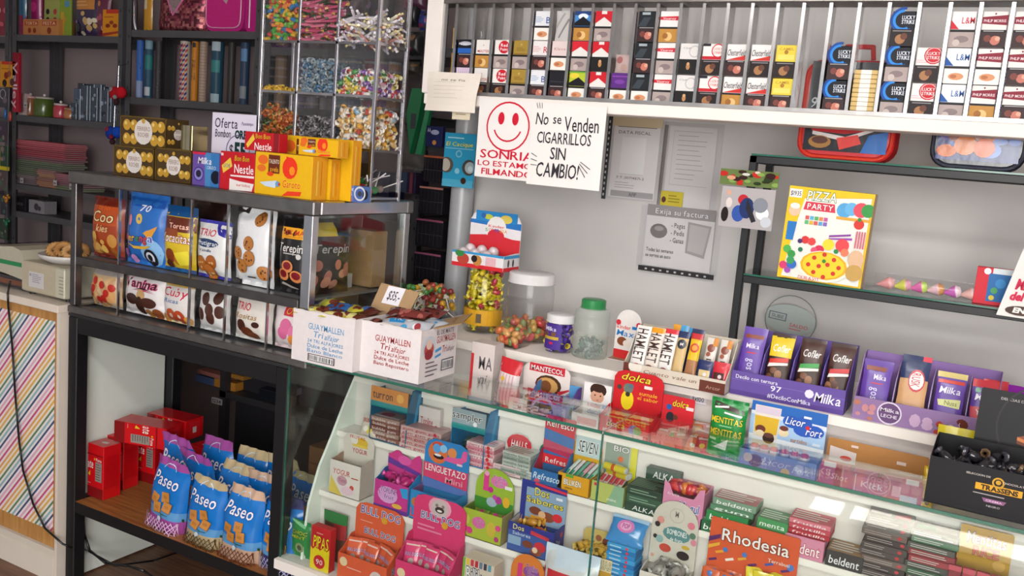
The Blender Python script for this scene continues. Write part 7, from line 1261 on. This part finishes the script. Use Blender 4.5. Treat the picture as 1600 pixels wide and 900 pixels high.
for px, wd, c_, lab, art_ in rolls:
    p = on(px, 1.7285, 1.19); r_ = wd/2*.00285; H = .30; mb = MB()
    mb.lathe([(.001, 0), (r_, 0), (r_, H), (r_*.7, H), (r_*.7, H-.01), (.001, H-.01)], c_, 18)
    mb.art(lambda u, v, q: ((r_+q)*math.sin((u-.35)*2.6), -(r_+q)*math.cos((u-.35)*2.6), v*H), art_, .2, curved=True)
    o = mb.build('wrapping_paper_roll', 'card', None, p, smooth=False); tag(o, lab, 'wrapping paper', 'wrapping paper rolls')
# jars and boxes on the second shelf of the first unit
p = on(32, 1.586, 1.09)
o = carton('hanging_banner', 'tall red packet with white script leaning at the left of the jars', 'packet', (Vector((p.x, 1.06, 1.6)), .055, .33), .02, 'a81c34', [G('8a1428', (0, .8), (1, .85), (1, 1), (0, 1)), T('e0c0c8', 'Valley', .1, .05, .85, .85, None, 0, 1)])
for px, r_, H, lc_, bc, lab in ((48, .035, .10, 'd0a0a0', '8a5a38', 'brown craft jar with pinkish lid, leftmost'), (70, .055, .10, 'b0a8a0', '4a5c20', 'wide green glass jar'), (96, .04, .07, 'c8b8b8', 'b03848', 'small rose red jar'), (112, .038, .05, 'a88060', 'a8683c', 'small amber jar beside the rose red one')):
    p = on(px, 1.5865, 1.15); j = empty('craft_jar', lab+' on the metal shelf', 'jar', p)
    mb = MB(); mb.lathe([(.001, 0), (r_*.95, 0), (r_, .006), (r_, H*.85), (r_*.85, H)], bc, 18); mb.build('jar_body', 'gloss', j, smooth=True)
    mb = MB(); mb.lathe([(r_*.9, H), (r_*.9, H+.01), (.001, H+.012)], lc_, 18); mb.ball((0, 0, H+.02), .008, 'd8d0cc', 8, 6); mb.build('lid', 'plastic', j, smooth=True)
shelfbox('pale_box', 'small cream box under the red packet on the second shelf', 'box', 30, 40, 146, 165, 1.585, .03, 'b8a0a0', Y=1.11)
rg = random.Random(14)
for i in range(13):
    px = 110+5.4*i; h = [.09, .17, .2, .19, .19, .2, .18, .2, .19, .17, .18, .16, .12][i]
    shelfbox('blister_toy', 'slate blue blister-packed toy, %s from the left in the row' % ordn[i], 'toy pack', px, px+9, 0, 172, 1.585, .03, ['3a4454', '48566a', '2c3644'][i % 3], BLOB(i, 6, ['6a7a90', '22283a', '8a94a8'], .1, .1, .9, .8, .1, .25), Y=1.13+.012*(i % 3), h=h, group='blister-packed toys', rz=.1*(i % 2), m='gloss')
# notebooks in stacks
def notebooks(px0, px1, z, n, cols_, lab, grp, Y=1.12, th=.0105, d=.14, seed=1):
    a = P3(px0, 250, Y=Y).x; b = P3(px1, 250, Y=Y).x; rg = random.Random(seed); mes = {}
    for i in range(n):
        c_ = cols_[min(len(cols_)-1, i*len(cols_)//n)] if True else 0
        if c_ not in mes:
            mb = MB(); W = b-a; mb.box(-W/2, 0, 0, W/2, d, .003, c_); mb.box(-W/2+.002, .002, .003, W/2-.002, d, th-.003, '9a8c8a'); mb.box(-W/2, 0, th-.003, W/2, d, th, c_); mb.box(-W/2, -.0008, 0, W/2, 0, th*.5, c_); mes[c_] = mb.mesh('notebook', 'card')
        o = put('notebook', mes[c_], None, ((a+b)/2+rg.uniform(-.008, .008), Y+rg.uniform(-.006, .006), z+.0008+i*(th+.0006)), (0, 0, rg.uniform(-.04, .04)))
        tag(o, lab, 'notebook', grp)
    return z+n*(th+.0006)
NR = ['4a5a44', '5a6a4c', '8a4858', 'a02c40', '982c40', 'b04050', '8a3848', 'a83848']
z_ = notebooks(22, 55, 1.19, 9, ['6a5a60', '7a6a70', '4a5a44', '5a6a50'], 'notebook with grey or green edge in the lower left stack', 'notebooks in the lower left stack', seed=1)
z_b = notebooks(58, 86, 1.19, 9, ['a06a48', '8a5a4a', 'a87858', '9a6a68'], 'notebook with orange-brown edge in the lower middle stack', 'notebooks in the lower middle stack', seed=2)
notebooks(88, 130, 1.19, 8, ['5a6a48', '7a4858', '8a5060', '9a5868'], 'notebook with rose edge in the right stack', 'notebooks in the right stack', seed=3)
notebooks(22, 100, z_b, 14, ['4a5a48', '566a4c', '7a4858', 'a02c40', '982c40', 'b04050', 'c05060'], 'wide notebook with green, rose or red edge in the tall stack', 'wide notebooks in the tall stack', seed=4)
for px, py in ((34, 236), (86, 240), (111, 246), (40, 118)):
    q = P3(px, py+ (50 if py < 200 else 50), Y=1.095); o = carton('shelf_tag', 'small white price tag hanging on the metal shelf edge', 'price tag', (Vector((q.x, 1.094, q.z)), .03, .03), .002, 'b8b0b4', [Rr('6a6468', .2, .3, .8, .6)], group='price tags on the metal shelves', rx=0)
shelfbox('camera_box', 'dark toy box on the thin shelf under the notebooks', 'box', 20, 40, 290, 309, 1.03, .08, '1e1c22', [T('7a7880', 'foto', .2, .4, .8, .7)], h=.08)
shelfbox('camera_box', 'grey toy box with dark drawing on the thin shelf under the notebooks', 'box', 45, 69, 290, 310, 1.03, .08, '8a868c', [E('3a3840', .5, .5, .15), E('3a3840', .7, .4, .1)], h=.075)
for k in range(9):
    x0_, x1_ = (12, 64) if k < 5 else (62, 118); kk = k if k < 5 else k-5
    a = P3(x0_, 400, Y=1.1).x; b = P3(x1_, 400, Y=1.1).x
    o = pouch('plastic_folder', 'dark plastic folder lying in the pile behind the scale', 'folder', (Vector(((a+b)/2, 1.35, .77+.014*kk+.002)), b-a, .24), .012, '4a464e', rx=1.5, group='folders behind the scale', m='gloss', nu=6, nv=6, wr=.3)
    o.rotation_euler = (math.radians(90), 0, 0)
# hanging bits at the far left
def hang(px, py0, py1, wpx, Y, c, lab, nm_, cat, art_=(), m='card'):
    p = P3(px, py1, Y=Y); tp = P3(px, py0, Y=Y); W = (P3(px+wpx, py1, Y=Y).x-p.x)
    return carton(nm_, lab, cat, (p, W, tp.z-p.z), .012, c, art_, m=m)
hang(12, 96, 136, 24, 1.06, 'd89018', 'hanging orange-yellow sweets packet at the left edge', 'hanging_packet', 'packet', [Rr('c83820', .1, .88, 1, 1), E('8a3018', .4, .45, .14), E('a03c20', .6, .52, .13), E('2a1c18', .3, .15, .15), E('5a2a20', .8, .2, .15), LINES('8a4a10', .1, .68, .9, .75, 1)])
hang(6, 138, 168, 16, 1.05, '3a3440', 'hanging dark keychain packet below the orange one', 'hanging_packet', 'packet', [RING('a8a4a8', .4, .7, .3, .2), E('6a5a6a', .6, .4, .2)], 'gloss')
for px, py, c_, lab in ((8, 178, '2060a8', 'blue'), (16, 182, 'c84030', 'orange-red')):
    p = P3(px, py, Y=1.04); mb = MB(); mb.ball((0, 0, 0), .012, c_, 10, 8, (1, .6, 2.4)); o = mb.build('balloon_charm', 'gloss', None, p, smooth=True); tag(o, 'small %s dangling charm at the left edge' % lab, 'charm')
hang(5, 236, 266, 14, 1.05, 'd8c428', 'yellow card with dark print at the left edge', 'hanging_card', 'card', [T('3a3020', '11', .2, .3, .8, .7)])
for px, py, c_, lab in ((10, 310, 'b87818', 'amber yellow'), (10, 347, '1c6848', 'dark green')):
    p = P3(px, py, Y=.98); mb = MB()
    for i in range(14):
        t = 2.4*i; mb.ball((.016*math.cos(t)*((i % 3)/2+.2), .008*math.sin(t*2), .016*math.sin(t)*((i % 3)/2+.2)), .008, c_, 6, 4)
    mb.tube((0, 0, .02), (0, .02, .95), .0008, '8a8a84', 4); o = mb.build('tinsel_charm', 'gloss', None, p, smooth=True); tag(o, '%s fluffy charm hanging at the left edge' % lab, 'charm')
for i in range(6):
    hang(4+2*(i % 2), 190+38*i, 222+38*i, 12, 1.02+.01*i, ['4a3a4a', '2c4a34', '5a4a50', '3a3440', '34443a', '443a40'][i], 'dim hanging packet, %s from the top in the left edge column' % ordn[i], 'hanging_packet', 'packet', BLOB(i+3, 5, ['6a5a70', '8a7a6a', '4a6a50'], .1, .1, .9, .9, .1, .2))
# key-ring plush balls in front of the shelf post
def plush(label, px, py, Y, c1, c2, c3):
    p = P3(px, py, Y=Y); ro = empty('plush_keyring', label, 'keyring', p)
    mb = MB(); mb.ball((-.02, 0, 0), .034, c1, 14, 10, (1, .8, 1.05)); mb.build('plush_ball', 'cloth', ro, smooth=True)
    mb = MB(); mb.ball((.026, 0, .006), .032, c2, 14, 10, (1, .8, .95)); mb.build('plush_ball', 'cloth', ro, smooth=True)
    mb = MB(); mb.ball((-.028, -.02, .016), .014, c3, 10, 8, (1, .6, 1)); mb.ball((.005, -.02, -.02), .012, c3, 10, 8); mb.ball((-.0, -.008, -.045), .016, '3a2428', 10, 8); mb.build('patch', 'cloth', ro, smooth=True)
    mb = MB(); mb.tube((0, 0, .03), (.004, 0, .14), .0012, 'b8b8bc', 6); mb.tube((-.012, 0, .03), (-.006, 0, .1), .003, '1a1a1e', 6); mb.tube((.004, 0, .14), (.0, 1.104-Y, .16), .0012, 'b8b8bc', 6)
    mb.path([(.004+.012*math.cos(t), 0, .075+.016*math.sin(t)) for t in [i*.7 for i in range(10)]], .0015, 'b0b0b4', 5); mb.build('chain', 'metal', ro)
plush('red plush keyring with grey patches hanging by the shelf post', 184, 146, 1.04, 'a81c24', 'c01c28', '8a8488')
plush('blue plush keyring hanging behind the gold chocolate boxes', 178, 208, 1.05, '1c3c9a', '1c48b0', '8a2838')
# things behind the dispenser on unit 3 (rolls and boxes seen through the clear bins)
for i, (px, c_, h) in enumerate(((440, '7a6450', .26), (472, '5a5070', .24), (492, '6a6470', .24), (538, '3a5a5c', .24), (556, '3c3c60', .24), (580, '7a2438', .24), (600, '6a3a68', .22), (618, '8a5a30', .22), (420, '3c4a4c', .24), (600, '5a2438', .3))):
    z = 1.7285 if i < 9 else 2.001; p = on(px, z, 1.2); mb = MB(); r_ = .03; mb.lathe([(.001, 0), (r_, 0), (r_, h), (.001, h)], c_, 14)
    for k in range(6): mb.lathe([(r_+.0005, .02+.04*k), (r_+.0005, .03+.04*k)], lin(c_) if False else '8a7a78', 14)
    o = mb.build('wrapping_paper_roll', 'card', None, p); tag(o, 'dim wrapping paper roll behind the sweet dispenser, %s' % ['tan', 'violet grey', 'grey', 'teal', 'navy', 'crimson', 'mauve', 'ochre', 'slate', 'maroon one on the top shelf'][i], 'wrapping paper', 'wrapping paper rolls behind the dispenser')
for i in range(8):
    p = on(425+26*i, 1.301, 1.16); carton('dim_box', 'dim %s box behind the dispenser on the low metal shelf' % ['brown', 'grey', 'maroon', 'violet', 'teal', 'tan', 'rose', 'navy'][i], 'box', (p, .09, .14+.03*(i % 3)), .12, ['6a4c38', '5a585c', '5a2c34', '4a3a5a', '2c4a4c', '7a6450', '7a4a54', '2a3050'][i])
for i in range(4):
    p = on(430+50*i, 2.001, 1.16); pouch('party_bag', '%s party bag on the top shelf behind the sweet dispenser' % ['purple', 'dark red', 'plum', 'grey'][i], 'party bag', (p, .17, .3), .08, ['5a2c68', '6a2430', '4a2440', '4a484e'][i], BLOB(i, 8, ['8a6a90', 'a8687a', '2a1c28'], .1, .1, .9, .9, .06, .14))
# ---- between dispenser and pipe
def bx(name, label, cat, x0, x1, yt, yb, Y, c, art_=(), d=.06, m='card', **k):
    a = P3(x0, yb, Y=Y); b = P3(x1, yb, Y=Y); return carton(name, label, cat, (Vector(((a.x+b.x)/2, Y, a.z)), b.x-a.x, P3(x0, yt, Y=Y).z-a.z), d, c, art_, m=m, **k)
st_ = []
for i, (yt, yb, lid) in enumerate(((242, 283, 'a85838'), (290, 332, 'a87068'), (340, 383, '8a4a60'), (392, 436, '90506a'))):
    o = bx('black_organizer', 'black ribbed plastic organiser box with coloured edge, %s of the column' % ['topmost', 'second', 'third', 'lowest'][i], 'organiser box', [660, 653, 648, 645][i]+0, [692, 690, 690, 686][i], yt, yb, .86, '1d1b20', [Rr(lid, 0, .93, 1, 1)]+[Rr('2e2c32', .08+.15*k, .05, .1+.15*k, .9) for k in range(6)]+[Rr('3a383e', 0, .45, 1, .47)], d=.12, group='black organiser boxes', m='gloss')
bx('organizer_shelf', 'plain dark cabinet the organiser boxes stand in, beside the pipe', 'cabinet', 640, 700, 436, 505, .86, '242226', d=.13)
bx('battery_pack', 'dark blue hanging battery pack with white emblem', 'battery pack', 664, 690, 196, 228, .84, '1c2250', [E('a8a8c8', .55, .7, .25, .5), T('d0d0e0', 'AA', .1, .7, .3, .9), E('c88848', .55, .2, .12)], d=.02)
bx('blue_spare_pack', 'light blue hanging card with two round headlight shapes by the pipe', 'hanging card', 690, 738, 206, 290, .775, '2c98c0', [Rr('50a8c8', 0, .0, 1, .14), T('d8dc60', 'El Cacique', .05, .76, .95, .84, '1c6888', .15), LINES('a8d8e4', .1, .88, .9, .94, 1), Rr('a8d8e4', .05, .71, .95, .72), E('5a5048', .12, .40, .22, 1), E('b8b0a4', .08, .40, .16, 1.1), E('4a4440', .85, .38, .22, 1), E('a8b4b8', .88, .38, .16, 1), E('c8d8dc', .9, .36, .08), E('3a2418', .7, .13, .09), E('88c4d8', .5, .62, .1), E('2c98c0', .5, .62, .07), E('88c4d8', .48, .3, .08)], d=.008)
bx('orange_strip', 'orange plastic strip between organisers and the blue card', 'plastic strip', 690, 697, 236, 290, .85, 'c85828', d=.02)
pouch('grey_cap_bag', 'grey cloth cap hanging behind the dispenser side', 'cap', fit(618, 262, 655, 268, 200, Y=.95), .08, '6a6462', [], m='cloth')
mb = MB(); p = P3(640, 240, Y=.88)
mb.prism([(0, 0), (.03, .14), (.045, .26), (-.01, .26), (-.03, .16)], 'y', 0, .03, '1c7a48'); mb.prism([(.02, .0), (.06, .2), (.08, .2), (.05, .0)], 'y', .01, .03, '2c8a58'); mb.box(-.005, -.001, .1, .02, .0, .16, '3a3c40')
o = mb.build('green_tool', 'plastic', None, p); tag(o, 'green plastic hanging tool in the gap beside the dispenser', 'tool')
bx('dark_book', 'dark blue and wine book leaning under the grey cap', 'book', 626, 648, 268, 300, .93, '2a2038', [Rr('7a3848', .6, 0, .8, 1), Rr('3a4a60', 0, 0, .4, 1)], d=.1)
for i, (x0_, x1_, yt, yb, c_, lab) in enumerate(((640, 668, 52, 90, '2a2a2c', 'black crumpled bag on the narrow shelf by the rack'), (664, 682, 20, 50, '2c3a80', 'dark blue and pink bag on the narrow shelf by the rack'), (644, 664, 5, 45, '1e2024', 'black toy figure shape bag under the ceiling'), (640, 676, -10, 18, '5a3048', 'plum and orange round bag high on the narrow shelf'), (642, 664, 98, 118, '4a443c', 'brown speckled bag on the lower narrow shelf'))):
    a = P3(x0_, yb, Y=1.0); b = P3(x1_, yb, Y=1.0)
    pouch('dark_bag', lab, 'bag', (Vector(((a.x+b.x)/2, .93, a.z)), b.x-a.x, P3(x0_, yt, Y=1.0).z-a.z), .06, c_, BLOB(i+2, 6, ['5a5658', 'a03068', '1a1a1c', '8a6a48'], .1, .1, .9, .9, .08, .16))
# ================================================================ lower left: shelf load
PZ = SZ+.0006
def redpack(label, loc, rz=0, lying=False, W=.092, H=.215, d=.08):
    art_ = [Rr('8a1418', 0, 0, 1, .2), Rr('9a9088', .5, .32, .9, .68), LINES('5a5450', .52, .34, .88, .66, 7, t=.3), T('f0e4e0', 'Puma', .55, .7, .9, .76), E('e8a020', .47, .73, .05), T('f0e8e4', 'ate', .02, .55, .4, .72, None, .1), Rr('8a1014', 0, .80, 1, .82), G('e8c828', (.05, .42), (.2, .5), (.2, .4)), LINES('e0a0a0', .05, .25, .35, .28, 1)]
    o = boxmb(W, d, H, 'd4141c', art_, right=[Rr('c41018', .1, .2, .9, .8)], top=[Rr('d82028', .1, .2, .9, .8), Rr('d8d0cc', .4, .4, .7, .6)]).build('red_packet', 'gloss', None, loc, (0, math.radians(90) if lying else 0, rz))
    return tag(o, label, 'packet', 'red brick packets on the lower shelf')
redpack('red brick packet standing at the front left of the lower shelf', Vector((P3(152, 785, Z=PZ).x-.045, .07, PZ)))
redpack('red brick packet standing behind the first one', Vector((P3(195, 770, Z=PZ).x-.07, .18, PZ)), .1)
redpack('red brick packet third in the standing row near the white board', Vector((P3(225, 760, Z=PZ).x-.03, .30, PZ)), .05)
redpack('red brick packet fourth, almost hidden by the blue bags', Vector((-.80, .31, PZ)), -.05)
l = redpack('long red brick packet lying across the standing ones', Vector((-1.06, .13, PZ+.265)), .25, True, .085, .235, .1)
redpack('red brick packet lying under the top one at the back', Vector((-1.06, .285, PZ+.265)), .1, True, .08, .2, .1)
def paseo(label, x, y, gc, rz=0, ry=0, H=.26, W=.185, z=0, rx=0, seed=1, lying=False, gr=None):
    art_ = [T('f4f6fa', 'Paseo', .10, .62, .88, .80, '1a58a8', .25), RING('c8dcf0', .5, .82, .2, .08, 20, 160)]
    rg = random.Random(seed)
    for (u, v) in ((.3, .44), (.58, .50), (.42, .35), (.68, .39)):
        a_ = rg.uniform(-.3, .3); s_ = .14
        q = [(u+s_*math.cos(a_+k*math.pi/2+.78), v+s_*.62*math.sin(a_+k*math.pi/2+.78)) for k in range(4)]
        art_ += [G('8a5424', *[(a+.012, b-.008) for a, b in q]), G('c8863c', *q), [E('7a4a20', u+.035*i-.035, v+.02*j-.01, .009) for i in range(3) for j in range(2)]]
    art_ += [G('5aa03c', (.0, .25), (1, .22), (1, .26), (.6, .28), (0, .275)), E('c8d4e0', .55, .23, .05)]
    # woven lattice on the foot of the bag
    cl_ = lambda q: min(max(q, .02), .98)
    for i in range(-2, 13):
        u = i/11; art_.append(G(gc[1], (cl_(u), .02), (cl_(u+.022), .02), (cl_(u+.25), .215), (cl_(u+.228), .215)))
        art_.append(G(gc[1], (cl_(1-u), .215), (cl_(1-u-.022), .215), (cl_(1-u-.25), .02), (cl_(1-u-.228), .02))) if False else art_.append(G(gc[1], (cl_(1-u-.022), .02), (cl_(1-u), .02), (cl_(1-u-.228), .215), (cl_(1-u-.25), .215)))
    loc = Vector((x, y, PZ+z))
    return tag(pmb(W, H, .10, '1676cc', art_, bands=[(0, .215, gc[0]), (.215, .24, '3a7a98'), (.24, .33, '5a98cc'), (.90, 1, gc[0])], bot=True, seal=.05, seed=seed, wr=.1, lean=rg.uniform(-.02, .02), sealc=gc[0]).build('cracker_bag', 'gloss', None, loc, (rx, ry, rz), smooth=True), label, 'cracker bag', 'blue cracker bags on the lower shelf')
VI, CR, BR, PU2 = ('a850a0', 'e8c0e4'), ('c4b088', '4e4028'), ('ccaa90', '6a3424'), ('3a3a70', 'b0b0d8')
X_ = lambda px, Y: P3(px, 860, Y=Y).x
paseo('blue cracker bag with violet lattice foot and folded violet top, front left', X_(236, 0)+.02, .005, VI, 0, .12, H=.28, seed=1)
paseo('blue cracker bag with cream lattice foot, second in the front row', X_(300, 0)+.01, .0, CR, 0, .07, H=.255, seed=2)
paseo('blue cracker bag with brown lattice foot, third in the front row', X_(362, 0)+.005, -.005, BR, 0, .03, H=.265, seed=3)
paseo('blue cracker bag with slate lattice foot, right end of the front row', X_(428, .02), .02, PU2, 0, .0, H=.26, seed=4)
paseo('blue cracker bag with tall violet top behind the front left one', -.77, .13, VI, 0, .06, H=.31, seed=5)
paseo('blue cracker bag with violet top behind the cream-footed one', -.64, .12, VI, 0, .1, H=.27, seed=6)
paseo('blue cracker bag with cream top in the second row, middle', -.46, .12, CR, 0, .05, H=.27, seed=7)
paseo('blue cracker bag with brown top in the second row, right', -.30, .13, BR, 0, -.03, H=.27, seed=8)
paseo('blue cracker bag with violet top in the third row, left', -.66, .24, VI, 0, .02, H=.28, seed=9)
paseo('blue cracker bag with cream top in the third row, middle', -.50, .25, CR, 0, .0, H=.28, seed=10)
paseo('blue cracker bag with cream top in the third row, right', -.34, .25, CR, 0, .0, H=.29, seed=11)
paseo('blue cracker bag with cream top in the last row by the brown carton', -.22, .25, CR, 0, .05, H=.26, seed=12)
# dark shelving seen under the table
dkb = MB(); dkb.box(-1.28, .987, FL, .0, .993, .845, '232126')  # dark board added to stand in for the shade behind the gap
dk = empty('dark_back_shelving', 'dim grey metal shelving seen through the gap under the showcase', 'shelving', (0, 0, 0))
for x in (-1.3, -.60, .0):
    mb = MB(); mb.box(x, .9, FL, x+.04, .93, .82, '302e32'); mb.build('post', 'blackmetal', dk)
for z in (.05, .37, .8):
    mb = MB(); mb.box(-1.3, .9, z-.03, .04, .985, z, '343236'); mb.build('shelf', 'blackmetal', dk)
dkb.build('shade_board', 'matte', dk)
def dim(label, x0, x1, yt, yb, c, art_=(), Y=.87, d=.025, nm_='dim_packet', cat='packet', **k):
    a = P3(x0, yb, Y=Y); b = P3(x1, yb, Y=Y); return carton(nm_, label, cat, (Vector(((a.x+b.x)/2, Y, a.z)), b.x-a.x, P3(x0, yt, Y=Y).z-a.z), d, c, art_, **k)
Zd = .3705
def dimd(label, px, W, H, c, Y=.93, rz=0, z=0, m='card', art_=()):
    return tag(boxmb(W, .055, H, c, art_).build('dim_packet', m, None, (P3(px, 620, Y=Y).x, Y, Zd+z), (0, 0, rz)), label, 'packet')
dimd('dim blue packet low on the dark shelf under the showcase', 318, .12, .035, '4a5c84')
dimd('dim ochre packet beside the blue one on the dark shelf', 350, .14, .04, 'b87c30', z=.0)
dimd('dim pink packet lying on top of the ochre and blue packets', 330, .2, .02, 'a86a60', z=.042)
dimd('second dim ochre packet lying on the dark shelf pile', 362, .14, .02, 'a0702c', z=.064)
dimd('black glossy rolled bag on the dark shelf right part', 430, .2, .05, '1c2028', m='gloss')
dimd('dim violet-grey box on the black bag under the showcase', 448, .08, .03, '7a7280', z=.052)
q = P3(337, 632, Y=.89); carton('shelf_tag', 'dim white price tag with dark figures on the shelf under the showcase', 'price tag', (Vector((q.x, .896, q.z)), .07, .03), .002, 'b0acac', [T('3a3638', '1234', .1, .2, .9, .8)])
carton('cardboard_box', 'brown open carton behind the last cracker bags on the lower shelf', 'box', (Vector((-.18, .34, PZ)), .15, .34), .1, '8a5c3c', [Rr('6a4028', 0, .8, 1, .83)])
# ================================================================ striped cabinet with scale
CY = -.02; cz = P3(105, 480, Y=CY).z; cxr = -1.185
cb = empty('striped_cabinet', 'tan wooden cabinet with diagonal rainbow striped panel and white trim', 'cabinet', (0, 0, 0))
mb = MB(); mb.box(-2.6, CY+.012, FL, cxr-.004, CY+.5, cz-.03, 'a8743c'); mb.build('cabinet_body', 'oak', cb)
mb = MB(); mb.cbox(-2.6, CY-.01, cz-.03, cxr, CY+.52, cz, 'd8ccc0', .002); mb.build('top_board', 'matte', cb)
mb = MB(); mb.box(cxr-.016, CY-.002, FL, cxr, CY+.5, cz-.03, 'd4c8bc'); mb.build('edge_strip', 'matte', cb)
fz = P3(90, 862, Y=CY).z
mb = MB(); mb.box(-2.6, CY-.004, FL, cxr-.017, CY+.011, fz-.0, 'cfc6ba'); mb.box(-2.6, CY-.010, FL, cxr-.017, CY-.004, fz-.03, 'd8cec2'); mb.build('baseboard', 'matte', cb)
m, N, L, b_ = new_mat('striped_paper')
t_ = N.new('ShaderNodeTexCoord'); mp = N.new('ShaderNodeMapping'); mp.inputs['Rotation'].default_value = (0, math.radians(0), 0)
sx_ = N.new('ShaderNodeSeparateXYZ'); ma = N.new('ShaderNodeMath'); ma.operation = 'MULTIPLY'; ma.inputs[1].default_value = 1.1
sb_ = N.new('ShaderNodeMath'); sb_.operation = 'SUBTRACT'; mu = N.new('ShaderNodeMath'); mu.operation = 'MULTIPLY'; mu.inputs[1].default_value = 1/.19
fr = N.new('ShaderNodeMath'); fr.operation = 'FRACT'; cr = N.new('ShaderNodeValToRGB'); cr.color_ramp.interpolation = 'CONSTANT'
L.new(t_.outputs['Object'], sx_.inputs[0]); L.new(sx_.outputs['X'], ma.inputs[0]); L.new(sx_.outputs['Z'], sb_.inputs[0]); L.new(ma.outputs[0], sb_.inputs[1]); L.new(sb_.outputs[0], mu.inputs[0]); L.new(mu.outputs[0], fr.inputs[0]); L.new(fr.outputs[0], cr.inputs[0])
seq = ['e8d8dc', 'c04a74', 'e8dcdc', 'd8a8c0', 'e8dcdc', '3a4a70', 'e4dcdc', '8ab0b8', 'e4dcd8', '5a7a58', 'e4dcd4', 'dca850', 'e8dccc', 'd89a58']
el = cr.color_ramp.elements; el[0].color = lin(seq[0])+(1,); el[1].position = 1/14; el[1].color = lin(seq[1])+(1,)
for i in range(2, 14): e = el.new(i/14); e.color = lin(seq[i])+(1,)
L.new(cr.outputs[0], b_.inputs['Base Color']); b_.inputs['Roughness'].default_value = .7
pr_ = P3(82, 503, Y=CY); pb_ = P3(76, 830, Y=CY)
mb = MB(); mb.box(-2.6, CY+.0095, pb_.z, pr_.x, CY+.0115, pr_.z, 'ffffff'); mb.build('striped_panel', m, cb)
# black cable down the cabinet
pts = [P3(16, 440, Y=CY-.05), P3(12, 458, Y=CY-.02), P3(13, 480, Y=CY-.008), P3(19, 540, Y=CY-.008), P3(24, 620, Y=CY-.008), P3(30, 690, Y=CY-.008), P3(36, 735, Y=CY-.008), P3(52, 788, Y=CY-.01), P3(70, 825, Y=CY-.012), P3(98, 850, Y=CY-.02), P3(112, 856, Y=-.012)]
mb = MB(); mb.path(pts, .0042, '17171a', 7); o = mb.build('power_cable', 'plastic', None, smooth=True); tag(o, 'black power cable hanging down the striped cabinet', 'cable')
pts = [P3(130, 806, Y=.06), P3(132, 835, Y=.06), P3(140, 860, Y=.05), P3(165, 880, Y=.02), P3(200, 884, Y=.0), P3(225, 892, Y=.0), P3(250, 910, Y=.0)]
mb = MB(); mb.path(pts, .005, '17171a', 7); o = mb.build('power_cable', 'plastic', None, smooth=True); tag(o, 'black cable loop hanging under the wooden lower shelf', 'cable')
pts = [P3(124, 855, Y=.03), P3(140, 862, Y=.1), P3(180, 884, Y=.12), P3(240, 876, Y=.3), P3(280, 862, Y=.45)]
mb = MB(); mb.path(pts, .004, '17171a', 7); o = mb.build('power_cable', 'plastic', None, smooth=True); tag(o, 'thin black cable running back along the floor under the table', 'cable')
# shop scale
so = empty('shop_scale', 'beige shop scale with green display on the striped cabinet', 'scale', (0, 0, 0))
sl = P3(33, 455, Y=.02).x; srr = -1.215; zt = P3(60, 412, Y=.02).z
mb = MB(); mb.cbox(sl, .02, cz+.012, srr, .30, zt, 'c0b49c', .006); mb.build('scale_body', 'plastic', so)
mb = MB(); mb.cbox(srr-.055, .016, cz+.014, srr+.001, .3, zt-.002, 'c8c4b0', .004)
for i in range(6): mb.box(srr-.03, .0150, cz+.03+.013*i, srr-.004, .0162, cz+.034+.013*i, '9a947e')
mb.build('side_grille', 'plastic', so)
for x in (sl+.03, srr-.02): mb = MB(); mb.lathe([(.012, cz), (.012, cz+.013)], '1c1c1e', 12, cx=x, cy=.05); mb.build('foot', 'plastic', so)
mb = MB(); mb.prism([(sl-.3, cz+.08), (sl+.0, cz+.05), (sl+.0, zt), (sl-.02, zt+.035), (sl-.07, zt+.045), (sl-.3, zt+.02)], 'y', .03, .28, 'c0b8a4'); mb.build('display_head', 'plastic', so)
mb = MB(); a_ = P3(0, 405, Y=.02); b2_ = P3(30, 418, Y=.02); mb.box(a_.x-.1, .0285, b2_.z, b2_.x, .0305, a_.z+.0, '1c8a50'); mb.build('green_display', 'gloss', so)
mb = MB(); mb.box(sl-.3, .04, cz+.012, sl, .28, cz+.052, '3a383a'); mb.box(sl-.2, .038, cz+.02, sl-.02, .0395, cz+.04, '7a4a38'); mb.build('keypad_base', 'plastic', so)
mb = MB(); mb.box(sl+.05, .0185, cz+.035, sl+.14, .0198, cz+.085+.01, 'd0cccc'); mb.art(lambda u, v, q: (sl+.05+u*.09, .0184-q, cz+.035+v*.06), [T('6a6a78', '40', .05, .7, .2, .9), LINES('8a88a0', .25, .3, .9, .9, 5, t=.3)], 1.5); mb.build('paper_label', 'paper', so)
# plate with bread rings on the scale
px_ = (P3(55, 400, Y=.1).x+srr)/2+.02
mb = MB(); mb.lathe([(.001, 0), (.07, .0), (.105, .02), (.112, .035), (.108, .035), (.07, .008), (.001, .006)], 'd8d4d0', 32); o = mb.build('white_bowl', 'plastic', None, (px_, .13, zt+.001), smooth=True); tag(o, 'shallow white bowl of bread rings on the beige scale', 'bowl')
for i in range(6):
    mb = MB(); n = 16
    for k in range(n):
        a0, a1 = 2*math.pi*k/n, 2*math.pi*(k+1)/n; mb.tube((.026*math.cos(a0), .026*math.sin(a0), 0), (.026*math.cos(a1), .026*math.sin(a1), 0), .0135, ['c8965c', 'd0a068', 'b8844c'][i % 3], 8, caps=False)
    o = mb.build('bread_ring', 'bread', None, (px_-.055+.024*i, .11+.02*(i % 2), zt+.045+.004*(i % 3)), (.8, .3+.12*(i % 2), .4), smooth=True); tag(o, 'golden bread ring in the white bowl on the scale', 'bread ring', 'bread rings in the white bowl')
mb = MB(); mb.prism([(0, 0), (.05, -.05), (.06, .0), (.03, .05), (-.02, .055)], 'y', 0, .03, '20285c'); o = mb.build('blue_napkin', 'cloth', None, P3(40, 410, Y=.12)); tag(o, 'dark blue cloth between the scale head and the bread bowl', 'cloth')
